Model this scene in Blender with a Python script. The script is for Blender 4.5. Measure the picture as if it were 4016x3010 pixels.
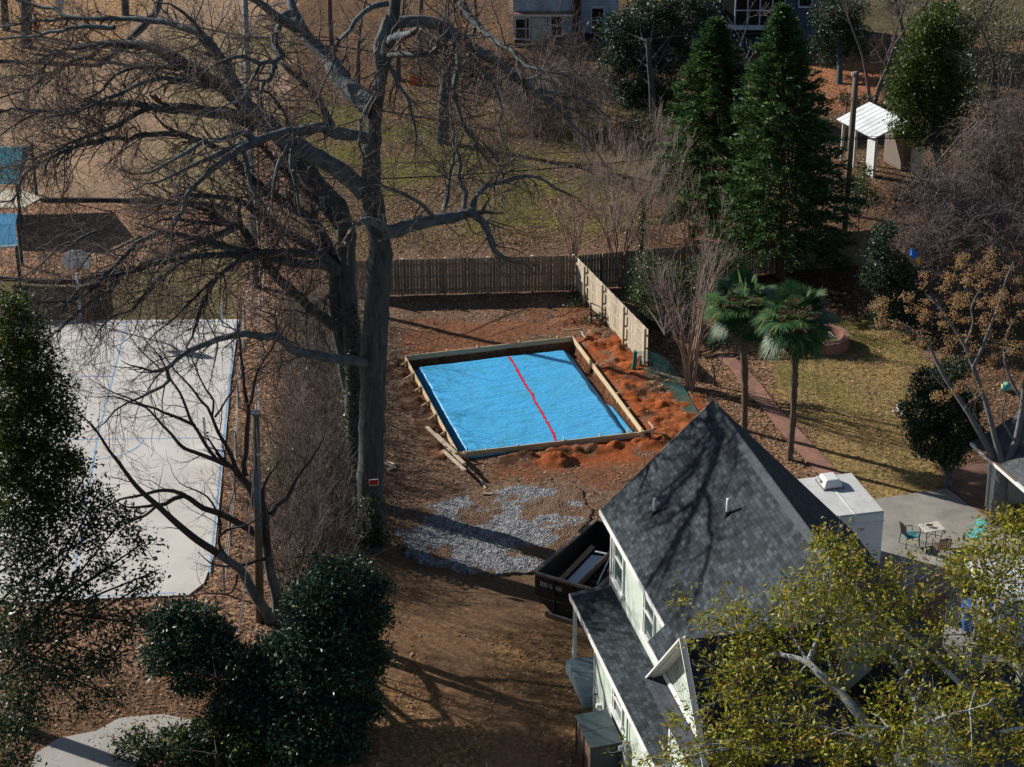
import bpy, math, random
import numpy as np
from mathutils import Vector, Matrix

# ------------------------------------------------------------------ camera, world, sun
scene = bpy.context.scene
for o in list(bpy.data.objects):
    bpy.data.objects.remove(o)
COL = scene.collection
H, TILT, FPX = 37.2, math.radians(24.6), 8100.0          # camera height, tilt below the horizon, focal length in photo pixels
cam_d = bpy.data.cameras.new("camera")
cam_d.sensor_fit = 'HORIZONTAL'; cam_d.sensor_width = 36.0; cam_d.lens = FPX / 4016 * 36.0
cam_d.clip_start = 1.0; cam_d.clip_end = 2000.0
cam = bpy.data.objects.new("camera", cam_d); COL.objects.link(cam)
cam.location = (0, 0, H); cam.rotation_euler = (math.pi / 2 - TILT, 0, 0)
scene.camera = cam

SUN_EL, SUN_AZ = math.radians(27.0), math.atan2(0.857, 0.514)   # sun stands far left behind the scene
to_sun = Vector((-0.857 * math.cos(SUN_EL), 0.514 * math.cos(SUN_EL), math.sin(SUN_EL)))
world = bpy.data.worlds.new("World"); scene.world = world; world.use_nodes = True
wn = world.node_tree
sky = wn.nodes.new('ShaderNodeTexSky'); sky.sky_type = 'NISHITA'; sky.sun_disc = False
sky.sun_elevation = SUN_EL; sky.sun_rotation = -SUN_AZ
sky.air_density = 1.0; sky.dust_density = 0.6; sky.ozone_density = 2.0
wn.links.new(sky.outputs[0], wn.nodes['Background'].inputs[0])
wn.nodes['Background'].inputs[1].default_value = 0.055
sun_d = bpy.data.lights.new("sun", 'SUN'); sun_d.energy = 4.8; sun_d.angle = math.radians(0.5); sun_d.color = (1.0, 0.97, 0.91)
sun = bpy.data.objects.new("sun", sun_d); COL.objects.link(sun)
sun.rotation_euler = to_sun.to_track_quat('Z', 'Y').to_euler()
scene.view_settings.view_transform = 'Standard'; scene.view_settings.look = 'None'
scene.view_settings.exposure = 0.45; scene.view_settings.gamma = 1.0

# ------------------------------------------------------------------ pixel -> world (used to survey the photo; every result is a real place)
_c, _s = math.cos(TILT), math.sin(TILT)
def ray(px, py):
    u = (px - 2008) / FPX; v = -(py - 1505) / FPX
    return u, _c + v * _s, -_s + v * _c
def G(px, py, z=0.0):
    d = ray(px, py); t = (z - H) / d[2]
    return Vector((d[0] * t, d[1] * t, z))
def D(px, py, Y):
    d = ray(px, py); t = Y / d[1]
    return Vector((d[0] * t, Y, H + d[2] * t))

# ------------------------------------------------------------------ noise helpers
def _hash(ix, iy, seed):
    h = (ix.astype(np.int64) * 374761393 + iy.astype(np.int64) * 668265263 + seed * 144665) & 0xffffffff
    h = ((h ^ (h >> 13)) * 1274126177) & 0xffffffff
    return ((h ^ (h >> 16)) & 0xffff) / 65535.0
def vnoise(x, y, seed=0):
    ix, iy = np.floor(x), np.floor(y); fx, fy = x - ix, y - iy
    fx = fx * fx * (3 - 2 * fx); fy = fy * fy * (3 - 2 * fy)
    a, b = _hash(ix, iy, seed), _hash(ix + 1, iy, seed)
    c, d = _hash(ix, iy + 1, seed), _hash(ix + 1, iy + 1, seed)
    return (a * (1 - fx) + b * fx) * (1 - fy) + (c * (1 - fx) + d * fx) * fy
def fbm(x, y, seed=0, oct=4):
    s, a, t = 0.0, 1.0, 0.0
    for k in range(oct):
        s = s + a * vnoise(x * 2 ** k, y * 2 ** k, seed + k * 17); t += a; a *= .5
    return s / t
def inpoly(x, y, poly):
    r = np.zeros(x.shape, bool); n = len(poly)
    for i in range(n):
        x0, y0 = poly[i][0], poly[i][1]; x1, y1 = poly[(i + 1) % n][0], poly[(i + 1) % n][1]
        if y0 == y1: continue
        c = ((y0 > y) != (y1 > y)) & (x < (x1 - x0) * (y - y0) / (y1 - y0) + x0)
        r ^= c
    return r

# ------------------------------------------------------------------ materials
MATS = {}
def nt(m): return m.node_tree.nodes, m.node_tree.links
def mat(name, c1, c2=None, rough=.8, scale=6.0, bump=0.0, bscale=None, spec=.3, metal=0.0, stretch=None, trans=0.0, island=0.0, detail=5, coat=0.0):
    """two-colour noise material; island = brightness spread between loose pieces"""
    if name in MATS: return MATS[name]
    m = bpy.data.materials.new(name); m.use_nodes = True; N, L = nt(m); p = N['Principled BSDF']
    p.inputs['Roughness'].default_value = rough; p.inputs['Specular IOR Level'].default_value = spec; p.inputs['Metallic'].default_value = metal
    if coat: p.inputs['Coat Weight'].default_value = coat
    geo = N.new('ShaderNodeNewGeometry'); pos = geo.outputs['Position']
    if stretch:
        mp = N.new('ShaderNodeMapping'); mp.inputs['Scale'].default_value = stretch; L.new(pos, mp.inputs[0]); pos = mp.outputs[0]
    col = None
    if c2 is not None:
        no = N.new('ShaderNodeTexNoise'); no.inputs['Scale'].default_value = scale; no.inputs['Detail'].default_value = detail; no.inputs['Roughness'].default_value = .65
        L.new(pos, no.inputs['Vector'])
        r = N.new('ShaderNodeValToRGB'); r.color_ramp.elements[0].position = .32; r.color_ramp.elements[1].position = .68
        r.color_ramp.elements[0].color = (*c1, 1); r.color_ramp.elements[1].color = (*c2, 1)
        L.new(no.outputs[0], r.inputs[0]); col = r.outputs[0]
    else:
        rgb = N.new('ShaderNodeRGB'); rgb.outputs[0].default_value = (*c1, 1); col = rgb.outputs[0]
    if island:
        hv = N.new('ShaderNodeHueSaturation'); mr = N.new('ShaderNodeMapRange')
        mr.inputs[3].default_value = 1 - island; mr.inputs[4].default_value = 1 + island
        L.new(geo.outputs['Random Per Island'], mr.inputs[0]); L.new(mr.outputs[0], hv.inputs['Value']); L.new(col, hv.inputs['Color'])
        col = hv.outputs[0]
    L.new(col, p.inputs['Base Color'])
    if bump:
        nb = N.new('ShaderNodeTexNoise'); nb.inputs['Scale'].default_value = bscale or scale * 3; nb.inputs['Detail'].default_value = 4
        L.new(pos, nb.inputs['Vector'])
        b = N.new('ShaderNodeBump'); b.inputs['Strength'].default_value = bump; b.inputs['Distance'].default_value = .05
        L.new(nb.outputs[0], b.inputs['Height']); L.new(b.outputs[0], p.inputs['Normal'])
    if trans:
        t = N.new('ShaderNodeBsdfTranslucent'); L.new(col, t.inputs[0]); mx = N.new('ShaderNodeMixShader'); mx.inputs[0].default_value = trans
        L.new(p.outputs[0], mx.inputs[1]); L.new(t.outputs[0], mx.inputs[2]); L.new(mx.outputs[0], N['Material Output'].inputs[0])
    MATS[name] = m; return m
def leafmat(name, cols, rough=.45, trans=.25, spec=.4):
    """leaf colours picked at random per leaf from a ramp"""
    if name in MATS: return MATS[name]
    m = bpy.data.materials.new(name); m.use_nodes = True; N, L = nt(m); p = N['Principled BSDF']
    p.inputs['Roughness'].default_value = rough; p.inputs['Specular IOR Level'].default_value = spec
    geo = N.new('ShaderNodeNewGeometry'); r = N.new('ShaderNodeValToRGB'); r.color_ramp.interpolation = 'LINEAR'
    el = r.color_ramp.elements; n = len(cols)
    while len(el) < n: el.new(.5)
    for i, (pos, c) in enumerate(cols): el[i].position = pos; el[i].color = (*c, 1)
    L.new(geo.outputs['Random Per Island'], r.inputs[0]); L.new(r.outputs[0], p.inputs['Base Color'])
    t = N.new('ShaderNodeBsdfTranslucent'); L.new(r.outputs[0], t.inputs[0]); mx = N.new('ShaderNodeMixShader'); mx.inputs[0].default_value = trans
    L.new(p.outputs[0], mx.inputs[1]); L.new(t.outputs[0], mx.inputs[2]); L.new(mx.outputs[0], N['Material Output'].inputs[0])
    MATS[name] = m; return m
def brickmat(name, c1, c2, mortar, bw, bh, ms=.01, rough=.85, squash=None, offset=.5, extra=None, bump=.4, bias=0.0):
    """brick / shingle / plank pattern in metres on the UV map"""
    m = bpy.data.materials.new(name); m.use_nodes = True; N, L = nt(m); p = N['Principled BSDF']; p.inputs['Roughness'].default_value = rough
    p.inputs['Specular IOR Level'].default_value = .2
    uv = N.new('ShaderNodeUVMap'); b = N.new('ShaderNodeTexBrick'); b.offset = offset
    b.inputs['Color1'].default_value = (*c1, 1); b.inputs['Color2'].default_value = (*c2, 1); b.inputs['Mortar'].default_value = (*mortar, 1)
    b.inputs['Scale'].default_value = 1.0; b.inputs['Mortar Size'].default_value = ms; b.inputs['Brick Width'].default_value = bw; b.inputs['Row Height'].default_value = bh
    b.inputs['Bias'].default_value = bias; b.inputs['Mortar Smooth'].default_value = .1
    L.new(uv.outputs[0], b.inputs['Vector']); col = b.outputs['Color']
    no = N.new('ShaderNodeTexNoise'); no.inputs['Scale'].default_value = 1.3; no.inputs['Detail'].default_value = 6; L.new(uv.outputs[0], no.inputs['Vector'])
    if extra:
        b2 = N.new('ShaderNodeTexBrick'); b2.offset = extra[3]; b2.inputs['Scale'].default_value = 1; b2.inputs['Brick Width'].default_value = extra[0]; b2.inputs['Row Height'].default_value = bh
        b2.inputs['Mortar Size'].default_value = 0.0; b2.inputs['Color1'].default_value = (1, 1, 1, 1); b2.inputs['Color2'].default_value = (*[extra[1]] * 3, 1); b2.inputs['Bias'].default_value = extra[2]
        L.new(uv.outputs[0], b2.inputs['Vector'])
        mx = N.new('ShaderNodeMixRGB'); mx.blend_type = 'MULTIPLY'; mx.inputs[0].default_value = 1; L.new(col, mx.inputs[1]); L.new(b2.outputs['Color'], mx.inputs[2]); col = mx.outputs[0]
    mr = N.new('ShaderNodeMapRange'); mr.inputs[1].default_value = .3; mr.inputs[2].default_value = .7; mr.inputs[3].default_value = .75; mr.inputs[4].default_value = 1.2
    L.new(no.outputs[0], mr.inputs[0]); hv = N.new('ShaderNodeHueSaturation'); L.new(mr.outputs[0], hv.inputs['Value']); L.new(col, hv.inputs['Color'])
    L.new(hv.outputs[0], p.inputs['Base Color'])
    bp = N.new('ShaderNodeBump'); bp.inputs['Strength'].default_value = bump; bp.inputs['Distance'].default_value = .02; bp.invert = True
    L.new(b.outputs['Fac'], bp.inputs['Height']); L.new(bp.outputs[0], p.inputs['Normal'])
    MATS[name] = m; return m

# ------------------------------------------------------------------ objects
def link(o, parent=None):
    COL.objects.link(o)
    if parent is not None:
        o.parent = parent; o.matrix_parent_inverse = Matrix.Translation(-Vector(parent.location))
    return o
def tag(o, label=None, cat=None, group=None, kind=None):
    if label: o['label'] = label
    if cat: o['category'] = cat
    if group: o['group'] = group
    if kind: o['kind'] = kind
    return o
def thing(name, loc, label, cat, group=None):
    o = bpy.data.objects.new(name, None); o.location = loc; o.empty_display_size = .3; COL.objects.link(o)
    return tag(o, label, cat, group)
class MB:
    def __init__(s): s.v = []; s.f = []; s.m = []; s.uv = {}
    def add(s, vs, fs, mi=0, uvs=None):
        b = len(s.v); s.v += [tuple(p) for p in vs]
        for k, f in enumerate(fs):
            if uvs: s.uv[len(s.f)] = uvs[k]
            s.f.append(tuple(i + b for i in f)); s.m.append(mi)
    def quad(s, pts, mi=0, uv=None): s.add(pts, [tuple(range(len(pts)))], mi, [uv] if uv else None)
    def box(s, o, ax, ay, az, mi=0):
        """corner o and three edge vectors"""
        o, ax, ay, az = map(Vector, (o, ax, ay, az))
        if ax.cross(ay).dot(az) < 0: ax, ay = ay, ax
        p = [o, o + ax, o + ax + ay, o + ay, o + az, o + ax + az, o + ax + ay + az, o + ay + az]
        s.add(p, [(3, 2, 1, 0), (4, 5, 6, 7), (0, 1, 5, 4), (1, 2, 6, 5), (2, 3, 7, 6), (3, 0, 4, 7)], mi)
    def cbox(s, c, sx, sy, sz, rz=0.0, mi=0):
        """box standing on point c"""
        x = Vector((math.cos(rz), math.sin(rz), 0)); y = Vector((-math.sin(rz), math.cos(rz), 0)); c = Vector(c)
        s.box(c - x * sx / 2 - y * sy / 2, x * sx, y * sy, Vector((0, 0, sz)), mi)
    def beam(s, p, q, w, h, up=(0, 0, 1), mi=0):
        """rectangular bar from p to q, centred on the line"""
        p, q = Vector(p), Vector(q); d = (q - p).normalized(); sd = d.cross(Vector(up))
        if sd.length < 1e-4: sd = Vector((1, 0, 0))
        sd.normalize(); u = sd.cross(d)
        s.box(p - sd * w / 2 - u * h / 2, q - p, sd * w, u * h, mi)
    def tube(s, pts, rad, n=8, mi=0, cap=True):
        pts = [Vector(p) for p in pts]; b = len(s.v); k = len(pts); ref = Vector((.31, .17, .93))
        for i, p in enumerate(pts):
            t = (pts[min(i + 1, k - 1)] - pts[max(i - 1, 0)])
            if t.length < 1e-6: t = Vector((0, 0, 1))
            t.normalize(); a = t.cross(ref)
            if a.length < 1e-3: a = t.cross(Vector((1, 0, 0)))
            a.normalize(); c = t.cross(a); r = rad[i] if hasattr(rad, '__len__') else rad
            for j in range(n):
                q = 2 * math.pi * j / n
                s.v.append(tuple(p + a * (math.cos(q) * r) + c * (math.sin(q) * r)))
        for i in range(k - 1):
            for j in range(n):
                s.f.append((b + i * n + j, b + i * n + (j + 1) % n, b + (i + 1) * n + (j + 1) % n, b + (i + 1) * n + j)); s.m.append(mi)
        if cap:
            s.f.append(tuple(b + (n - 1 - j) for j in range(n))); s.m.append(mi)
            s.f.append(tuple(b + (k - 1) * n + j for j in range(n))); s.m.append(mi)
    def slab(s, pts, th, mi=0, uvdir=None, mside=None):
        """polygon pts (counter-clockwise seen from above/outside) thickened by th against its normal; UV in metres along uvdir"""
        pts = [Vector(p) for p in pts]; nrm = (pts[1] - pts[0]).cross(pts[2] - pts[0]).normalized(); n = len(pts); lo = [p - nrm * th for p in pts]
        uv = None
        if uvdir is not None:
            u = Vector(uvdir).normalized(); w = nrm.cross(u); uv = [(p.dot(u), p.dot(w)) for p in pts]
        s.add(pts, [tuple(range(n))], mi, [uv] if uv else None)
        ms = mi if mside is None else mside
        s.add(lo, [tuple(reversed(range(n)))], ms)
        for i in range(n):
            j = (i + 1) % n; s.add([pts[i], lo[i], lo[j], pts[j]], [(0, 1, 2, 3)], ms)
    def prism(s, poly, z0, z1, mi=0, uvscale=None):
        n = len(poly); A = sum(poly[i][0] * poly[(i + 1) % n][1] - poly[(i + 1) % n][0] * poly[i][1] for i in range(n))
        if A < 0: poly = list(reversed(poly))
        top = [(p[0], p[1], z1) for p in poly]; bot = [(p[0], p[1], z0) for p in poly]
        s.add(top, [tuple(range(n))], mi, [[(p[0], p[1]) for p in poly]]); s.add(bot, [tuple(reversed(range(n)))], mi)
        for i in range(n):
            j = (i + 1) % n; s.add([top[i], bot[i], bot[j], top[j]], [(0, 1, 2, 3)], mi)
    def build(s, name, mats, parent=None, smooth=False, bevel=0.0):
        me = bpy.data.meshes.new(name); me.from_pydata(s.v, [], s.f)
        mats = mats if isinstance(mats, (list, tuple)) else [mats]
        for m in mats: me.materials.append(m)
        if len(mats) > 1: me.polygons.foreach_set('material_index', s.m)
        if s.uv:
            ul = me.uv_layers.new(name='UVMap')
            for fi, uvs in s.uv.items():
                if uvs is None: continue
                ls = me.polygons[fi].loop_start
                for k, w in enumerate(uvs): ul.data[ls + k].uv = w
        if smooth: me.polygons.foreach_set('use_smooth', [True] * len(me.polygons))
        me.update()
        o = bpy.data.objects.new(name, me); link(o, parent)
        if bevel:
            bv = o.modifiers.new('bevel', 'BEVEL'); bv.width = bevel; bv.segments = 2; bv.limit_method = 'ANGLE'
        return o
def mesh_np(name, V, F, m, parent=None, smooth=False):
    """mesh from numpy verts (N,3) and faces (M,k)"""
    me = bpy.data.meshes.new(name); V = np.asarray(V, np.float32); F = np.asarray(F, np.int32); k = F.shape[1]
    me.vertices.add(len(V)); me.vertices.foreach_set('co', V.ravel())
    me.loops.add(F.size); me.loops.foreach_set('vertex_index', F.ravel())
    me.polygons.add(len(F)); me.polygons.foreach_set('loop_start', np.arange(0, F.size, k, dtype=np.int32)); 
    me.update(calc_edges=True); me.materials.append(m)
    if smooth: me.polygons.foreach_set('use_smooth', np.ones(len(F), bool))
    o = bpy.data.objects.new(name, me); link(o, parent); return o
def dup(root, delta=(0, 0, 0), rotz=None, label=None, group=None):
    """copy of a thing with copies of its parts and sub-parts"""
    r = root.copy(); COL.objects.link(r); r.location = Vector(root.location) + Vector(delta)
    if rotz is not None: r.rotation_euler.z = rotz
    if label: r['label'] = label
    if group: r['group'] = group
    for ch in list(root.children):
        c = ch.copy(); COL.objects.link(c); c.parent = r
        for g in list(ch.children):
            d = g.copy(); COL.objects.link(d); d.parent = c
    return r
# ------------------------------------------------------------------ the setting: ground
FORM = [Vector(p) for p in ((-4.74, 83.66, 0), (2.75, 85.83, 0), (5.39, 76.0, 0), (-2.15, 74.06, 0))]   # far left, far right, near right, near left
FU = (FORM[1] - FORM[0]).normalized(); FV = (FORM[3] - FORM[0]).normalized()
FW, FL = (FORM[1] - FORM[0]).length, (FORM[3] - FORM[0]).length
def pg(*pts): return [(G(*p).x, G(*p).y) for p in pts]
def form_uv(x, y):
    dx, dy = x - FORM[0].x, y - FORM[0].y
    return dx * FU.x + dy * FU.y, dx * FV.x + dy * FV.y
def axis(segs):
    out = []
    for a, b, s in segs: out += list(np.arange(a, b - 1e-6, s))
    return np.array(out + [segs[-1][1]])
def ground_height(x, y):
    z = .10 * (fbm(x * .35, y * .35, 3) - .5) + .05 * (fbm(x * 1.7, y * 1.7, 5) - .5)
    u, v = form_uv(x, y)
    out_r = np.where((v > -1) & (v < FL + .8), u - FW, -9)
    rough = fbm(x * 1.9, y * 1.9, 11, 5); fine = fbm(x * 5, y * 5, 23, 3)
    band = np.clip((out_r - .15) / .5, 0, 1) * np.clip((3.3 - out_r) / 1.4, 0, 1)
    z = z + band * (.06 + .42 * np.clip(rough - .38, 0, 1) + .10 * (fine - .5) + .06 * (fbm(x * 11, y * 11, 29, 2) - .5))
    out_l = np.where((v > -.3) & (v < FL), -u, -9)
    band = np.clip((out_l - .1) / .3, 0, 1) * np.clip((1.25 - out_l) / .6, 0, 1)
    z = z + band * (.05 + .5 * np.clip(rough - .4, 0, 1) + .2 * (fine - .5))
    out_f = np.where((u > -.2) & (u < FW + .6), v - FL, -9)
    band = np.clip((out_f - .12) / .3, 0, 1) * np.clip((1.5 - out_f) / .9, 0, 1) * np.clip((u - 1.0) / 1.2, 0, 1)
    z = z + band * (.05 + .6 * np.clip(rough - .42, 0, 1) + .14 * (fine - .5) + .06 * (fbm(x * 11, y * 11, 29, 2) - .5))
    m = G(2190, 1810); d = np.hypot((x - m.x) / .75, (y - m.y) / .6); z = z + np.clip(1 - d, 0, 1) ** .8 * (.25 + .35 * fine)
    m = G(2230, 1265); d = np.hypot((x - m.x) / .9, (y - m.y) / .6); z = z + np.clip(1 - d, 0, 1) * (.1 + .3 * fine)
    inside = (u > .04) & (u < FW - .04) & (v > .04) & (v < FL - .04)
    z = np.where(inside, -.46 + .05 * fine, z)
    # everything that must lie flat
    flat = inpoly(x, y, pg((60, 1230), (960, 1230), (830, 2360), (-60, 2420))) | inpoly(x, y, pg((2500, 1900), (4300, 1800), (4300, 3300), (2300, 3300)))
    z = np.where(flat, np.minimum(z, 0) * .3 - .03, z)
    return z
xs = axis([(-400, -60, 34), (-60, -32, 4), (-32, -8, .4), (-8, 10.5, .1), (10.5, 34, .4), (34, 60, 4), (60, 400, 34)])
ys = axis([(-60, 44, 13), (44, 62, .3), (62, 92, .1), (92, 112, .3), (112, 160, .8), (160, 220, 6), (220, 900, 68)])
X, Y = np.meshgrid(xs, ys); x, y = X.ravel(), Y.ravel()
Z = ground_height(x, y)
# base colours by what lies on the ground; alpha = how strongly leaf litter speckles it
def rgb(*c): return np.array(c, float)
jx = x + 1.2 * (fbm(x * .8, y * .8, 31) - .5) + .5 * (fbm(x * 3, y * 3, 37) - .5); jy = y + 2.0 * (fbm(x * .8, y * .8, 41) - .5) + .7 * (fbm(x * 3, y * 3, 43) - .5)
C = np.zeros((len(x), 4)); C[:] = (.17, .10, .055, .8)
def paint(poly, col, lit, amt=1.0, noise=None):
    m = inpoly(jx, jy, pg(*poly)).astype(float) * amt
    if noise: m = m * np.clip((fbm(x * noise[0], y * noise[0], noise[1]) - noise[2]) * noise[3], 0, 1)
    C[:, :3] = C[:, :3] * (1 - m[:, None]) + rgb(*col) * m[:, None]; C[:, 3] = C[:, 3] * (1 - m) + lit * m
paint([(-900, -400), (1180, -400), (1120, 700), (1010, 1130), (-900, 1130)], (.37, .245, .155), .12)          # dormant field
paint([(-900, -400), (1180, -400), (1120, 700), (1010, 1130), (-900, 1130)], (.26, .21, .09), .15, .6, (.12, 51, .5, 6))
paint([(600, 120), (1180, 100), (1080, 760), (700, 760)], (.24, .20, .085), .25, .7, (.25, 53, .42, 6))
paint([(-900, -300), (600, -300), (560, 60), (373, 262), (-900, 240)], (.40, .25, .13), .9)                      # play-area bark, far
paint([(-900, 790), (500, 790), (915, 830), (926, 868), (893, 905), (300, 1108), (-900, 1085)], (.37, .22, .135), .9)
paint([(-900, 1112), (330, 1118), (760, 990), (1010, 900), (1030, 1270), (-900, 1290)], (.19, .15, .07), .55)
paint([(990, 560), (1130, 480), (1180, 900), (1100, 1500), (900, 1280), (960, 1120)], (.30, .18, .12), 1.0)
paint([(930, 1250), (1130, 1250), (1150, 2480), (700, 2620), (-500, 2560), (-500, 2330), (780, 2330)], (.30, .18, .115), 1.0)
paint([(800, 1500), (1000, 1500), (930, 2250), (760, 2300)], (.18, .11, .06), .5, .8, (.5, 57, .4, 5))
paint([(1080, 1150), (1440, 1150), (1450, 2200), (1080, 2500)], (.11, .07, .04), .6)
paint([(1180, 300), (2600, 300), (2520, 960), (1420, 1030), (1120, 900)], (.17, .115, .06), .9)
paint([(1180, 420), (2600, 420), (2520, 900), (1420, 930), (1120, 900)], (.14, .135, .03), .55, .85, (.3, 61, .44, 7))
paint([(1400, 1000), (2560, 930), (2620, 1900), (1950, 2120), (1430, 2150)], (.20, .125, .082), .55)               # back yard work site
paint([(1560, 1260), (2260, 1190), (2650, 1380), (2750, 1640), (2500, 1900), (1700, 1900)], (.235, .095, .045), .35, .8, (.55, 67, .40, 6))
u, v = form_uv(x + .5 * (fbm(x * 2, y * 2, 71) - .5), y + .5 * (fbm(x * 2, y * 2, 73) - .5))
def near(m, col, lit, thr=.4, gain=6, sd=79):
    k = m * np.clip((fbm(x * 1.6, y * 1.6, sd) - thr) * gain, 0, 1)
    C[:, :3] = C[:, :3] * (1 - k[:, None]) + rgb(*col) * k[:, None]; C[:, 3] = C[:, 3] * (1 - k) + lit * k
red = np.clip((u - FW + .1) / .3, 0, 1) * np.clip((3.2 - (u - FW)) / .6, 0, 1) * np.clip((v + .6) / .6, 0, 1) * np.clip((FL + 3 - v) / 2, 0, 1)
near(red, (.36, .095, .028), .12, .30, 7)
fr = np.clip((v - FL + .1) / .3, 0, 1) * np.clip((2.6 - (v - FL)) / 1.0, 0, 1) * np.clip((u - 1.6) / 1.5, 0, 1) * np.clip((FW + 3 - u) / 1, 0, 1)
near(fr, (.32, .088, .028), .12, .30, 6, 83)
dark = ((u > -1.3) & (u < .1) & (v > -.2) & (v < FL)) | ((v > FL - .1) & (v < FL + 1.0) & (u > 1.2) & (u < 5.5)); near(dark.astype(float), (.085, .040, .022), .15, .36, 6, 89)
near(red, (.13, .05, .025), .3, .55, 8, 97)
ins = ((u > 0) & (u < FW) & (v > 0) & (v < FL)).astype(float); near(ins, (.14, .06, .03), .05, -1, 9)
paint([(1430, 2080), (2250, 1930), (2450, 2400), (2280, 3300), (1300, 3300), (1500, 2300)], (.215, .125, .068), .25)      # drive
paint([(1480, 2180), (2150, 2150), (2150, 2400), (1600, 2400)], (.16, .10, .06), .1, .6)
paint([(1500, 2500), (2250, 2450), (2280, 3300), (1300, 3300)], (.27, .155, .07), .75, .8, (.6, 101, .42, 6))
paint([(2540, 1380), (2900, 1250), (3050, 1500), (3350, 2000), (2600, 1800)], (.27, .16, .09), .95)                        # leaf-covered bed
paint([(2560, 1560), (2760, 1560), (2860, 1680), (2700, 1800), (2560, 1700)], (.36, .10, .03), .2, .9)
paint([(2950, 1330), (3350, 1280), (3640, 1330), (3720, 1500), (3700, 1930), (3440, 1960), (3260, 1860), (3100, 1600)], (.34, .235, .095), .5)  # straw lawn
paint([(2950, 1280), (3350, 1250), (3640, 1330), (3720, 1500), (3650, 1720), (3100, 1600)], (.21, .185, .05), .4, .8, (.5, 103, .42, 6))
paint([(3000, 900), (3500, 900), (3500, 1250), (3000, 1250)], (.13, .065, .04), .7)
paint([(3180, 150), (3460, 150), (3460, 420), (3180, 420)], (.40, .17, .08), .7)
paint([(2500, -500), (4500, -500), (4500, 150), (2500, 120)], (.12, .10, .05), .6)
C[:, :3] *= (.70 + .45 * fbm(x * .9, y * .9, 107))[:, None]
nx, ny = len(xs), len(ys); ii = np.arange(nx * ny).reshape(ny, nx)
F = np.stack([ii[:-1, :-1], ii[:-1, 1:], ii[1:, 1:], ii[1:, :-1]], -1).reshape(-1, 4)
gm = bpy.data.materials.new('soil_and_litter'); gm.use_nodes = True; N, L = nt(gm); p = N['Principled BSDF']; p.inputs['Roughness'].default_value = .95; p.inputs['Specular IOR Level'].default_value = .1
at = N.new('ShaderNodeAttribute'); at.attribute_name = 'Col'; geo = N.new('ShaderNodeNewGeometry')
vo = N.new('ShaderNodeTexVoronoi'); vo.inputs['Scale'].default_value = 8.0; L.new(geo.outputs[0], vo.inputs['Vector'])
rr = N.new('ShaderNodeValToRGB'); e = rr.color_ramp.elements; e[0].position = 0; e[0].color = (.18, .16, .15, 1); e[1].position = 1; e[1].color = (2.3, 2.2, 2.05, 1)
for q, c in ((.35, (.55, .5, .48)), (.6, (1.0, .95, .9)), (.85, (1.5, 1.4, 1.3))): k = e.new(q); k.color = (*c, 1)
L.new(vo.outputs['Color'], rr.inputs[0])
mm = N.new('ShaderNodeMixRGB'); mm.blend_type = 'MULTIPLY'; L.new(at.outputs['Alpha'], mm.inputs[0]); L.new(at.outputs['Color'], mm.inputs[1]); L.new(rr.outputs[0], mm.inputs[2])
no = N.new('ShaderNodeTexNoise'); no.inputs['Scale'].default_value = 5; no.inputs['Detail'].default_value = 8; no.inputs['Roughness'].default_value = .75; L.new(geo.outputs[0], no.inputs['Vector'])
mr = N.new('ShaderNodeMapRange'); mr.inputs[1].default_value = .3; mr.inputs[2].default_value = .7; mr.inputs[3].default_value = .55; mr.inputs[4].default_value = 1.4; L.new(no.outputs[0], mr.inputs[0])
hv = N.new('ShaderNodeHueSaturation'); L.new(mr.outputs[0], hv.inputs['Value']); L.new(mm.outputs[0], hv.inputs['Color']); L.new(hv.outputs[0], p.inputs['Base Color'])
bp = N.new('ShaderNodeBump'); bp.inputs['Strength'].default_value = .9; bp.inputs['Distance'].default_value = .08; L.new(no.outputs[0], bp.inputs['Height']); L.new(bp.outputs[0], p.inputs['Normal'])
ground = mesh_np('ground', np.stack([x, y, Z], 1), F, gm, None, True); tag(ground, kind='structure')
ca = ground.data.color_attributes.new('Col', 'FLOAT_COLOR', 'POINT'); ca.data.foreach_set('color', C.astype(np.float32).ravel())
GC = C; GXY = (x, y)

# ------------------------------------------------------------------ paved and gravelled sheets
def sheet(name, pts, z0, z1, m, kind='structure'):
    mb = MB(); mb.prism([(p[0], p[1]) for p in pts], z0, z1); o = mb.build(name, m); tag(o, kind=kind); return o
concrete = mat('court_concrete', (.50, .46, .42), (.60, .56, .51), .9, .5, .15, 20)
court_pts = [G(937, 1255), G(905, 1500), G(868, 1900), G(840, 2180), G(800, 2290), G(740, 2336), G(63, 2365), G(-420, 2380), G(-150, 1262)]
court = sheet('court', court_pts, -.1, .03, concrete)
bluep = mat('blue_line_paint', (.12, .30, .55), (.30, .45, .62), .8, 4)
mb = MB()
def line(a, b, w=.06, z=.036):
    a, b = G(*a), G(*b); d = (b - a).normalized(); n = Vector((-d.y, d.x, 0)) * w / 2
    mb.quad([a - n + Vector((0, 0, z)), b - n + Vector((0, 0, z)), b + n + Vector((0, 0, z)), a + n + Vector((0, 0, z))])
line((497, 1268), (443, 1480)); line((443, 1480), (380, 1728)); line((380, 1732), (283, 2300)); line((250, 1728), (806, 1721))
line((925, 1262), (858, 1900), .07); line((858, 1900), (822, 2250), .07); line((250, 2348), (690, 2328), .06); line((-80, 1272), (905, 1264), .05)
line((60, 1480), (443, 1478)); line((-60, 2010), (330, 2000))
c0 = G(390, 1728); R = 1.8
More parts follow.
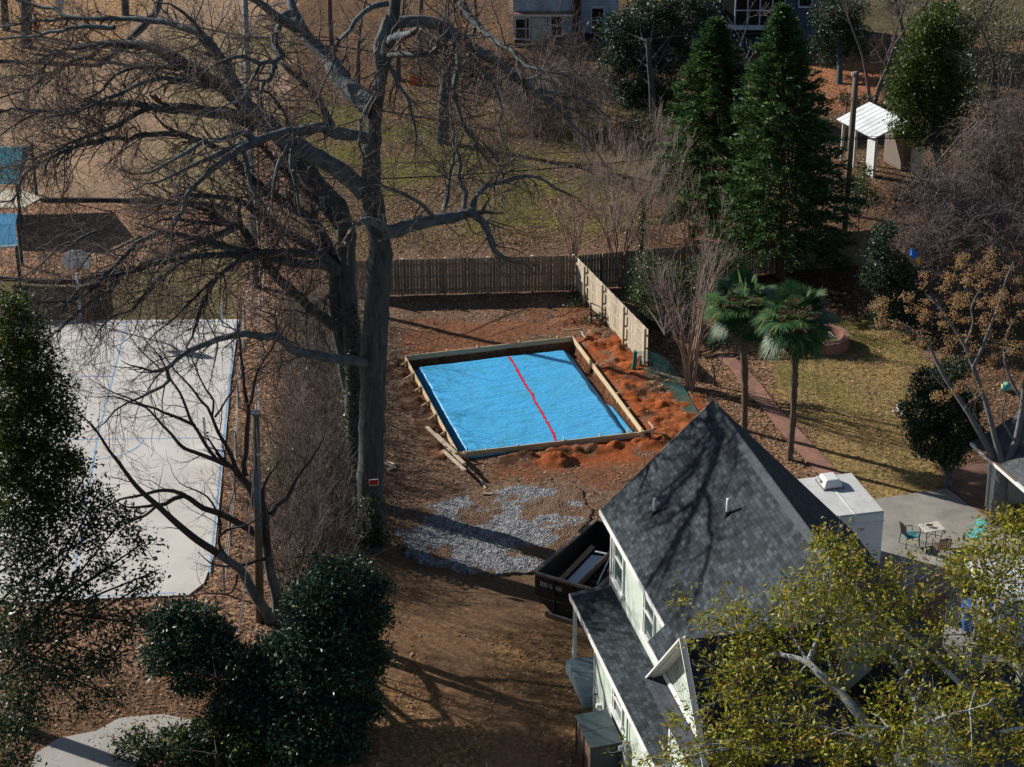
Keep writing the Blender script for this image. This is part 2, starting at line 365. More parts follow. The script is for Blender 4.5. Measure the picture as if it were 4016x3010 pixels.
for k in range(14):
    a0, a1 = math.pi * k / 14 + math.pi, math.pi * (k + 1) / 14 + math.pi
    for rr_ in (R,):
        p0 = [c0 + Vector((math.cos(a0) * (R - .03), math.sin(a0) * (R - .03), .0365)), c0 + Vector((math.cos(a1) * (R - .03), math.sin(a1) * (R - .03), .0365)),
              c0 + Vector((math.cos(a1) * (R + .03), math.sin(a1) * (R + .03), .0365)), c0 + Vector((math.cos(a0) * (R + .03), math.sin(a0) * (R + .03), .0365))]
        mb.quad(p0)
tag(mb.build('court_lines', bluep), kind='structure')
mb = MB()
for yy in (1475, 1900, 2070): 
    a, b = G(-200, yy + 8), G(935 - (yy - 1255) * .14, yy); d = Vector((0, .012, .0335)); mb.quad([a + Vector((0, 0, .0335)), b + Vector((0, 0, .0335)), b + d, a + d])
tag(mb.build('court_joints', mat('joint_dark', (.18, .16, .14))), kind='structure')
# grey gravel spread over the drive
gpoly = [(1525, 2090), (1560, 2030), (1640, 1985), (1760, 1950), (1900, 1915), (2050, 1905), (2180, 1900), (2290, 1935), (2330, 2000), (2290, 2090), (2200, 2180), (2120, 2245), (2000, 2262), (1850, 2262), (1700, 2220), (1600, 2180), (1540, 2150)]
gp = pg(*gpoly); gx, gy = np.meshgrid(np.arange(-5.6, 3.6, .09), np.arange(63.5, 73.5, .09)); gs = gx.shape; gx, gy = gx.ravel(), gy.ravel()
wob = .5 * (fbm(gx * 1.5, gy * 1.5, 201) - .5)
ins = inpoly(gx + wob, gy + wob, gp)
cx_, cy_ = G(1930, 2090).x, G(1930, 2090).y
dist = np.hypot((gx - cx_) / 3.6, (gy - cy_) / 3.2)
gz = .06 + .10 * np.clip(1 - dist, 0, 1) + .10 * (fbm(gx * 1.2, gy * 1.2, 205) - .5) + .07 * (fbm(gx * 7, gy * 7, 207, 2) - .5)
gz = np.where(ins, np.maximum(gz, .025), -.2)
hole = np.clip((fbm(gx * .8, gy * .8, 211) + .30 * np.clip((gx + .3) / 2.5, 0, 1) * np.clip((gy - 66.5) / 2, 0, 1) + .18 * (fbm(gx * 4, gy * 4, 213) - .5) - .54) * 7, 0, .92)
edge = np.clip(inpoly(gx + wob * 1.8 + .25, gy + wob * 1.8, gp) * 1.0 + inpoly(gx + wob * 1.8 - .25, gy + wob * 1.8 + .2, gp) * 1.0 - 1, 0, 1)
gmix = np.clip(np.maximum(hole, 1 - edge), 0, 1)
keep = ins
gi = np.arange(len(gx)).reshape(gs); Fq = np.stack([gi[:-1, :-1], gi[:-1, 1:], gi[1:, 1:], gi[1:, :-1]], -1).reshape(-1, 4)
Fq = Fq[keep[Fq].any(1)]; used = np.unique(Fq); mp_ = np.zeros(len(gx), int); mp_[used] = np.arange(len(used))
grm = bpy.data.materials.new('grey_gravel'); grm.use_nodes = True; N, L = nt(grm); p = N['Principled BSDF']; p.inputs['Roughness'].default_value = .9; p.inputs['Specular IOR Level'].default_value = .2
geo = N.new('ShaderNodeNewGeometry'); vo = N.new('ShaderNodeTexVoronoi'); vo.inputs['Scale'].default_value = 14; L.new(geo.outputs[0], vo.inputs['Vector'])
rr = N.new('ShaderNodeValToRGB'); e = rr.color_ramp.elements; e[0].color = (.05, .05, .055, 1); e[1].color = (.42, .41, .41, 1); k = e.new(.5); k.color = (.17, .168, .172, 1); L.new(vo.outputs['Color'], rr.inputs[0])
ga = N.new('ShaderNodeAttribute'); ga.attribute_name = 'mix'; no = N.new('ShaderNodeTexNoise'); no.inputs['Scale'].default_value = 9; no.inputs['Detail'].default_value = 6; L.new(geo.outputs[0], no.inputs['Vector'])
ad = N.new('ShaderNodeMath'); ad.operation = 'ADD'; L.new(ga.outputs['Fac'], ad.inputs[0]); L.new(no.outputs[0], ad.inputs[1])
r2 = N.new('ShaderNodeMapRange'); r2.inputs[1].default_value = .72; r2.inputs[2].default_value = 1.05; L.new(ad.outputs[0], r2.inputs[0])
dr = N.new('ShaderNodeValToRGB'); e = dr.color_ramp.elements; e[0].position = .3; e[0].color = (.10, .06, .035, 1); e[1].position = .7; e[1].color = (.22, .13, .08, 1); L.new(no.outputs[0], dr.inputs[0])
mx = N.new('ShaderNodeMixRGB'); L.new(r2.outputs[0], mx.inputs[0]); L.new(rr.outputs[0], mx.inputs[1]); L.new(dr.outputs[0], mx.inputs[2]); L.new(mx.outputs[0], p.inputs['Base Color'])
b = N.new('ShaderNodeBump'); b.inputs['Strength'].default_value = .9; b.inputs['Distance'].default_value = .05; L.new(vo.outputs['Distance'], b.inputs['Height']); L.new(b.outputs[0], p.inputs['Normal'])
gravel = mesh_np('gravel', np.stack([gx, gy, gz], 1)[used], mp_[Fq], grm, None, True); tag(gravel, kind='stuff'); gat = gravel.data.attributes.new('mix', 'FLOAT', 'POINT'); gat.data.foreach_set('value', gmix[used].astype(np.float32))
tag(gravel, 'grey crushed gravel spread over the dirt drive beside the big trunk', 'gravel')
# patio slab, brick walk, brick paving, pale drive at the lower left
C6 = lambda px, py: (2600 + px * .6401, 1000 + py * .6401)
patio_m = mat('patio_concrete', (.20, .185, .16), (.34, .31, .27), .9, .8, .2, 14)
patio = sheet('patio', [G(*C6(1180, 1560)), G(*C6(1310, 1500)), G(*C6(1745, 1437)), G(*C6(1880, 1545)), G(4060, 2110), G(4060, 2640), G(3480, 2720), G(3220, 2250)], -.1, .045, patio_m)
brick_m = brickmat('walk_brick', (.32, .13, .085), (.20, .085, .06), (.26, .20, .15), .22, .11, .012, .9)
def ribbon(name, left, right, z, m, step=.22, bord=True):
    mb = MB(); s = 0
    for i in range(len(left) - 1):
        a, b, c, d = left[i], right[i], right[i + 1], left[i + 1]; ln = ((d - a).length + (c - b).length) / 2; w0 = (b - a).length; w1 = (c - d).length
        up = Vector((0, 0, z)); mb.quad([a + up, b + up, c + up, d + up], 0, [(0, s), (w0, s), (w1, s + ln), (0, s + ln)]); s += ln
    o = mb.build(name, m); tag(o, kind='structure'); return o
lft = [(300, 610), (410, 700), (500, 830), (640, 990), (760, 1140), (950, 1350), (1010, 1440)]; rgt = [(400, 600), (500, 690), (600, 800), (720, 960), (845, 1090), (1075, 1335), (1160, 1420)]
ribbon('brick_path', [G(*C6(*q)) for q in lft], [G(*C6(*q)) for q in rgt], .055, brick_m)
pave_m = brickmat('paving_brick', (.24, .10, .07), (.14, .07, .05), (.18, .14, .11), .2, .1, .012, .9)
P4 = [G(*C6(1690, 1310)), G(*C6(1998, 1280)), G(*C6(2010, 1640)), G(*C6(1755, 1437))]
mb = MB(); mb.quad([q + Vector((0, 0, .05)) for q in P4], 0, [(q.x, q.y) for q in P4]); tag(mb.build('brick_paving', pave_m), kind='structure')
P4 = [G(*C6(1560, 600)), G(*C6(1690, 590)), G(*C6(1760, 720)), G(*C6(1600, 640))]
mb = MB(); mb.quad([q + Vector((0, 0, .05)) for q in reversed(P4)], 0, [(q.x, q.y) for q in reversed(P4)]); tag(mb.build('brick_border', pave_m), kind='structure')
dpath = [(90, 3100), (140, 2960), (230, 2900), (380, 2870), (470, 2820), (640, 2805), (760, 2830), (720, 2900), (560, 2960), (480, 3100)]
sheet('concrete_path', [G(*q) for q in dpath], -.1, .04, mat('path_concrete', (.30, .28, .25), (.40, .37, .33), .9, .7, .2, 10))
sheet('park_path', [G(-300, 740), G(95, 752), G(160, 780), G(95, 818), G(-300, 818)], -.1, .05, mat('pale_pad', (.60, .54, .42), (.52, .46, .36), .9, 1.2))
# ------------------------------------------------------------------ pool form, tarp, stakes, lumber
wood = mat('form_lumber', (.50, .36, .20), (.64, .49, .30), .8, 2.2, .1, 20, stretch=(1, 1, 6))
wood2 = mat('weathered_board', (.40, .31, .22), (.52, .42, .31), .85, 3, .1, 20)
CW = [p.copy() for p in FORM]
form = thing('pool_form', FORM[3], 'rectangular frame of pale lumber boards on edge round the blue sheet', 'formwork')
for i, (a, b) in enumerate(((0, 1), (1, 2), (2, 3), (3, 0))):
    p, q = CW[a], CW[b]; d = (q - p).normalized(); mb = MB(); e = .024 if i % 2 == 0 else -.024
    n = 2; 
    for k in range(n):                                   # two boards end to end per side
        s = p + d * (-e) + (q - p + d * 2 * e) * (k / n) + d * (.002 if k else 0); t = p - d * e + (q - p + d * 2 * e) * ((k + 1) / n)
        mb.beam(s + Vector((0, 0, .125 + .006 * k)), t + Vector((0, 0, .125 + .006 * k)), .046, .25)
    mb.build('board', wood, form, bevel=.004)
smb = MB(); smb.beam((0, 0, -.25), (0, 0, .31), .045, .09, (1, 0, 0)); stake_me = smb.build('stake', wood, form)
def stake(p, ang, h=0.0, lean=0.0):
    o = stake_me.copy(); COL.objects.link(o); o.parent = form; o.matrix_parent_inverse = stake_me.matrix_parent_inverse.copy()
    o.location = Vector(p) + Vector((0, 0, h)); o.rotation_euler = (lean, 0, ang); return o
angU = math.atan2(FU.y, FU.x)
C5 = lambda px, py: (1300 + px * .6332, 1000 + py * .6332)
def proj_u(px, py, z=.25):
    g = G(*C5(px, py), z); return (g - FORM[0]).dot(FU), (g - FORM[0]).dot(FV)
for px, py in ((845, 1215), (985, 1205), (1180, 1180), (1460, 1135), (1680, 1105), (1860, 1092)):
    u_, _ = proj_u(px, py); stake(FORM[3] + FU * u_ - Vector((FV.x, FV.y, 0)) * -.075, angU + math.pi / 2, random.Random(px).uniform(0, .07))
for px, py in ((530, 600), (705, 578), (895, 560), (1155, 533), (1395, 508)):
    u_, _ = proj_u(px, py); stake(FORM[0] + FU * u_ - FV * .075, angU + math.pi / 2, .0)
for px, py in ((1770, 870), (1840, 965), (1640, 690)):
    _, v_ = proj_u(px, py); stake(FORM[1] + FV * v_ + FU * .075, angU, .0)
for px, py in ((475, 660), (515, 735), (555, 820), (600, 910), (648, 990), (708, 1095)):
    _, v_ = proj_u(px, py); stake(FORM[0] + FV * v_ - FU * .075, angU, -.03)
    mb = MB(); a = FORM[0] + FV * v_ - FU * .09 + Vector((0, 0, .22)); b = FORM[0] + FV * (v_ - .02) - FU * .52 + Vector((0, 0, -.02)); mb.beam(a, b, .04, .075); mb.build('brace', wood, form)
# batter boards at the four corners
def batter(name, stakes, rails, label):
    base = G(*C5(*stakes[0][:2])); t = thing(name, base, label, 'batter board', 'batter boards at the corners of the pool form')
    for px, py, h in stakes:
        g = G(*C5(px, py)); mb = MB(); mb.beam(g + Vector((0, 0, -.1)), g + Vector((0, 0, h)), .045, .05, (0, 1, 0)); mb.build('post', wood2, t)
    for (i, j, z, ex) in rails:
        p = G(*C5(*stakes[i][:2])) + Vector((0, -.05, z)); q = G(*C5(*stakes[j][:2])) + Vector((0, -.05, z)); d = (q - p).normalized() * ex; mb = MB(); mb.beam(p - d, q + d, .03, .085); mb.build('rail', wood2, t)
batter('batter_board', [(1920, 1150, .55), (1966, 1105, .62), (1988, 1132, .60)], [(0, 2, .38, .18), (1, 2, .50, .1)], 'short stakes with nailed boards outside the near right corner of the pool form')
batter('batter_board', [(1443, 520, .5), (1541, 512, .55), (1564, 548, .6)], [(0, 1, .42, .12), (1, 2, .36, .15)], 'short stakes with nailed boards outside the far right corner of the pool form')
batter('batter_board', [(393, 645, .6), (482, 628, .5)], [(0, 1, .40, .2)], 'two short stakes with one nailed board outside the far left corner of the pool form')
batter('batter_board', [(705, 1262, .6), (738, 1294, .62), (842, 1270, .55)], [(0, 1, .30, .1), (1, 2, .30, .12)], 'short stakes with nailed boards under the long planks at the near left corner')
def plank(p0, z0, p1, z1, w, label, h=.04):
    a, b = G(*p0, z0), G(*p1, z1); mb = MB(); mb.beam(a, b, w, h); o = mb.build('plank', wood2); tag(o, label, 'plank', 'loose planks by the pool form')
L2 = lambda px, py: (1650 + px * .3152, 1620 + py * .3152)
plank(L2(75, 172), .42, L2(540, 630), .56, .14, 'longest grey plank resting on the batter board along the left side of the form')
plank(L2(185, 258), .47, L2(440, 500), .60, .13, 'grey plank lying close along the right edge of the longest plank', .035)
plank(L2(275, 463), .40, L2(550, 715), .50, .15, 'lowest grey plank pointing towards the gravel from the batter board')
sc_ = [((1505, 1818), (1545, 1834)), ((1512, 1808), (1548, 1822)), ((1520, 1842), (1552, 1832))]
for (p, q), lb in zip(sc_, ('middle short offcut of lumber in the heap beside the big trunk', 'far short offcut of lumber in the heap beside the big trunk', 'nearest short offcut of lumber in the heap beside the big trunk')):
    plank(p, .06, q, .09, .12, lb)
plank((1895, 1936), .10, (1932, 1938), .10, .10, 'small loose board lying alone at the far edge of the gravel')
plank((1882, 1882), .05, (1905, 1916), .06, .06, 'thin stick of lumber in the dirt beyond the end of the planks')
# blue vapour sheet
tarpm = bpy.data.materials.new('blue_sheet'); tarpm.use_nodes = True; N, L = nt(tarpm); p = N['Principled BSDF']; p.inputs['Roughness'].default_value = .34; p.inputs['Specular IOR Level'].default_value = .45
geo = N.new('ShaderNodeNewGeometry'); no = N.new('ShaderNodeTexNoise'); no.inputs['Scale'].default_value = .9; no.inputs['Detail'].default_value = 7; no.inputs['Roughness'].default_value = .7; L.new(geo.outputs[0], no.inputs[0])
rr = N.new('ShaderNodeValToRGB'); e = rr.color_ramp.elements; e[0].position = .28; e[0].color = (.070, .36, .52, 1); e[1].position = .52; e[1].color = (.075, .42, .75, 1); L.new(no.outputs[0], rr.inputs[0]); L.new(rr.outputs[0], p.inputs['Base Color'])
mp = N.new('ShaderNodeMapping'); mp.inputs['Rotation'].default_value = (0, 0, -angU); mp.inputs['Scale'].default_value = (1.0, 2.6, 1); L.new(geo.outputs[0], mp.inputs[0])
n2 = N.new('ShaderNodeTexNoise'); n2.inputs['Scale'].default_value = 2.6; n2.inputs['Detail'].default_value = 6; n2.inputs['Distortion'].default_value = 1.2; L.new(mp.outputs[0], n2.inputs[0])
b = N.new('ShaderNodeBump'); b.inputs['Strength'].default_value = .55; b.inputs['Distance'].default_value = .10; L.new(n2.outputs[0], b.inputs['Height']); L.new(b.outputs[0], p.inputs['Normal'])
def tarp_z(u, v):
    wl = fbm(v * 1.4, v * 0 + 3, 301) * .18; wr = fbm(v * 1.2, v * 0 + 7, 303) * .2
    z = -.10 + .06 * np.sin(np.clip(v / FL, 0, 1) * math.pi) + .0 * u
    el = np.clip((u - .22 - wl * .6) / .28, 0, 1); er = np.clip((FW - .34 - wr - u) / .26, 0, 1); eb = np.clip((v - .36 - .1 * fbm(u * 1.3, u * 0, 305)) / .22, 0, 1)
    s = lambda t: t * t * (3 - 2 * t)
    e_ = s(el) * s(er) * s(eb)
    fold = .035 * (fbm(u * 1.3 + .6 * vnoise(v * 2, u * 2, 5), v * 4.2, 311, 4) - .5) + .03 * (fbm(u * .8, v * 1.0, 317, 3) - .5)
    fold = fold + .025 * np.clip(fbm(u * 1.1, v * 7, 331, 3) - .58, 0, 1) * 4 * np.clip((v - FL + 1.6) / 1, 0, 1)
    return -.40 + (z + .40) * e_ + fold * (.5 + .5 * e_) + (1 - e_) * .03 * (fbm(u * 5, v * 5, 319) - .5)
nu, nv = 190, 230
uu, vv = np.meshgrid(np.linspace(.05, FW - .30, nu), np.linspace(.22, FL - .03, nv)); us = uu.shape
uu, vv = uu.ravel(), vv.ravel(); right = FW - .30 - .25 * 0
tz = tarp_z(uu, vv)
P = np.stack([FORM[0].x + FU.x * uu + FV.x * vv, FORM[0].y + FU.y * uu + FV.y * vv, tz], 1)
ti = np.arange(nu * nv).reshape(us); TF = np.stack([ti[1:, :-1], ti[1:, 1:], ti[:-1, 1:], ti[:-1, :-1]], -1).reshape(-1, 4)
tarp = thing('blue_tarp', FORM[3], 'wrinkled light blue plastic sheet filling the pool form with a red tape seam', 'tarp')
to_ = mesh_np('sheet', P, TF, tarpm, tarp, True)
def strip(pts, w, lift, m, name):
    mb = MB(); prev = None
    dense = []
    for i in range(len(pts) - 1):
        for k in range(10): dense.append(pts[i].lerp(pts[i + 1], k / 10))
    dense.append(pts[-1]); uvp = [((q - FORM[0]).dot(FU), (q - FORM[0]).dot(FV)) for q in dense]
    rnd = random.Random(4)
    for i, (a, c) in enumerate(uvp):
        ww = w * (1 + .25 * math.sin(i * 1.7) + .2 * rnd.uniform(-1, 1)) / 2
        row = []
        for s in (-1, 0, 1):
            z = float(tarp_z(np.array([a + s * ww]), np.array([c]))[0]); row.append(FORM[0] + FU * (a + s * ww) + FV * c + Vector((0, 0, z + lift)))
        if prev: mb.quad([row[0], row[1], prev[1], prev[0]]); mb.quad([row[1], row[2], prev[2], prev[1]])
        prev = row
    return mb.build(name, m, tarp, True)
strip([G(*C5(*q), -.05) for q in ((1083, 608), (1130, 668), (1182, 760), (1225, 830), (1262, 872), (1272, 905), (1322, 980), (1372, 1062), (1404, 1112), (1416, 1150))], .105, .012, mat('red_tape', (.55, .015, .03), (.62, .03, .04), .4, 3), 'tape')
pale = mat('sheet_crease', (.22, .48, .68), None, .4)
strip([G(*C5(*q), -.05) for q in ((790, 652), (860, 790), (950, 920), (1010, 1040), (1075, 1185))], .016, .010, pale, 'crease')
strip([G(*C5(*q), -.05) for q in ((1245, 600), (1340, 760), (1440, 890), (1520, 1000), (1590, 1115))], .016, .010, pale, 'crease')
mb = MB(); rnd = random.Random(8)                              # sheet run out under the near board, and a flap in the right-hand trench
for a0, a1, w in ((.45, 2.0, .22), (6.6, 7.3, .25), (3.6, 4.2, .10)):
    mb.slab([FORM[3] + FU * a0 + FV * .03 + Vector((0, 0, .02)), FORM[3] + FU * a0 + FV * (w + .03) + Vector((0, 0, .05)), FORM[3] + FU * a1 + FV * (w * .7 + .03) + Vector((0, 0, .05)), FORM[3] + FU * a1 + FV * .03 + Vector((0, 0, .02))], .01)
mb.slab([FORM[1] + FU * -.30 + FV * 6.0 + Vector((0, 0, -.36)), FORM[1] + FU * -.34 + FV * 9.9 + Vector((0, 0, -.30)), FORM[1] + FU * -.06 + FV * 9.9 + Vector((0, 0, -.30)), FORM[1] + FU * -.14 + FV * 6.4 + Vector((0, 0, -.36))], .01)
mb.build('flap', tarpm, tarp)

# ------------------------------------------------------------------ wooden yard fence
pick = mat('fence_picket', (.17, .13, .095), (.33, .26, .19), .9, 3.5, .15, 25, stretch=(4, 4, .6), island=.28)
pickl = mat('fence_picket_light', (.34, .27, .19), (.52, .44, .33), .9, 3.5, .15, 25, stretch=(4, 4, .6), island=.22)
def fence(name, p, q, label, m, side, post_at, caps=False, hgt=1.83, gap=.012, sag=0.0, rail_in=True):
    p, q = Vector(p), Vector(q); d = q - p; ln = d.length; d.normalize(); n = Vector((-d.y, d.x, 0)) * side
    t = thing(name, p, label, 'fence', 'wooden yard fence runs'); rnd = random.Random(int(ln * 100)); mb = MB(); s = 0
    while s < ln - .05:
        w = .138; hh = hgt + rnd.uniform(-.012, .012); a = p + d * s + n * rnd.uniform(-.004, .004); mb.box(a + Vector((0, 0, .04)), d * w, n * -.018, Vector((rnd.uniform(-.006, .006), 0, hh - .04))); s += w + gap * rnd.uniform(.3, 1.9)
    mb.build('pickets', m, t)
    for z in (.28, .95, 1.55):
        mb = MB(); a = p + n * .035 + Vector((0, 0, z)); mb.beam(a, a + d * ln, .04, .085, (0, 0, 1)); mb.build('rail', m, t)
    for s in post_at:
        mb = MB(); a = p + d * s + n * .125; mb.beam(a + Vector((0, 0, -.2)), a + Vector((0, 0, hgt + .06)), .095, .095, d); po = mb.build('post', m, t)
        if caps:
            mb = MB(); mb.cbox(a + Vector((0, 0, hgt + .062)), .10, .10, .035, math.atan2(d.y, d.x)); mb.build('cap', mat('post_cap', (.62, .60, .56)), po)
    return t
FA, FB, FE = G(1380, 1024, 1.83), G(2256, 1003, 1.83), G(2541, 1294, 1.83)
for w_ in (FA, FB, FE): w_.z = 0
dAB = (FB - FA).normalized(); FR = G(3470, 899, 1.83); FR.z = 0
cs = [(G(*C5(px, py), 1.85) - FA).dot(dAB) for px, py in ((435, 30), (700, 8), (960, -18), (1230, -45))]
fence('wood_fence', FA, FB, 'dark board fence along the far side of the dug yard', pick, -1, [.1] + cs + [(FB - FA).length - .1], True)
ln_ = (FR - FB).length
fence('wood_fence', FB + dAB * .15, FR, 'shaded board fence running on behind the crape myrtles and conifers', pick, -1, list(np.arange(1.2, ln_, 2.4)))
dBE = (FE - FB).normalized(); ps = [(G(*C5(px, py), 1.85) - FB).dot(dBE) for px, py in ((1590, 70), (1690, 185), (1815, 322))]
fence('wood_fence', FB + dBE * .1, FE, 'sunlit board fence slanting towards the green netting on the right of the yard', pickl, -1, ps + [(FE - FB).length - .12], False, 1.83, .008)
# green netting at the fence end
netm = mat('green_net', (.02, .16, .14), (.04, .22, .19), .5, 4)
net = thing('plastic_netting', G(2487, 1452), 'green plastic mesh netting unrolled from a post at the end of the sunlit fence', 'netting')
mb = MB(); a = G(2484, 1452); b = G(2492, 1378, .95); mb.tube([a, a.lerp(b, .5) + Vector((.02, 0, 0)), b], [.10, .095, .085], 12); b2 = G(2510, 1448); mb.tube([b2, b2 + Vector((.02, 0, .5))], [.06, .05], 8); mb.build('roll', netm, net)
top = [G(2495, 1382, .93), G(2540, 1378, .95), G(2590, 1396, .85), G(2632, 1432, .62), G(2655, 1466, .30), G(2680, 1520, .12), G(2710, 1575, .10), G(2738, 1622, .10)]
bot = [G(2500, 1450, .04), G(2525, 1470, .05), G(2555, 1490, .06), G(2590, 1512, .07), G(2620, 1540, .10), G(2645, 1570, .10), G(2670, 1598, .10), G(2700, 1635, .08)]
def polyat(pl, t):
    t = t * (len(pl) - 1); i = min(int(t), len(pl) - 2); return pl[i].lerp(pl[i + 1], t - i)
mb = MB()
for i in range(25):
    f = i / 24; pts = []
    for k in range(34):
        t = k / 33; p = polyat(bot, t).lerp(polyat(top, t), f); p.z += .10 * math.sin(f * math.pi) * (1 - t); p.y += .15 * math.sin(f * math.pi) * (1 - t); pts.append(p)
    mb.tube(pts, .0045 if i not in (0, 24) else .009, 3, cap=False)
for k in range(80):
    t = k / 79; pts = []
    for i in range(7):
        f = i / 6; p = polyat(bot, t).lerp(polyat(top, t), f); p.z += .10 * math.sin(f * math.pi) * (1 - t); p.y += .15 * math.sin(f * math.pi) * (1 - t); pts.append(p)
    mb.tube(pts, .0035, 3, cap=False)
mb.build('mesh', netm, net)
mb = MB(); a = G(2506, 1436); mb.slab([a + Vector((-.12, 0, .25)), a + Vector((.02, -.02, .18)), a + Vector((.14, .05, .42)), a + Vector((.02, .06, .5))], .02); mb.build('scrap', mat('orange_plastic', (.75, .16, .02)), net)
tag(bpy.data.objects['scrap'], 'bright orange plastic scrap')

# ------------------------------------------------------------------ roll-off dumpster and its load
steel = mat('black_steel', (.012, .011, .011), (.03, .025, .022), .55, 5, .1, 30)
rimm = mat('worn_rim', (.10, .075, .065), (.22, .16, .13), .6, 9)
dA = G(2098, 2250, 1.5); dBv = G(2340, 2044, 1.5) - dA; dL = dBv.length; dl = dBv.normalized(); dw = Vector((dl.y, -dl.x, 0)); WD = 2.35
d0 = Vector((dA.x, dA.y, 0))
dump = thing('dumpster', d0, 'black steel roll-off dumpster full of scrap beside the green house', 'dumpster')
def DP(l, w, z): return d0 + dl * l + dw * w + Vector((0, 0, z))
mb = MB(); ins_, zt, zm, zb = .62, 1.5, .72, .16
prof_o = [(0, zt), (0, zm), (ins_, zb), (WD - ins_, zb), (WD, zm), (WD, zt)]
prof_i = [(.05, zt), (.05, zm + .02), (ins_ + .02, zb + .05), (WD - ins_ - .02, zb + .05), (WD - .05, zm + .02), (WD - .05, zt)]
for k in range(5):
    a, b = prof_o[k], prof_o[k + 1]; mb.quad([DP(0, *a), DP(0, *b), DP(dL, *b), DP(dL, *a)])
    a, b = prof_i[k], prof_i[k + 1]; mb.quad([DP(.05, *b), DP(.05, *a), DP(dL - .05, *a), DP(dL - .05, *b)])
mb.quad([DP(0, *q) for q in prof_o]); mb.quad([DP(dL, *q) for q in reversed(prof_o)]); mb.quad([DP(.05, *q) for q in reversed(prof_i)]); mb.quad([DP(dL - .05, *q) for q in prof_i])
mb.build('body', steel, dump)
mb = MB(); zc = zt + .035
mb.beam(DP(0, -.02, zc), DP(dL, -.02, zc), .13, .075); mb.beam(DP(0, WD + .02, zc), DP(dL, WD + .02, zc), .13, .075)
mb.beam(DP(-.01, .05, zc + .003), DP(-.01, WD - .05, zc + .003), .13, .075); mb.beam(DP(dL + .01, .05, zc + .003), DP(dL + .01, WD - .05, zc + .003), .13, .075)
mb.build('rim', rimm, dump)
mb = MB()
for w in (.78, 1.55):
    mb.beam(DP(-.045, w, zb), DP(-.045, w, zt - .1), .09, .09, dl)
mb.beam(DP(-.06, .7, .85), DP(-.06, 1.7, .85), .10, .16); mb.tube([DP(-.10, .80, 1.0), DP(-.18, .86, .84), DP(-.17, 1.05, .80), DP(-.18, 1.25, .76), DP(-.1, 1.3, .92)], .018, 6)
mb.build('door_bar', steel, dump)
mb = MB()
for w in (.55, WD - .55): mb.beam(DP(-.15, w, .09), DP(dL + .1, w, .09), .14, .16)
mb.beam(DP(-.10, .5, .10), DP(-.10, WD - .5, .10), .12, .14); mb.build('skid', rimm, dump)
# stencilled number: strokes on a 3x5 lattice
SEG = {'0': [(0, 0, 2, 0), (2, 0, 2, 4), (2, 4, 0, 4), (0, 4, 0, 0)], '9': [(2, 2, 0, 2), (0, 2, 0, 4), (0, 4, 2, 4), (2, 4, 2, 0), (2, 0, 0, 0)], '8': [(0, 0, 2, 0), (2, 0, 2, 4), (2, 4, 0, 4), (0, 4, 0, 0), (0, 2, 2, 2)],
       '5': [(2, 4, 0, 4), (0, 4, 0, 2), (0, 2, 2, 2), (2, 2, 2, 0), (2, 0, 0, 0)], '6': [(2, 4, 0, 4), (0, 4, 0, 0), (0, 0, 2, 0), (2, 0, 2, 2), (2, 2, 0, 2)], '-': [(.3, 2, 1.7, 2)], 'R': [(0, 0, 0, 4), (0, 4, 2, 4), (2, 4, 2, 2), (2, 2, 0, 2), (.6, 2, 2, 0)]}
mb = MB(); cu = .035; xx = .22; zz = 1.10
for ch in '008-6-068':
    for (x0, y0, x1, y1) in SEG[ch]:
        p, q = DP(-.004, xx + x0 * cu, zz + y0 * cu), DP(-.004, xx + x1 * cu, zz + y1 * cu); mb.beam(p, q, .006, .016, dw if abs(x0 - x1) < .1 else (0, 0, 1))
    xx += .085 if ch == '-' else .098
mb.build('number', mat('stencil_white', (.55, .55, .55)), dump)
# the load
white_b = mat('white_panel', (.62, .66, .70), (.72, .75, .78), .6, 2); card = mat('cardboard', (.30, .19, .11), (.38, .25, .15), .9, 3)
jl = 'scrap heaped in the dumpster'
def dpl(l, w, z): return DP(l, w, z)
def slabthing(name, pts, th, m, label, cat):
    mb = MB(); mb.slab(pts, th); o = mb.build(name, m); tag(o, label, cat, jl); return o
slabthing('foam_board', [dpl(.75, .5, .62), dpl(.75, 1.2, .78), dpl(3.0, 1.12, 1.05), dpl(3.1, .55, .9)], .06, white_b, 'large white foam board lying lengthwise in the dumpster', 'foam board')
slabthing('cardboard_sheet', [dpl(.95, .28, .78), dpl(.95, .42, .70), dpl(3.5, .46, .98), dpl(3.5, .30, 1.06)], .03, card, 'brown cardboard sheet wedged along the wall side of the white foam board', 'cardboard')
slabthing('cardboard_box', [dpl(2.5, 1.45, .80), dpl(2.5, 2.1, .80), dpl(3.3, 2.1, .95), dpl(3.3, 1.45, .95)], .45, card, 'flattened brown cardboard box in the far half of the dumpster', 'box')
slabthing('parcel_label', [dpl(2.65, 1.62, .835), dpl(2.65, 1.86, .835), dpl(2.85, 1.86, .873), dpl(2.85, 1.62, .873)], .004, white_b, 'small white label stuck on the cardboard box in the dumpster', 'label')
slabthing('plywood_sheet', [dpl(3.35, 1.2, .95), dpl(3.35, 2.15, .95), dpl(4.2, 2.15, 1.2), dpl(4.2, 1.2, 1.2)], .03, card, 'brown board leaning on the far end of the dumpster', 'board')
mb = MB(); mb.beam(dpl(.35, 1.25, .95), dpl(2.9, 1.42, 1.35), .06, .20); tag(mb.build('timber', mat('old_timber', (.20, .14, .10), (.30, .22, .16), .9, 5)), 'long brown timber leaning over the white foam board', 'timber', jl)
mb = MB(); mb.tube([dpl(2.9, .8, 1.2), dpl(2.75, 1.55, 1.35)], .035, 8); mb.tube([dpl(2.75, 1.5, 1.33), dpl(1.3, 1.75, .95)], .03, 8); tag(mb.build('pipe', white_b), 'pale plastic pipes crossing above the cardboard in the dumpster', 'pipe', jl)
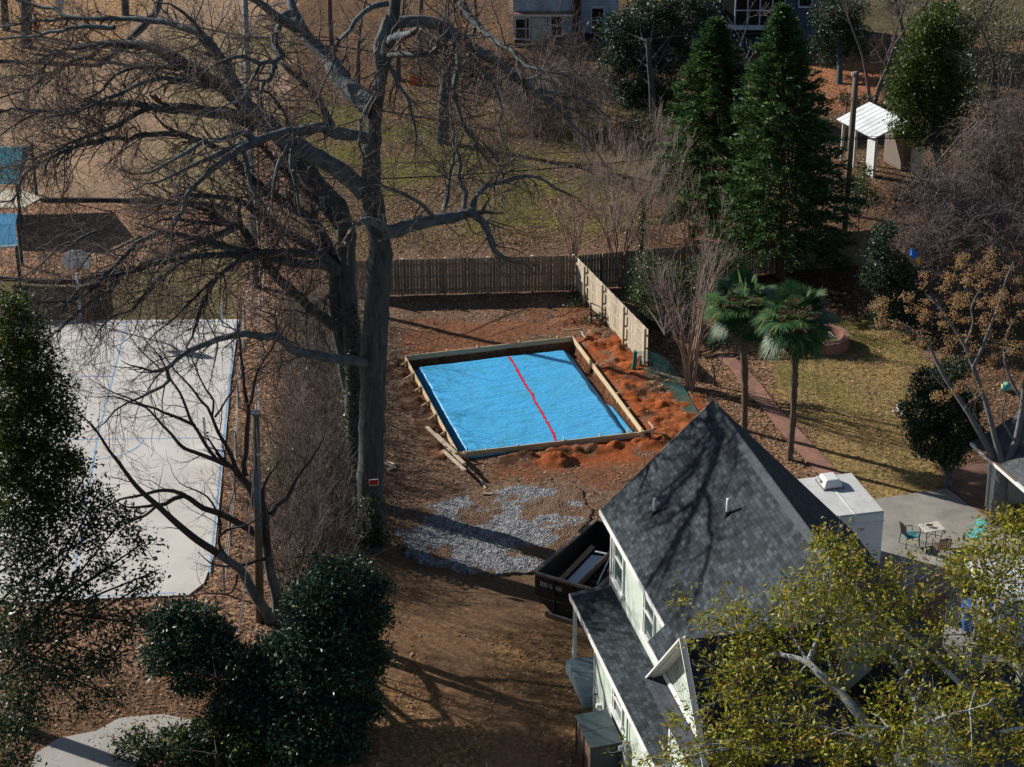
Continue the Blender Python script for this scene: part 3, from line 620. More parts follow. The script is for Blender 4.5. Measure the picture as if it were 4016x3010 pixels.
mb = MB(); rnd = random.Random(2)
for k in range(240):
    p = dpl(rnd.uniform(.2, 2.4), rnd.uniform(1.35, 2.2), rnd.uniform(.45, .8)); mb.beam(p, p + Vector((rnd.uniform(-.3, .3), rnd.uniform(-.3, .3), rnd.uniform(-.05, .12))), rnd.uniform(.01, .05), .02)
o = mb.build('debris', mat('dark_rubbish', (.05, .04, .03), (.14, .12, .10), .9, 12)); tag(o, 'dark rubble and sticks filling the near half of the dumpster', 'debris', kind='stuff')
# ------------------------------------------------------------------ the green house
HO, HA, HB = Vector((2.63, 55.96, 0)), Vector((.22, -.9755, 0)), Vector((.9755, .22, 0))
def HW(a, b, z): return HO + HA * a + HB * b + Vector((0, 0, z))
def hit_b(px, py, b):                                    # where the line of sight meets the wall plane at offset b
    d = Vector(ray(px, py)); o = Vector((0, 0, H)); t = (HO + HB * b - o).dot(HB) / d.dot(HB); p = o + d * t
    return (p - HO).dot(HA), p.z
shing = brickmat('roof_shingle', (.026, .034, .041), (.076, .092, .105), (.012, .014, .017), .21, .145, .006, .9, extra=(.37, .42, -.35, .37), bump=.5, bias=-.1)
shing2 = brickmat('roof_shingle_plain', (.040, .048, .060), (.066, .074, .088), (.02, .02, .025), .30, .17, .006, .9, bump=.5)
capm = mat('ridge_shingle', (.045, .055, .064), (.075, .088, .098), .9, 8, .2)
mint = mat('mint_siding', (.50, .57, .48), (.56, .62, .53), .75, .8, .06, 40)
trim = mat('white_trim', (.74, .73, .69), (.80, .79, .76), .6, 3)
house = thing('green_house', HW(0, 0, 0), 'mint green house with grey shingle roofs and white trim in the near right', 'house')
mz = lambda b: 5.64 + (b - .917) * .9645
# walls
mb = MB()
mb.box(HW(-2.73, 1.23, -.1), HA * 10.73, HB * 8.1, Vector((0, 0, 3.9)))
mb.box(HW(-2.73, 1.23, 3.8), HA * 10.73, HB * 6.1, Vector((0, 0, 1.95)))
for a in (-2.73, 7.9):
    mb.slab([HW(a, 1.3, 5.74), HW(a, 7.5, 5.74), HW(a, 4.585, 8.95)], .1)
mb.build('wall', mint, house)
mb = MB(); mb.box(HW(0, 0, -.1), HA * 7.2, HB * 1.225, Vector((0, 0, 2.83))); mb.build('side_wing_wall', mint, house)
mb = MB(); mb.box(HW(7.9, 3.4, -.1), HA * 7.0, HB * 6.2, Vector((0, 0, 3.35))); mb.build('front_wing_wall', mint, house)
mb = MB(); mb.box(HW(6.9, .35, -.1), HA * 4.2, HB * 3.0, Vector((0, 0, 4.40))); mb.build('bay_wall', mint, house)
# porch landing at the far end of the side wing
mb = MB(); mb.box(HW(-2.5, -.30, -.1), HA * 2.3, HB * 1.4, Vector((0, 0, .55))); mb.build('landing', mat('landing_boards', (.20, .26, .28), (.26, .31, .32), .7, 4), house)
mb = MB(); mb.beam(HW(-2.55, 0, .45), HW(-2.55, 0, 2.7), .11, .11, HA); mb.build('porch_post', trim, house)
# roofs
mb = MB()
mb.slab([HW(-3.03, 4.585, 9.18), HW(-3.03, .917, 5.64), HW(4.3, .917, 5.64), HW(4.3, .41, mz(.41)), HW(5.67, .41, mz(.41)), HW(8.0, 2.95, mz(2.95)), HW(8.0, 4.585, 9.18)], .14, 0, HA, 1)
mb.slab([HW(-3.03, 4.585, 9.18), HW(8.0, 4.585, 9.18), HW(8.0, 9.69, 3.84), HW(-3.03, 9.69, 3.84)], .14, 0, HA, 1)
roof = mb.build('main_roof', [shing, trim], house)
mb = MB()                                                # ridge and rake caps
n1 = Vector((0, 0, .012))
mb.slab([HW(-3.04, 4.60, 9.205), HW(-3.04, 4.40, 9.012), HW(8.0, 4.40, 9.012), HW(8.0, 4.60, 9.205)], .02)
mb.slab([HW(-3.04, 4.57, 9.205), HW(8.0, 4.57, 9.205), HW(8.0, 4.77, 8.998), HW(-3.04, 4.77, 8.998)], .02)
mb.build('ridge_cap', capm, roof)
mb = MB(); mb.slab([HW(-2.73, -.14, 2.80), HW(7.15, -.14, 2.80), HW(7.15, 1.235, 2.985), HW(-2.73, 1.235, 2.985)], .10, 0, HA, 1); lower = mb.build('side_roof', [shing, trim], house)
mb = MB(); mb.slab([HW(-2.745, -.15, 2.813), HW(-2.52, -.15, 2.813), HW(-2.52, 1.225, 2.998), HW(-2.745, 1.225, 2.998)], .03); mb.build('edge_course', capm, lower)
mb = MB()
mb.slab([HW(5.0, .32, 4.45), HW(8, .32, 7.6), HW(8, 4.5, 7.6), HW(5.0, 4.5, 4.45)], .13, 0, HB, 1)
mb.slab([HW(8, .32, 7.6), HW(11.0, .32, 4.45), HW(11.0, 4.5, 4.45), HW(8, 4.5, 7.6)], .13, 0, HB, 1)
gr = mb.build('gable_roof', [shing, trim], house)
mb = MB()
mb.beam(HW(4.95, .27, 4.32), HW(8, .27, 7.50), .05, .22, HB); mb.beam(HW(8, .27, 7.50), HW(11.05, .27, 4.32), .05, .22, HB); mb.build('rake_board', trim, gr)
mb = MB(); mb.slab([HW(5.0, .10, 4.35), HW(11.2, .10, 4.35), HW(11.2, .66, 4.64), HW(5.0, .66, 4.64)], .09, 0, HA, 1); mb.build('skirt_roof', [shing2, trim], house)
mb = MB(); pts = [HW(5.2, .62, 4.60), HW(10.8, .62, 4.60), HW(8, .62, 7.45)]
mb.add(pts + [q + HB * .2 for q in pts], [(0, 1, 2), (5, 4, 3), (0, 3, 4, 1), (1, 4, 5, 2), (2, 5, 3, 0)], 0, [[(5.2, 4.6), (10.8, 4.6), (8, 7.45)], [(0, 0)] * 3, [(0, 0)] * 4, [(0, 0)] * 4, [(0, 0)] * 4])
mb.build('gable_wall', brickmat('fish_scale', (.50, .57, .48), (.55, .62, .53), (.22, .27, .24), .16, .20, .012, .7, extra=(.16, .55, -.75, .5), bump=.6), house)
mb = MB(); mb.beam(HW(5.05, .575, 4.74), HW(11.0, .575, 4.74), .05, .20); mb.build('gable_trim', trim, house)
# front wing roof
mb = MB()
mb.slab([HW(7.4, 6.5, 6.3), HW(7.4, 3.1, 3.2), HW(15.2, 3.1, 3.2), HW(15.2, 6.5, 6.3)], .12, 0, HA, 1)
mb.slab([HW(7.4, 6.5, 6.3), HW(15.2, 6.5, 6.3), HW(15.2, 9.9, 3.2), HW(7.4, 9.9, 3.2)], .12, 0, HA, 1)
mb.build('front_wing_roof', [shing, trim], house)
mb = MB(); pa = G(3640, 2640, 2.9); aa = (pa - HO).dot(HA); bb = (pa - HO).dot(HB)
mb.slab([HW(aa, bb, 2.75), HW(aa + 3.2, bb, 2.75), HW(aa + 3.2, bb + 2.6, 2.9), HW(aa, bb + 2.6, 2.9)], .12, 0, HA, 1); mb.build('porch_roof', [shing2, trim], house)
mb = MB(); q = G(3880, 2670, 2.9); mb.tube([q, q + Vector((.08, 0, .75))], .07, 10); mb.build('stove_pipe', mat('rusty_pipe', (.16, .09, .07), (.22, .13, .10), .7, 9), house)
# fascias
def fascia(a0, a1, b, z, h=.19, nm='fascia'):
    mb = MB(); mb.beam(HW(a0, b - .016, z - h / 2 + .02), HW(a1, b - .016, z - h / 2 + .02), .03, h); return mb.build(nm, trim, house)
fascia(-3.03, 4.3, .917, 5.62); fascia(4.3, 5.6, .41, mz(.41) - .02); fascia(-2.73, 7.15, -.14, 2.79)
mb = MB()
mb.beam(HW(-3.045, .90, 5.52), HW(-3.045, 4.585, 9.08), .03, .18, HA); mb.beam(HW(-3.045, 4.585, 9.08), HW(-3.045, 9.7, 3.73), .03, .18, HA); mb.build('rake_board', trim, house)
# corner boards
for a, b, z0, z1 in ((-2.72, 1.215, 2.97, 5.6), (.0, -.012, 0, 2.7), (6.9, .34, 0, 4.32)):
    mb = MB(); mb.beam(HW(a + .03, b - .005, z0), HW(a + .03, b - .005, z1), .12, .03, HB); mb.beam(HW(a - .012, b + .05, z0), HW(a - .012, b + .05, z1), .03, .12, HB); mb.build('corner_board', trim, house)
# windows
glassm = mat('window_glass', (.03, .06, .055), (.05, .10, .085), .08, 1.5, spec=.9)
def window(name, a0, a1, z0, z1, b):
    f = MB(); w = .07
    f.beam(HW(a0 - w / 2, b - .035, z0), HW(a0 - w / 2, b - .035, z1), .07, w, HB); f.beam(HW(a1 + w / 2, b - .035, z0), HW(a1 + w / 2, b - .035, z1), .07, w, HB)
    f.beam(HW(a0 - .12, b - .035, z1 + .05), HW(a1 + .12, b - .035, z1 + .05), .075, .10); zm = z0 + (z1 - z0) * .54
    f.beam(HW(a0, b - .03, zm), HW(a1, b - .03, zm), .05, .06); fr = f.build('window', trim, house)
    g = MB(); g.quad([HW(a0, b - .012, z0), HW(a1, b - .012, z0), HW(a1, b - .012, z1), HW(a0, b - .012, z1)]); g.build('pane', glassm, fr)
    s = MB(); s.box(HW(a0 - .13, b - .12, z0 - .10), HA * (a1 - a0 + .26), HB * .12, Vector((0, 0, .10))); s.build('sill', trim, fr)
    t = MB()                                             # stacked sash tracks on the far jamb
    for k in range(3): t.beam(HW(a0 + .03 + k * .05, b - .022 - .008 * k, z0), HW(a0 + .03 + k * .05, b - .022 - .008 * k, z1), .02, .03, HB)
    t.build('sash_track', trim, fr)
a0, z0 = hit_b(2411, 2262, 1.23); a1, _ = hit_b(2446, 2326, 1.23)
window('window', a0, a1, z0, z0 + 1.55, 1.23)
a0b, z0b = hit_b(2527, 2474, 1.23); window('window', a0b, a0b + (a1 - a0), z0, z0 + 1.55, 1.23)
a0c, z0c = hit_b(2408, 2770, 0); a1c, _ = hit_b(2443, 2838, 0); window('window', a0c, a1c, z0c, 2.50, 0)
# vent pipes on the main roof
def on_roof(px, py):
    nrm = HB * -.9645 + Vector((0, 0, 1)); p0 = HW(0, .917, 5.64); d = Vector(ray(px, py)); o = Vector((0, 0, H)); t = (p0 - o).dot(nrm) / d.dot(nrm); return o + d * t
pvc = mat('white_pipe', (.75, .76, .76)); rub = mat('rubber_boot', (.02, .02, .022), None, .7)
for px, py in ((2566, 2014), (2853, 2018)):
    p = on_roof(px, py); mb = MB(); mb.tube([p + Vector((0, 0, -.1)), p + Vector((0, 0, .52))], .055, 12); v_ = mb.build('vent_pipe', pvc, house, True)
    mb = MB(); mb.tube([p + Vector((0, 0, -.12)), p + Vector((0, 0, .10))], [.16, .075], 12); mb.build('boot', rub, v_)
# small fixtures on the side-wing wall
a, z = hit_b(2357, 2768, 0); mb = MB(); mb.box(HW(a - .05, -.16, z - .06), HA * .12, HB * .16, Vector((0, 0, .13))); mb.build('flood_lamp', trim, house)
a, z = hit_b(2341, 2722, 0); mb = MB(); mb.tube([HW(a, .02, z), HW(a, -.10, z - .02)], .03, 8); mb.build('hose_tap', rub, house)
aM, zM = hit_b(2462, 2930, 0); grey = mat('meter_box', (.30, .33, .32), (.36, .38, .37), .5, 4)
met = thing('electric_meter', HW(aM, 0, 0), 'grey electric meter box on the mint wall beside the storage bins', 'meter')
mb = MB(); mb.box(HW(aM - .02, -.17, zM - .6), HA * .36, HB * .168, Vector((0, 0, .85))); mb.build('box', grey, met)
mb = MB(); c = HW(aM + .1, -.17, zM + .05); mb.tube([c, c - HB * .14], [.10, .085], 16); mb.build('dial', mat('meter_glass', (.35, .38, .40), None, .1, spec=.8), met)
mb = MB(); mb.tube([HW(aM + .1, -.06, zM + .24), HW(aM + .1, -.06, 2.68)], .03, 8); mb.tube([HW(aM + .1, -.06, 0), HW(aM + .1, -.06, zM - .58)], .03, 8); mb.build('conduit', grey, met)
# two black-topped storage bins against the wing wall
binw = mat('bin_boards', (.12, .065, .04), (.20, .11, .07), .8, 2, .1, 15, stretch=(1, 1, 7)); bint = mat('bin_lid', (.03, .045, .05), (.055, .075, .08), .38, 1.2)
for k, (a0, a1, lb) in enumerate(((1.92, 2.85, 'far one of the two black lidded wooden storage bins by the mint wall'), (2.87, 3.74, 'near one of the two black lidded wooden storage bins by the mint wall'))):
    t = thing('storage_bin', HW(a0, -1.1, 0), lb, 'storage bin', 'storage bins by the side wing'); mb = MB(); mb.box(HW(a0 + .02, -1.08, 0), HA * (a1 - a0 - .04), HB * .95, Vector((0, 0, 1.22))); mb.build('body', binw, t)
    mb = MB(); mb.slab([HW(a0, -1.13, 1.27), HW(a1, -1.13, 1.27), HW(a1, -.10, 1.34), HW(a0, -.10, 1.34)], .05); mb.build('lid', bint, t)
    mb = MB()
    for a in (a0 + .03, a1 - .03): mb.beam(HW(a, -1.095, 0), HW(a, -1.095, 1.2), .05, .03, HB)
    mb.box(HW(a1 - .02, -1.06, .02), HA * .012, HB * .9, Vector((0, 0, 1.18))); mb.build('frame', bint, t)
# brick chimney of the patio fireplace, blue bin, white van
chm = brickmat('chimney_brick', (.40, .15, .09), (.27, .09, .06), (.35, .28, .22), .2, .075, .012, .9)
mb = MB(); c = Vector((13.15, 56.0, 0))
def brickbox(mb, c, sx, sy, z0, z1):
    co = [Vector((c.x - sx, c.y - sy, 0)), Vector((c.x + sx, c.y - sy, 0)), Vector((c.x + sx, c.y + sy, 0)), Vector((c.x - sx, c.y + sy, 0))]
    for i in range(4):
        a, b = co[i], co[(i + 1) % 4]; w = (b - a).length; mb.quad([a + Vector((0, 0, z0)), b + Vector((0, 0, z0)), b + Vector((0, 0, z1)), a + Vector((0, 0, z1))], 0, [(0, z0), (w, z0), (w, z1), (0, z1)])
    mb.quad([q + Vector((0, 0, z1)) for q in co], 0, [(0, 0), (1, 0), (1, 1), (0, 1)])
ch = thing('brick_chimney', c, 'red brick chimney standing behind the yellow-green oak by the patio', 'chimney'); brickbox(mb, c, .38, .38, -.1, 4.4); mb.build('stack', chm, ch); mb = MB(); brickbox(mb, c, .45, .45, 4.4, 4.6); mb.build('cap_course', chm, ch)
mb = MB(); brickbox(mb, c + Vector((0, .1, 0)), .8, .6, -.1, 1.4); mb.build('hearth', chm, ch)
# ------------------------------------------------------------------ camper, patio set, garage
wshell = mat('camper_shell', (.60, .60, .60), (.70, .70, .69), .45, 1.5); wroof = mat('camper_roof', (.46, .45, .43), (.60, .59, .57), .75, 2.2)
RZ = 2.9; r1, r2 = G(3341, 1854, RZ), G(3470, 2005, RZ); rd = (r2 - r1).normalized(); rl = (r2 - r1).length; rs = Vector((rd.y, -rd.x, 0))
rs = rs if rs.x < 0 else -rs
rv = thing('camper', Vector((r2.x, r2.y, 0)), 'white camper trailer parked close against the green house with an air conditioner on its roof', 'camper')
def RP(l, w, z): return Vector((r1.x, r1.y, 0)) + rd * l + rs * w + Vector((0, 0, z))
mb = MB(); mb.box(RP(0, 0, .55), rd * rl, rs * 2.25, Vector((0, 0, RZ - .60))); mb.build('body', wshell, rv, bevel=.05)
mb = MB(); mb.box(RP(.02, .02, RZ - .04), rd * (rl - .04), rs * 2.21, Vector((0, 0, .045))); mb.build('roof', wroof, rv, bevel=.02)
mb = MB(); mb.beam(RP(.1, 1.12, RZ + .012), RP(rl - .01, 1.12, RZ + .012), .05, .02); mb.beam(RP(rl + .01, 1.12, RZ - .02), RP(rl + .01, 1.12, RZ - .38), .05, .03, rs); mb.beam(RP(rl + .012, 0, RZ - .40), RP(rl + .012, 2.25, RZ - .40), .03, .06); mb.build('seam', wshell, rv)
mb = MB(); mb.beam(RP(rl + .008, .9, RZ - .62), RP(rl + .008, .72, RZ - .62), .02, .10); mb.build('grille', mat('grille_grey', (.35, .36, .37)), rv)
mb = MB(); mb.tube([RP(1.6, .12, .34), RP(1.6, -.08, .34)], .34, 16); mb.tube([RP(1.6, 2.33, .34), RP(1.6, 2.13, .34)], .34, 16); mb.build('wheel', rub, rv)
acb = thing('roof_air_conditioner', RP(.75, 1.1, RZ), 'rounded white air conditioner on the camper roof', 'air conditioner')
mb = MB(); l0, l1, w0, w1 = .30, 1.12, .76, 1.52; z0, z1 = RZ + .03, RZ + .34
lo = [RP(l0, w0, z0), RP(l1, w0, z0), RP(l1, w1, z0), RP(l0, w1, z0)]; hi = [RP(l0 + .08, w0 + .12, z1), RP(l1 - .10, w0 + .12, z1), RP(l1 - .10, w1 - .12, z1), RP(l0 + .08, w1 - .12, z1)]
mb.add(lo + hi, [(0, 1, 5, 4), (1, 2, 6, 5), (2, 3, 7, 6), (3, 0, 4, 7), (4, 5, 6, 7), (3, 2, 1, 0)]); mb.build('shroud', mat('ac_plastic', (.66, .65, .62), (.72, .71, .69), .4, 6), acb, bevel=.06)
mb = MB(); mb.box(RP(l0 - .02, w0 - .02, z0 - .03), rd * (l1 - l0 + .04), rs * (w1 - w0 + .04), Vector((0, 0, .06))); mb.build('base', mat('ac_base', (.20, .17, .16)), acb)
mb = MB(); mb.beam(RP(l0 + .06, w1 + .0, z0 + .16), RP(l0 + .45, w1 + .0, z0 + .16), .05, .10); mb.build('louvre', mat('grille_grey', (.35, .36, .37)), acb)
ZP = lambda px, py: (3316 + px * .5516, 1850 + py * .5516)
# patio table
TZ = .72; tc = [G(*ZP(515, 375), TZ), G(*ZP(572, 433), TZ), G(*ZP(710, 410), TZ), G(*ZP(655, 352), TZ)]
tm = bpy.data.materials.new('mosaic_top'); tm.use_nodes = True; N, L = nt(tm); geo = N.new('ShaderNodeNewGeometry'); vo = N.new('ShaderNodeTexVoronoi'); vo.inputs['Scale'].default_value = 9; L.new(geo.outputs[0], vo.inputs[0])
rr = N.new('ShaderNodeValToRGB'); e = rr.color_ramp.elements; e[0].color = (.25, .20, .10, 1); e[1].color = (.62, .58, .50, 1); k = e.new(.35); k.color = (.58, .55, .48, 1); L.new(vo.outputs['Color'], rr.inputs[0]); L.new(rr.outputs[0], N['Principled BSDF'].inputs['Base Color']); N['Principled BSDF'].inputs['Roughness'].default_value = .3
iron = mat('black_iron', (.02, .018, .018), None, .5)
tcen = sum(tc, Vector()) / 4
tb = thing('patio_table', Vector((tcen.x, tcen.y, .045)), 'square mosaic-topped patio table on thin black iron legs', 'table')
mb = MB(); mb.slab([tc[0], tc[1], tc[2], tc[3]], .03); mb.build('tabletop', tm, tb)
for q in tc:
    mb = MB(); p = tcen.lerp(q, .88); f = tcen.lerp(q, .75); mb.tube([p + Vector((0, 0, -.03)), Vector((f.x, f.y, .35)), Vector((p.x, p.y, .045))], .016, 6); mb.build('leg', iron, tb)
mb = MB(); mb.tube([(*tcen.lerp(tc[0], .78).xy, .4), (*tcen.lerp(tc[2], .78).xy, .4)], .012, 6); mb.tube([(*tcen.lerp(tc[1], .78).xy, .4), (*tcen.lerp(tc[3], .78).xy, .4)], .012, 6); mb.build('stretcher', iron, tb)
mb = MB(); rnd = random.Random(3); c = G(*ZP(600, 385), TZ + .06)
for k in range(26): 
    d = Vector((rnd.uniform(-1, 1), rnd.uniform(-.6, .6), rnd.uniform(-.1, .4))) * .14; mb.beam(c - d * .3, c + d, .03, .012)
tag(mb.build('dried_plant', mat('dry_dark_red', (.09, .02, .02), (.18, .03, .03), .8, 20)), 'dark red dried plant lying on the mosaic table', 'plant')
def chair(name, c, rz, seat, back, frame, label, bh=.9, arm=True):
    c = Vector(c); t = thing(name, c, label, 'chair'); X_ = Vector((math.cos(rz), math.sin(rz), 0)); Y_ = Vector((-math.sin(rz), math.cos(rz), 0)); Q = lambda x, y, z: c + X_ * x + Y_ * y + Vector((0, 0, z))
    mb = MB(); mb.slab([Q(-.25, -.25, .44), Q(.25, -.25, .44), Q(.25, .25, .42), Q(-.25, .25, .42)], .04); mb.build('seat', seat, t)
    mb = MB()
    for k in range(7): x_ = -.22 + k * .073; mb.beam(Q(x_, .25, .44), Q(x_ * .95, .36, bh - .04 * abs(k - 3) / 3), .05 if arm else .02, .018, Y_)
    mb.beam(Q(-.24, .36, bh - .06), Q(.24, .36, bh - .06), .03, .05); mb.build('backrest', back, t)
    for x_, y_ in ((-.24, -.24), (.24, -.24), (-.24, .27), (.24, .27)):
        mb = MB(); mb.tube([Q(x_, y_, .43), Q(x_ * 1.08, y_ * 1.12, 0)], .017, 6); mb.build('leg', frame, t)
    if arm:
        for x_ in (-.27, .27): mb = MB(); mb.tube([Q(x_, -.22, .44), Q(x_, -.2, .64), Q(x_, .3, .66)], .016, 6); mb.build('armrest', frame, t)
    return t
tealc = mat('teal_paint', (.10, .42, .40), (.14, .50, .47), .5, 4)
teald = mat('teal_cushion', (.05, .20, .22), (.08, .27, .28), .8, 5)
chair('iron_chair', G(*ZP(455, 520), .045), 1.9, teald, iron, iron, 'black iron chair with a teal seat pad at the mosaic table', .95)
chair('rattan_chair', G(*ZP(675, 600), .045), 3.3, mat('rattan', (.12, .07, .05), (.20, .13, .09), .8, 14), mat('rattan', (0, 0, 0)), iron, 'round-backed brown rattan chair with its back to the camera at the mosaic table', .92)
chair('adirondack_chair', G(*ZP(905, 520), .045), -1.0, tealc, tealc, tealc, 'bright turquoise plastic garden chair on the patio near the garage', .95)
# garage on the right
gz = 2.5; e0, e1 = G(3823, 1746, gz), G(4016, 1915, gz); ge = (e1 - e0).normalized(); gi_ = Vector((-ge.y, ge.x, 0)); gi_ = gi_ if gi_.x > 0 else -gi_
def GP(l, w, z): return Vector((e0.x, e0.y, 0)) + ge * l + gi_ * w + Vector((0, 0, z))
gar = thing('garage', GP(.6, .4, 0), 'white garage with a dark slate roof and an open bay at the right edge', 'garage')
slate = brickmat('garage_slate', (.075, .08, .085), (.11, .115, .12), (.04, .04, .045), .33, .2, .008, .85)
mb = MB(); mb.slab([GP(-.2, 0, gz + .04), GP(9, 0, gz + .04), GP(9, 4.2, gz + 2.2), GP(-.2, 4.2, gz + 2.2)], .1, 0, ge, 1); mb.slab([GP(9, 4.2, gz + 2.2), GP(9, 8.4, gz + .04), GP(-.2, 8.4, gz + .04), GP(-.2, 4.2, gz + 2.2)], .1, 0, ge, 1); mb.build('roof', [slate, trim], gar)
gut = mat('gutter_white', (.62, .62, .60), (.76, .76, .74), .5, 3)
mb = MB(); mb.beam(GP(-.2, -.05, gz - .02), GP(9, -.05, gz - .02), .12, .12); mb.build('gutter', gut, gar)
mb = MB(); rndm = mat('gutter_leaves', (.16, .09, .05), (.28, .17, .09), .95, 20); mb.beam(GP(.2, -.05, gz + .045), GP(3.2, -.05, gz + .045), .08, .02); mb.build('gutter_litter', rndm, gar)
wsid = brickmat('white_boards', (.60, .64, .66), (.64, .68, .70), (.40, .44, .46), 4.0, .16, .01, .6)
mb = MB()
def wallq(l0, w0, l1, w1, z0, z1, ub=0):
    a, b = GP(l0, w0, z0), GP(l1, w1, z0); ln = (b - a).length; mb.quad([a, b, b + Vector((0, 0, z1 - z0)), a + Vector((0, 0, z1 - z0))], 0, [(z0, 0), (z0, ln), (z1, ln), (z1, 0)])
wallq(.55, .42, 1.75, .42, 0, gz); wallq(.55, 7.9, .55, .42, 0, gz); wallq(1.75, .42, 1.75, .56, 0, gz); wallq(5.6, .42, 9, .42, 0, gz); wallq(9, 7.9, .55, 7.9, 0, gz)
mb.build('wall', wsid, gar)
mb = MB()
for l in (.60, 1.25, 1.70): mb.beam(GP(l, .40, 0), GP(l, .40, gz), .05, .10, gi_)
mb.beam(GP(1.70, .38, gz - .14), GP(5.6, .38, gz - .14), .06, .22); mb.build('trim_board', trim, gar)
mb = MB(); mb.quad([GP(1.8, 3.2, 0), GP(5.6, 3.2, 0), GP(5.6, 3.2, gz), GP(1.8, 3.2, gz)]); mb.build('back_wall', mat('plywood_wall', (.34, .16, .07), (.44, .22, .10), .8, 2), gar)
mb = MB(); mb.tube([GP(.66, .36, gz - .05), GP(.66, .30, gz - .3), GP(.66, .36, .2)], .04, 8); mb.build('downspout', gut, gar)
bar_ = thing('wooden_crate', GP(2.5, 1.2, .05), 'brown wooden crate inside the open garage bay', 'crate'); mb = MB()
for k in range(5): mb.box(GP(2.2, .9, .06 + k * .17), ge * 1.0, gi_ * .7, Vector((0, 0, .13)))
mb.build('slat', mat('crate_wood', (.36, .20, .10), (.46, .27, .14), .8, 4), bar_)
# blue bin and white van behind the oak
blu = mat('blue_bin_plastic', (.02, .12, .50), (.03, .16, .58), .4, 3)
bb = thing('recycling_bin', G(3800, 2475, .045), 'blue wheeled recycling bin by the white van behind the oak', 'bin'); c = G(3800, 2475, .045)
mb = MB(); lo = [c + Vector((sx * .22, sy * .24, .04)) for sx, sy in ((-1, -1), (1, -1), (1, 1), (-1, 1))]; hi = [c + Vector((sx * .29, sy * .34, 1.0)) for sx, sy in ((-1, -1), (1, -1), (1, 1), (-1, 1))]
mb.add(lo + hi, [(0, 1, 5, 4), (1, 2, 6, 5), (2, 3, 7, 6), (3, 0, 4, 7), (4, 5, 6, 7), (3, 2, 1, 0)]); mb.build('body', blu, bb)
mb = MB(); mb.slab([c + Vector((-.31, -.38, 1.02)), c + Vector((.31, -.38, 1.02)), c + Vector((.31, .36, 1.10)), c + Vector((-.31, .36, 1.10))], .05); mb.build('lid', blu, bb)
for s in (-1, 1): mb = MB(); mb.tube([c + Vector((s * .24, .28, .1)), c + Vector((s * .30, .28, .1))], .10, 12); mb.build('wheel', rub, bb)
vw = mat('van_paint', (.70, .71, .72), (.74, .75, .76), .3, 1, coat=.5)
vc = G(3935, 2440, 0); vc.z = .045; van = thing('white_van', vc, 'white van mostly hidden behind the oak foliage at the right edge', 'van')
mb = MB(); prof = [(-2.3, .35), (2.4, .35), (2.4, 1.0), (1.5, 1.15), (.9, 1.95), (-2.2, 2.0), (-2.35, 1.2)]
L_ = [vc + Vector((-.95, p[0], p[1])) for p in prof]; R_ = [vc + Vector((.95, p[0], p[1])) for p in prof]; n = len(prof)
mb.add(L_ + R_, [tuple(range(n)), tuple(reversed(range(n, 2 * n)))] + [(i, i + n, (i + 1) % n + n, (i + 1) % n) for i in range(n)]); mb.build('body', vw, van, bevel=.06)
mb = MB()
for s in (-1, 1):
    mb.quad([vc + Vector((s * .957, .6, 1.3)), vc + Vector((s * .957, 1.15, 1.3)), vc + Vector((s * .957, .8, 1.8)), vc + Vector((s * .957, .6, 1.8))]); mb.quad([vc + Vector((s * .957, -1.9, 1.3)), vc + Vector((s * .957, .45, 1.3)), vc + Vector((s * .957, .45, 1.8)), vc + Vector((s * .957, -1.9, 1.8))])
mb.build('side_window', glassm, van)
for s in (-1, 1):
    for y_ in (-1.5, 1.6): mb = MB(); mb.tube([vc + Vector((s * .75, y_, .34)), vc + Vector((s * .97, y_, .34))], .34, 16); mb.build('wheel', rub, van)

# ------------------------------------------------------------------ lawn things
fp = G(3240, 1385, 0) + Vector((-.15, .95, 0))
pit = thing('fire_pit', fp, 'round red brick fire pit wall on the lawn behind the palms', 'fire pit')
mb = MB(); n = 36; R0, R1, hh = 1.02, 1.30, .52
for i in range(n):
    a, b = 2 * math.pi * i / n, 2 * math.pi * (i + 1) / n; P = lambda r, t, z: fp + Vector((math.cos(t) * r, math.sin(t) * r, z))
    mb.quad([P(R1, a, -.05), P(R1, b, -.05), P(R1, b, hh), P(R1, a, hh)], 0, [(a * R1, 0), (b * R1, 0), (b * R1, hh), (a * R1, hh)])
    mb.quad([P(R1, a, hh), P(R1, b, hh), P(R0, b, hh), P(R0, a, hh)], 0, [(0, a * R1), (0, b * R1), (.28, b * R1), (.28, a * R1)])
    mb.quad([P(R0, b, 0), P(R0, a, 0), P(R0, a, hh), P(R0, b, hh)], 0, [(b, 0), (a, 0), (a, hh), (b, hh)])
mb.build('brick_ring', brickmat('pit_brick', (.36, .14, .09), (.24, .09, .065), (.24, .18, .15), .2, .075, .012, .9), pit)
mb = MB(); mb.add([P(R0, 2 * math.pi * i / n, .06) for i in range(n)], [tuple(range(n))]); mb.build('ash', mat('ash_bed', (.05, .04, .035), (.20, .15, .06), .95, 4), pit)
mb = MB(); mb.slab([fp + Vector((.35, -.35, .50)), fp + Vector((.75, -.15, .35)), fp + Vector((.55, .55, .40)), fp + Vector((-.05, .45, .52))], .03); o = mb.build('pit_cover', mat('pale_cover', (.55, .54, .46), (.62, .56, .36), .7, 4)); tag(o, 'pale sheet metal cover tipped into the brick fire pit', 'cover')
Cb = lambda px, py: (3300 + px * .4095, 1250 + py * .4095)
mb = MB(); hz = .06
hp = [(665, 812), (620, 802), (570, 805), (535, 825), (528, 850), (548, 878), (530, 895), (500, 893), (488, 882), (505, 876), (540, 882)]
mb.tube([G(*Cb(*q), hz) for q in hp], .022, 6); mb.tube([G(*Cb(*q), hz) for q in ((555, 882), (580, 878), (592, 895), (572, 905), (575, 915), (600, 918))], .022, 6)
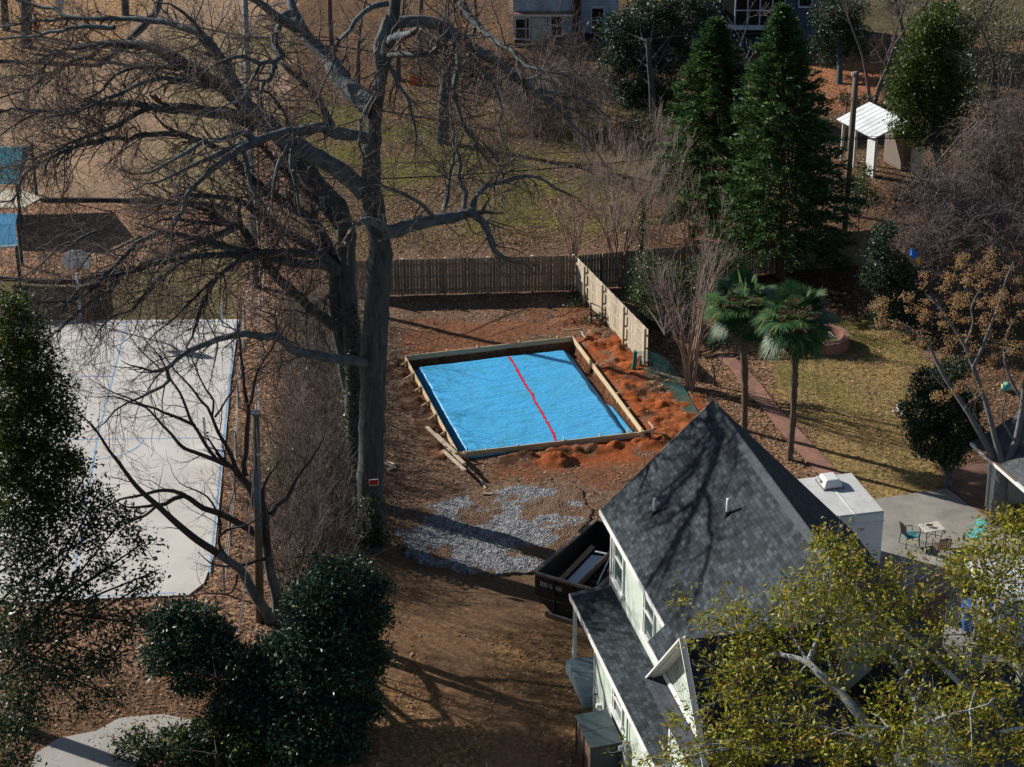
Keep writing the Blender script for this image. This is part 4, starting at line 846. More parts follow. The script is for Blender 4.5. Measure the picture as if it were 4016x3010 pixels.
tag(mb.build('garden_hose', mat('hose_grey', (.50, .53, .47))), 'pale garden hose curled on the lawn beside the camellia', 'hose')
def uvsphere(mb, c, r, n=20, m_=12, mi=None):
    c = Vector(c); b = len(mb.v)
    for i in range(m_ + 1):
        t = math.pi * i / m_
        for j in range(n): p = 2 * math.pi * j / n; mb.v.append(tuple(c + Vector((math.sin(t) * math.cos(p), math.sin(t) * math.sin(p), math.cos(t))) * r))
    for i in range(m_):
        for j in range(n):
            mb.f.append((b + i * n + j, b + (i + 1) * n + j, b + (i + 1) * n + (j + 1) % n, b + i * n + (j + 1) % n)); mb.m.append(mi(i, j) if mi else 0)
bc = G(*C6(2100, 835)) + Vector((0, 0, .21)); mb = MB(); uvsphere(mb, bc, .21, 20, 12, lambda i, j: 1 if ((i // 3) + (j // 4)) % 3 == 0 else 0)
tag(mb.build('ball', [mat('ball_teal', (.04, .42, .45), None, .4), mat('ball_yellow', (.55, .60, .20), None, .4)], None, True), 'teal and yellow ball on the lawn by the chinaberry tree', 'ball')
kt = thing('toy_parrot', D(3590, 1012, 84), 'blue and yellow toy bird caught in the bare branches on the right', 'toy'); k0 = D(3590, 1012, 84)
mb = MB(); mb.tube([k0 + Vector((-.2, 0, .42)), k0 + Vector((-.12, 0, .2)), k0 + Vector((0, .02, .02)), k0 + Vector((.06, 0, -.05))], [.03, .15, .14, .05], 8); mb.build('body', mat('toy_blue', (.02, .16, .60)), kt)
mb = MB(); mb.tube([k0 + Vector((.02, 0, .0)), k0 + Vector((.12, 0, -.10)), k0 + Vector((.22, 0, -.30))], [.09, .10, .03], 8); mb.build('tail', mat('toy_yellow', (.70, .36, .02)), kt)

# ------------------------------------------------------------------ utility poles, wires
polem = mat('pole_wood', (.12, .09, .065), (.20, .16, .12), .9, 3, .15, 20, stretch=(4, 4, .4)); poleg = mat('pole_grey', (.24, .24, .24), (.34, .33, .32), .9, 3, .15, 20, stretch=(4, 4, .4))
wirem = mat('wire_black', (.012, .012, .012), None, .6); metal = mat('galvanised', (.45, .47, .49), (.55, .57, .58), .4, 6, metal=.6); insul = mat('porcelain', (.70, .72, .72), None, .25)
p1 = G(1003, 1126); pole1 = thing('utility_pole', p1, 'tall grey utility pole with a crossarm among the bare limbs', 'utility pole')
tp = D(958, -60, p1.y); mb = MB(); mb.tube([p1 + Vector((0, 0, -.3)), p1.lerp(tp, .5), tp], [.19, .165, .14], 14); mb.build('pole', poleg, pole1, True)
c0, c1 = D(910, 150, p1.y - .22), D(1115, 148, p1.y - .22); mb = MB(); mb.beam(c0, c1, .10, .13); mb.build('crossarm', polem, pole1)
for f in (.06, .93, .5): mb = MB(); q = c0.lerp(c1, f); mb.tube([q + Vector((0, 0, .06)), q + Vector((0, 0, .2))], [.05, .035], 8); mb.build('insulator', insul, pole1)
mb = MB(); a, b = D(1014, 215, p1.y - .2), D(1012, 520, p1.y - .2); mb.tube([a, b, p1 + Vector((.22, -.2, 0))], .05, 8); mb.build('conduit', mat('rust_conduit', (.22, .10, .05)), pole1)
p2 = Vector((-8.72, 61.5, 0)); top2 = D(1002, 1620, 61.5); pole2 = thing('utility_pole', p2, 'short brown utility pole with a metal cap beside the small bare tree', 'utility pole')
mb = MB(); mb.tube([p2 + Vector((0, 0, -.3)), top2], [.16, .125], 14); mb.build('pole', polem, pole2, True)
mb = MB(); mb.tube([top2, top2 + Vector((0, 0, .05)), top2 + Vector((0, 0, .10))], [.145, .14, .03], 14); mb.build('cap', metal, pole2)
mb = MB(); a = top2 + Vector((-.08, -.17, -2.05)); mb.beam(a, a + Vector((.03, 0, -2.2)), .12, .07, (0, 1, 0)); mb.build('riser_guard', mat('riser_blue_grey', (.10, .16, .22), (.14, .21, .27), .5, 4), pole2)
mb = MB(); mb.tube([top2 + Vector((.02, -.15, -.5)), top2 + Vector((.03, -.16, -1.5)), top2 + Vector((.0, -.17, -3.9))], .018, 6); uvsphere(mb, top2 + Vector((.02, -.16, -1.45)), .07, 8, 6); mb.build('cable_drop', metal, pole2)
p3 = D(3330, 911, 100.); p3 = G(3311, 911); top3 = D(3358, 283, p3.y); pole3 = thing('utility_pole', p3, 'brown utility pole standing in front of the pale metal roof', 'utility pole')
mb = MB(); mb.tube([p3 + Vector((0, 0, -.3)), top3], [.17, .145], 14); mb.build('pole', polem, pole3, True)
mb = MB(); q = top3 + Vector((-.2, -.1, -.15)); mb.tube([q + Vector((.08, 0, -.05)), q], .03, 6); mb.tube([q, q + Vector((0, 0, .16))], [.06, .04], 8); mb.build('insulator', insul, pole3)
def wire(name, pts, sag, r, label, m=wirem, n=26):
    mb = MB(); P = []
    for i in range(len(pts) - 1):
        for k in range(n + (i == len(pts) - 2)):
            t = k / n; q = Vector(pts[i]).lerp(Vector(pts[i + 1]), t); q.z -= sag * 4 * t * (1 - t); P.append(q)
    mb.tube(P, r, 5); o = mb.build(name, m); tag(o, label, 'wire', 'overhead wires'); return o
wa = D(1010, 690, p1.y - .2); wire('cable', [wa, D(1496, 702, 95), D(2190, 660, 97), D(3300, 547, p3.y - .2), D(4100, 520, 104)], .04, .034, 'thickest black cable crossing the frame from the grey pole past the big trunk')
wire('cable', [D(1012, 650, p1.y - .2), D(1530, 642, 95), D(2190, 600, 97), D(3302, 540, p3.y - .2), D(4100, 508, 104)], .04, .016, 'thin black cable strung just above the thickest black cable')
wire('wire', [D(1114, 140, p1.y), D(2140, 190, 118), D(2650, 142, 118), D(3144, 122, 118), D(4100, 100, 118)], .03, .011, 'highest thin wire passing in front of the blue houses', mat('wire_green_grey', (.10, .14, .13)))
wire('wire', [D(930, 145, p1.y), D(1020, 1000, 76), top2 + Vector((0, -.05, -.1))], .0, .012, 'left one of the pale wires dropping from the crossarm to the short brown pole', mat('wire_pale', (.50, .50, .52)))
wire('wire', [c1, D(1036, 1000, 76), top2 + Vector((.08, 0, -.05))], .0, .012, 'right one of the pale wires dropping from the crossarm to the short brown pole', mat('wire_pale', (0, 0, 0)))
wire('wire', [top2 + Vector((0, 0, -.6)), D(958, 2330, 60.6), D(935, 2480, 60)], .0, .022, 'pale guy cable running from the short brown pole down to the leaf litter', mat('wire_pale', (0, 0, 0)))
wire('wire', [D(1500, 2300, 57), D(2100, 2340, 60.2), hit := HW(-2.6, -.1, 2.45)], .02, .010, 'thin service wire reaching the side roof of the green house')
gw = thing('guy_wire', G(466, 1160), 'steel guy wire with a yellow plastic guard leaning towards the grey pole', 'guy wire'); ga, gb = G(466, 1160), D(985, 300, p1.y)
mb = MB(); mb.tube([ga, gb], .008, 5); mb.build('strand', metal, gw); mb = MB(); mb.tube([ga.lerp(gb, .01), ga.lerp(gb, .15)], .035, 8); mb.build('guard', mat('guard_yellow', (.62, .38, .02)), gw)
g2 = thing('guy_wire', G(2945, 300), 'white and black striped guy guard slanting between the two conifers', 'guy wire'); ga, gb = D(2910, 190, 104), D(2785, -14, 104)
mb = MB(); mb.tube([ga + (ga - gb) * 2.2, gb], .010, 5); mb.build('strand', metal, g2)
mb = MB(); mb2 = MB()
for k in range(22): (mb if k % 2 else mb2).tube([ga.lerp(gb, k / 22), ga.lerp(gb, (k + 1) / 22)], .030, 7)
mb.build('white_band', mat('band_white', (.62, .62, .60)), g2); mb2.build('black_band', wirem, g2)
# wire fence posts along the court
wf = thing('wire_fence', G(925, 1440), 'low wire fence with thin wooden posts along the right side of the court', 'fence'); fps = [(1000, 1130), (960, 1290), (948, 1440), (935, 1600), (926, 1790), (922, 1960), (905, 2140), (880, 2330)]; mb = None; prev = None
tops = []
for q in fps:
    g = G(*q); mb = MB(); mb.tube([g + Vector((0, 0, -.1)), g + Vector((.02, 0, 1.15))], .05, 8); mb.build('post', poleg, wf); tops.append(g)
for z in (.3, .7, 1.1):
    mb = MB(); mb.tube([g + Vector((0, 0, z)) for g in tops], .005, 4); mb.build('strand', metal, wf)
# red sign on the trunk is added with the tree; net posts and hoop on the court
galv = mat('post_paint', (.45, .50, .55), (.55, .60, .64), .5, 4)
for q, t_, lb in (((873, 1280), (872, 1190), 'short grey net post at the far right corner of the court'), ((807, 1752), (804, 1636), 'short grey net post where the blue cross line meets the court edge')):
    g = G(*q, .03); tpz = D(*t_, g.y); t = thing('net_post', g, lb, 'post', 'net posts on the court'); mb = MB(); mb.beam(g, Vector((g.x, g.y, tpz.z)), .09, .09, (0, 1, 0)); mb.build('post', galv, t); mb = MB(); mb.beam(g + Vector((.06, 0, .62)), g + Vector((.16, 0, .62)), .05, .07); mb.build('winch', iron, t)
hpz = G(318, 1263); hoop = thing('basketball_hoop', hpz, 'basketball hoop with a fan-shaped grey backboard at the far end of the court', 'basketball hoop')
mb = MB(); mb.tube([hpz, hpz + Vector((0, 0, 2.7)), hpz + Vector((-.05, -.5, 3.2))], .06, 10); mb.build('pole', galv, hoop)
bcx = D(304, 1060, hpz.y - .6); b0 = Vector((bcx.x, bcx.y, bcx.z)); fanp = [(-.42, 0), (.42, 0), (.66, .30), (.66, .55), (.50, .80), (.22, .95), (-.22, .95), (-.50, .80), (-.66, .55), (-.66, .30)]
mb = MB(); f_ = [b0 + Vector((x_, 0, z_)) for x_, z_ in fanp]; k_ = [q + Vector((0, .05, 0)) for q in f_]; n = len(f_); mb.add(f_ + k_, [tuple(range(n)), tuple(reversed(range(n, 2 * n)))] + [(i, i + n, (i + 1) % n + n, (i + 1) % n) for i in range(n)]); mb.build('backboard', mat('backboard', (.40, .41, .43), (.50, .51, .52), .5, 3), hoop)
mb = MB(); mb.tube([b0 + Vector((math.cos(a_) * .23, -.30 + math.sin(a_) * .23, .12)) for a_ in np.linspace(0, 2 * math.pi, 17)], .018, 5); mb.build('rim', mat('hoop_red', (.6, .07, .04)), hoop)

# ------------------------------------------------------------------ park: shade canopies, bark edging, pad
tealr = mat('canopy_teal', (.015, .13, .16), (.02, .17, .21), .6, .8); bluer = mat('canopy_blue', (.03, .15, .27), (.045, .20, .34), .6, .8)
cn = thing('shade_canopy', G(148, 735), 'dark teal shade canopy of the playground at the left edge, the farther one', 'canopy')
Zc = 2.75; q = [G(-260, 585, Zc), G(-240, 712, Zc), G(70, 722, Zc), G(128, 574, Zc)]; ap = (q[0] + q[2]) / 2 + Vector((0, 0, .9)); ap2 = ap + Vector((2.5, .4, 0))
mb = MB(); mb.slab([q[0], q[1], ap], .03); mb.slab([q[1], q[2], ap2, ap], .03); mb.slab([q[2], q[3], ap2], .03); mb.slab([q[3], q[0], ap, ap2], .03); mb.build('fabric', tealr, cn)
for k in (2, 3): 
    mb = MB(); mb.tube([(q[k].x - .05, q[k].y, 0), (q[k].x - .05, q[k].y, Zc)], .08, 10); mb.build('post', mat('canopy_post', (.04, .06, .07)), cn)
cn2 = thing('shade_canopy', G(90, 1020), 'blue shade canopy of the playground at the left edge, the nearer one', 'canopy'); q = [G(-300, 835, Zc), G(-300, 985, Zc), G(68, 962, Zc), G(70, 838, Zc)]
mb = MB(); mid0, mid1 = (q[0] + q[1]) / 2 + Vector((0, 0, .5)), (q[2] + q[3]) / 2 + Vector((-.1, 0, .25)); mb.slab([q[1], q[2], mid1, mid0], .03); mb.slab([q[3], q[0], mid0, mid1], .03); mb.build('fabric', bluer, cn2)
mb = MB(); mb.beam(q[1] + Vector((0, -.03, -.05)), q[2] + Vector((0, -.03, -.05)), .06, .12); mb.build('valance', mat('canopy_edge', (.55, .56, .56)), cn2)
for k in (2, 3):
    mb = MB(); mb.tube([(q[k].x - .05, q[k].y, 0), (q[k].x - .05, q[k].y, Zc)], .08, 10); mb.build('post', mat('canopy_post', (0, 0, 0)), cn2)
edg = mat('edging_timber', (.035, .028, .028), (.07, .055, .05), .9, 4)
def edging(pts, label, h=.24):
    mb = MB(); P = [G(*q) for q in pts]
    for a, b in zip(P, P[1:]): mb.beam(a + Vector((0, 0, h / 2 - .05)), b + Vector((0, 0, h / 2 - .05)), .18, h)
    tag(mb.build('edging', edg), label, 'edging', 'dark timber edging of the bark play areas')
edging([(-500, 242), (0, 245), (190, 252), (373, 262), (460, 200), (600, 60), (640, -60)], 'dark timber edging round the far bark play area')
edging([(-500, 1085), (0, 1098), (160, 1110), (300, 1110), (520, 1060), (760, 960), (893, 903), (926, 868), (915, 832), (820, 806), (600, 795), (380, 790), (160, 790)], 'dark timber edging curving round the near bark play area')

# person far up in the park
pp = G(146, 156); per = thing('person', pp, 'person in a dark top and red trousers standing in the far bark play area', 'person')
def skin_mesh(name, verts, edges, radii, m, parent, sub=1):
    me = bpy.data.meshes.new(name); me.from_pydata([tuple(v_) for v_ in verts], edges, []); o = bpy.data.objects.new(name, me); link(o, parent)
    sk = o.modifiers.new('skin', 'SKIN'); me.skin_vertices.new() if not me.skin_vertices else None
    for i, r in enumerate(radii): me.skin_vertices[0].data[i].radius = (r, r)
    me.skin_vertices[0].data[0].use_root = True
    sb = o.modifiers.new('sub', 'SUBSURF'); sb.levels = sub; sb.render_levels = sub; me.materials.append(m); return o
B = lambda x, y, z: pp + Vector((x, y, z))
V = [B(0, 0, .92), B(0, 0, 1.15), B(0, 0, 1.38), B(0, -.01, 1.50), B(0, -.02, 1.62), B(0, -.02, 1.72), B(.20, 0, 1.38), B(.27, -.02, 1.12), B(.28, -.10, .88), B(.29, -.13, .78), B(-.20, 0, 1.38), B(-.27, -.02, 1.12), B(-.27, -.09, .88), B(-.27, -.12, .78),
     B(.10, 0, .86), B(.12, -.02, .48), B(.13, .02, .09), B(.13, -.14, .04), B(-.10, 0, .86), B(-.12, .04, .48), B(-.13, .02, .09), B(-.13, -.14, .04)]
E_ = [(0, 1), (1, 2), (2, 3), (3, 4), (4, 5), (2, 6), (6, 7), (7, 8), (8, 9), (2, 10), (10, 11), (11, 12), (12, 13), (0, 14), (14, 15), (15, 16), (16, 17), (0, 18), (18, 19), (19, 20), (20, 21)]
skin_mesh('body', V, E_, [.14, .13, .14, .055, .10, .085, .06, .045, .035, .03, .06, .045, .035, .03, .09, .065, .045, .04, .09, .065, .045, .04], mat('skin_tone', (.42, .24, .16)), per)
skin_mesh('jacket', V[:4] + [V[6], V[7], V[8], V[10], V[11], V[12]], [(0, 1), (1, 2), (2, 3), (2, 4), (4, 5), (5, 6), (2, 7), (7, 8), (8, 9)], [.165, .15, .16, .07, .075, .06, .05, .075, .06, .05], mat('dark_cloth', (.012, .013, .018)), per)
skin_mesh('trousers', [V[0], V[14], V[15], V[16], V[18], V[19], V[20]], [(0, 1), (1, 2), (2, 3), (0, 4), (4, 5), (5, 6)], [.155, .11, .085, .07, .11, .085, .07], mat('red_cloth', (.45, .03, .02)), per)
mb = MB(); uvsphere(mb, B(0, .01, 1.70), .115, 12, 8); mb.build('hair', mat('dark_hair', (.02, .015, .012)), per, True)
tb2 = thing('park_sign', G(240, 66), 'pale blue-grey board on a post far up in the park', 'sign'); g = G(240, 66); mb = MB(); mb.tube([g, g + Vector((0, 0, .9))], .05, 8); mb.build('post', edg, tb2); mb = MB(); mb.box(g + Vector((-.28, -.06, .5)), (.56, 0, 0), (0, .05, 0), (0, 0, .8)); mb.build('board', mat('sign_grey_blue', (.42, .47, .56)), tb2)

# ------------------------------------------------------------------ houses and shed at the back
sidb = brickmat('pale_lap_siding', (.36, .46, .54), (.40, .50, .57), (.20, .27, .33), 9.0, .20, .012, .7, offset=0)
sidd = brickmat('navy_lap_siding', (.055, .10, .155), (.065, .115, .175), (.025, .05, .08), 9.0, .20, .012, .7, offset=0)
roofl = brickmat('leafy_shingle', (.20, .13, .09), (.28, .19, .13), (.10, .07, .05), .4, .2, .01, .95)
bh = thing('blue_house', G(2150, 195), 'pale blue clapboard house with a brick chimney at the top of the frame', 'house'); hy = G(2150, 190).y
def wq(mb, p0, p1, z0, z1, mi=0):
    a, b = Vector((*p0, z0)), Vector((*p1, z0)); w = (b - a).length; mb.quad([a, b, b + Vector((0, 0, z1 - z0)), a + Vector((0, 0, z1 - z0))], mi, [(0, z0), (w, z0), (w, z1), (0, z1)])
X0, X1, X2 = D(2012, 190, hy).x, D(2245, 190, hy).x, D(2425, 190, hy).x; zf = .9
mb = MB(); wq(mb, (X0, hy), (X1, hy), zf, 3.6); wq(mb, (X0, hy + 8), (X0, hy), zf, 3.6); wq(mb, (X1, hy + .6), (X2, hy + .6), zf, 7); wq(mb, (X2, hy + .6), (X2, hy + 9), zf, 7); mb.build('wall', sidb, bh)
mb = MB(); mb.box((X0 + .1, hy + .1, -.1), (X2 - X0 - .2, 0, 0), (0, 7, 0), (0, 0, 1.0)); mb.build('foundation', mat('crawl_dark', (.03, .025, .025)), bh)
zr = D(2100, 45, hy).z; mb = MB(); mb.slab([Vector((X0 - .3, hy - .4, zr - .12)), Vector((X1 + .1, hy - .4, zr - .12)), Vector((X1 + .1, hy + 5, zr + 1.7)), Vector((X0 - .3, hy + 5, zr + 1.7))], .15, 0, (1, 0, 0), 1); mb.build('roof', [roofl, trim], bh)
bt = mat('blue_white_trim', (.50, .60, .66), (.55, .64, .70), .6, 3)
def bwin(x0p, x1p, y0p, y1p, yy):
    a, b = D(x0p, y1p, yy), D(x1p, y0p, yy); mb = MB(); w = .11; y_ = yy - .03
    for xx_ in (a.x - w / 2, b.x + w / 2): mb.beam((xx_, y_, a.z - .1), (xx_, y_, b.z + .12), .08, w, (0, 1, 0))
    mb.beam((a.x - w, y_, b.z + .06), (b.x + w, y_, b.z + .06), .08, .12); mb.beam((a.x - w - .05, y_ - .03, a.z - .05), (b.x + w + .05, y_ - .03, a.z - .05), .14, .08); mb.beam((a.x, y_, (a.z + b.z) / 2), (b.x, y_, (a.z + b.z) / 2), .06, .06)
    f = mb.build('window', bt, bh); g_ = MB(); g_.quad([(a.x, yy - .01, a.z), (b.x, yy - .01, a.z), (b.x, yy - .01, b.z), (a.x, yy - .01, b.z)]); g_.build('pane', mat('dark_pane', (.008, .009, .011), None, .1, spec=.6), f)
bwin(2024, 2058, 76, 150, hy); bwin(2066, 2074, 72, 153, hy); bwin(2146, 2150, 66, 146, hy); bwin(2162, 2202, 66, 138, hy); bwin(2321, 2366, 33, 128, hy + .6)
a, b = D(2084, 176, hy), D(2136, 72, hy); mb = MB(); mb.box((a.x, hy - .05, a.z), (b.x - a.x, 0, 0), (0, .06, 0), (0, 0, b.z - a.z)); mb.build('door', mat('grey_door', (.42, .48, .45), (.46, .52, .48), .6, 2), bh)
a, b = D(2246, 195, hy - .3), D(2279, -60, hy - .3); mb = MB(); brickbox(mb, Vector(((a.x + b.x) / 2, hy - .0, 0)), (b.x - a.x) / 2, .4, 0, 8.5); mb.build('chimney', brickmat('dark_chimney_brick', (.10, .045, .035), (.06, .03, .025), (.05, .04, .035), .22, .08, .012, .9), bh)
nh = thing('navy_house', G(3000, 110), 'dark navy clapboard house with a screened porch at the top of the frame', 'house'); ny_ = 134.0
xa, xb, xc, xd = D(2815, 80, ny_).x, D(2882, 80, ny_).x, D(3075, 80, ny_).x, D(3230, 80, ny_).x
zb_ = D(2950, 85, ny_).z; mb = MB(); wq(mb, (xc, ny_), (xd, ny_), 1.0, 9); wq(mb, (xd, ny_), (xd, ny_ + 8), 1, 9); wq(mb, (xa - 1, ny_ + 3.2), (xc, ny_ + 3.2), 1, 9); wq(mb, (xc, ny_ + 3.2), (xc, ny_), 1, 9); mb.build('wall', sidd, nh)
mb = MB(); mb.box((xa - 1, ny_ + .1, 0), (xd - xa + 1, 0, 0), (0, 6, 0), (0, 0, 1.0)); mb.build('foundation', mat('navy_base', (.03, .055, .085)), nh)
mb = MB(); mb.box((xa, ny_ - .1, zb_ - .55), (xc - xa, 0, 0), (0, 3.3, 0), (0, 0, .3)); mb.build('porch_floor', bt, nh)
scr = mat('porch_screen', (.006, .007, .009), None, .5)
mb = MB(); mb.quad([(xb, ny_ + .05, zb_ - .25), (xc, ny_ + .05, zb_ - .25), (xc, ny_ + .05, zb_ + 3), (xb, ny_ + .05, zb_ + 3)]); mb.quad([(xa - .5, ny_ + 1.5, zb_ - .25), (xb, ny_ + .05, zb_ - .25), (xb, ny_ + .05, zb_ + 3), (xa - .5, ny_ + 1.5, zb_ + 3)]); mb.build('screen', scr, nh)
for k in range(5):
    xx_ = xb + (xc - xb) * k / 4; mb = MB(); mb.beam((xx_, ny_ - .02, zb_ - .25), (xx_, ny_ - .02, zb_ + 3), .08, .10, (0, 1, 0)); mb.build('post', bt, nh)
mb = MB(); mb.beam((xb, ny_ - .03, zb_ + .75), (xc, ny_ - .03, zb_ + .75), .05, .07); mb.build('rail', bt, nh)
a, b = D(3135, 24, ny_), D(3186, -60, ny_); mb = MB(); mb.beam((a.x - .08, ny_ - .03, a.z - .06), (b.x + .08, ny_ - .03, a.z - .06), .1, .12)
for xx_ in (a.x - .05, b.x + .05): mb.beam((xx_, ny_ - .03, a.z), (xx_, ny_ - .03, b.z), .07, .1, (0, 1, 0))
f = mb.build('window', bt, nh); mb = MB(); mb.quad([(a.x, ny_ - .01, a.z), (b.x, ny_ - .01, a.z), (b.x, ny_ - .01, b.z), (a.x, ny_ - .01, b.z)]); mb.build('pane', mat('dark_pane', (0, 0, 0)), f)
# metal-roofed shed
sz = 3.0; s0, s1, s2, s3 = G(3280, 468, 2.35), G(3410, 400, 3.35), G(3560, 475, 3.35), G(3405, 575, 2.35)
mr_ = brickmat('standing_seam', (.60, .61, .62), (.66, .67, .67), (.22, .23, .24), 40.0, .42, .03, .45, offset=0)
sh = thing('metal_roof_shed', Vector((s3.x, s3.y, 0)), 'small pavilion with a pale standing-seam metal roof behind the brown pole', 'shed')
ud = (s1 - s0); mb = MB(); s4 = s2 + (s1 - s0) * -1; s3b = s0 + (s2 - s1)
mb.slab([s0, s3b, s2, s1], .08, 0, ud, 0); back = Vector((s1.x - s0.x, s1.y - s0.y, 0)); mb.slab([s1, s2, s2 + back + Vector((0, 0, -1)), s1 + back + Vector((0, 0, -1))], .08, 0, ud, 0); mb.build('roof', mr_, sh)
sw = mat('shed_wall', (.55, .55, .52), (.62, .62, .59), .7, 3); ex = (s3b - s0).normalized(); ey = Vector((back.x, back.y, 0)).normalized()
mb = MB(); 
for p_, h_ in ((s0 + ey * .3 + ex * .25, 2.4), (s3b + ey * .3 - ex * .25, 2.4), (s0 + ey * .3 + ex * 1.6, 2.4)): mb = MB(); mb.beam((p_.x, p_.y, 0), (p_.x, p_.y, h_), .14, .14, (0, 1, 0)); mb.build('post', sw, sh)
mb = MB(); p_ = s3b + ey * .35 - ex * 1.2; q_ = s3b + ey * .35 - ex * .2; mb.quad([(p_.x, p_.y, 0), (q_.x, q_.y, 0), (q_.x, q_.y, 2.35), (p_.x, p_.y, 2.35)]); p_ = s0 + ey * 3 + ex * .2; q_ = s3b + ey * 3 - ex * .2; mb.quad([(p_.x, p_.y, 0), (q_.x, q_.y, 0), (q_.x, q_.y, 2.6), (p_.x, p_.y, 2.6)]); mb.build('wall', sw, sh)
mb = MB(); p_ = s0 + ey * 2.6 + ex * .4; mb.box((p_.x, p_.y, 0), ex * 2.0, ey * .3, (0, 0, 2.0)); mb.build('brick_panel', brickmat('shed_brick', (.35, .16, .10), (.26, .11, .08), (.2, .16, .13), .2, .075, .012), sh)
tk = thing('orange_tarp', G(1628, 330), 'small bright orange sheet in the dark undergrowth behind the big trunk', 'tarp'); mb = MB(); g = G(1628, 338); rr0 = random.Random(6); ps_ = [g + Vector((-.35, 0, .02)), g + Vector((.35, 0, .05)), g + Vector((.25, .2, .45)), g + Vector((-.3, .15, .7))]; mb.slab(ps_, .03); mb.slab([g + Vector((.3, 0, .05)), g + Vector((.5, .3, .1)), g + Vector((.25, .22, .45))], .03); mb.build('sheet', mat('orange_sheet', (.65, .09, .01), (.72, .12, .02), .6, 5), tk)
lad = thing('plywood_board', G(3352, 850), 'tall weathered board leaning on the shaded fence right of the conifers', 'board'); g = G(3352, 850); mb = MB(); mb.slab([g + Vector((-.30, 0, 0)), g + Vector((.30, 0, 0)), g + Vector((.33, .3, 1.75)), g + Vector((-.20, .3, 1.75))], .04); mb.build('plank', mat('silver_board', (.22, .19, .17), (.33, .29, .26), .9, 4, stretch=(4, 4, .5)), lad)
# ------------------------------------------------------------------ growing tools
class Wood:
    """collects tapering tubes (few-sided) into one numpy mesh"""
    def __init__(s): s.V = []; s.F = []; s.n = 0
    def tube(s, pts, rad, sides):
        P = np.asarray(pts, float); k = len(P)
        if k < 2: return
        T = np.empty_like(P); T[1:-1] = P[2:] - P[:-2]; T[0] = P[1] - P[0]; T[-1] = P[-1] - P[-2]
        T /= (np.linalg.norm(T, axis=1, keepdims=True) + 1e-9)
        ref = np.array((.31, .87, .38)); A = np.cross(T, ref); A /= (np.linalg.norm(A, axis=1, keepdims=True) + 1e-9); B = np.cross(T, A)
        q = np.arange(sides) * 2 * math.pi / sides; r = np.asarray(rad, float).reshape(-1, 1, 1)
        R = P[:, None, :] + r * (A[:, None, :] * np.cos(q)[None, :, None] + B[:, None, :] * np.sin(q)[None, :, None])
        s.V.append(R.reshape(-1, 3)); i = np.arange(k - 1)[:, None] * sides; j = np.arange(sides)[None, :]; j2 = (j + 1) % sides
        F = np.stack([i + j, i + j2, i + sides + j2, i + sides + j], -1).reshape(-1, 4) + s.n; s.F.append(F); s.n += k * sides
    def build(s, name, m, parent, smooth=True):
        return mesh_np(name, np.concatenate(s.V), np.concatenate(s.F), m, parent, smooth) if s.V else None
def smooth_line(P, R, step):
    """resample a traced polyline as a Catmull-Rom curve"""
    P = [np.array(p, float) for p in P]; out = []; rad = []
    for i in range(len(P) - 1):
        p0, p1, p2, p3 = P[max(i - 1, 0)], P[i], P[i + 1], P[min(i + 2, len(P) - 1)]; n = max(1, int(np.linalg.norm(p2 - p1) / step))
        for k in range(n):
            t = k / n; out.append(.5 * ((2 * p1) + (-p0 + p2) * t + (2 * p0 - 5 * p1 + 4 * p2 - p3) * t * t + (-p0 + 3 * p1 - 3 * p2 + p3) * t ** 3)); rad.append(R[i] * (1 - t) + R[i + 1] * t)
    out.append(P[-1]); rad.append(R[-1]); return np.array(out), np.array(rad)
def twig(rng, p, d, ln, r, wood, level, cfg, tips=None):
    seg = max(4, int(ln / cfg['seg'])); P = [np.array(p, float)]; d = np.array(d, float); d /= np.linalg.norm(d) + 1e-9; st = ln / seg
    for i in range(seg):
        d = d + rng.normal(0, cfg['wig'], 3) + np.array((0, 0, cfg['trop'] + cfg['trop2'] * (i / seg))); d /= np.linalg.norm(d) + 1e-9; P.append(P[-1] + d * st)
    P = np.array(P); rad = r * (1 - .8 * np.linspace(0, 1, seg + 1)); wood.tube(P, np.maximum(rad, cfg['rmin']), 3 if r < .02 else 4)
    if tips is not None and level <= cfg.get('tiplevel', 0): tips.append(P[-1]); tips.append(P[-2])
    if level > 0:
        n = max(1, int(rng.poisson(ln * cfg['dens'][level])))
        for _ in range(n):
            f = rng.uniform(.18, 1.0); i = min(int(f * seg), seg - 1); b = P[i] + (P[i + 1] - P[i]) * (f * seg - i if f < 1 else 0); t = P[i + 1] - P[i]; t /= np.linalg.norm(t) + 1e-9
            a = rng.normal(0, 1, 3); a -= t * a.dot(t); a /= np.linalg.norm(a) + 1e-9; ang = rng.uniform(*cfg['ang'])
            nd = t * math.cos(ang) + a * math.sin(ang); twig(rng, b, nd, ln * rng.uniform(*cfg['ratio']) * (1.15 - .5 * f), r * .55 * (1 - .5 * f), wood, level - 1, cfg, tips)
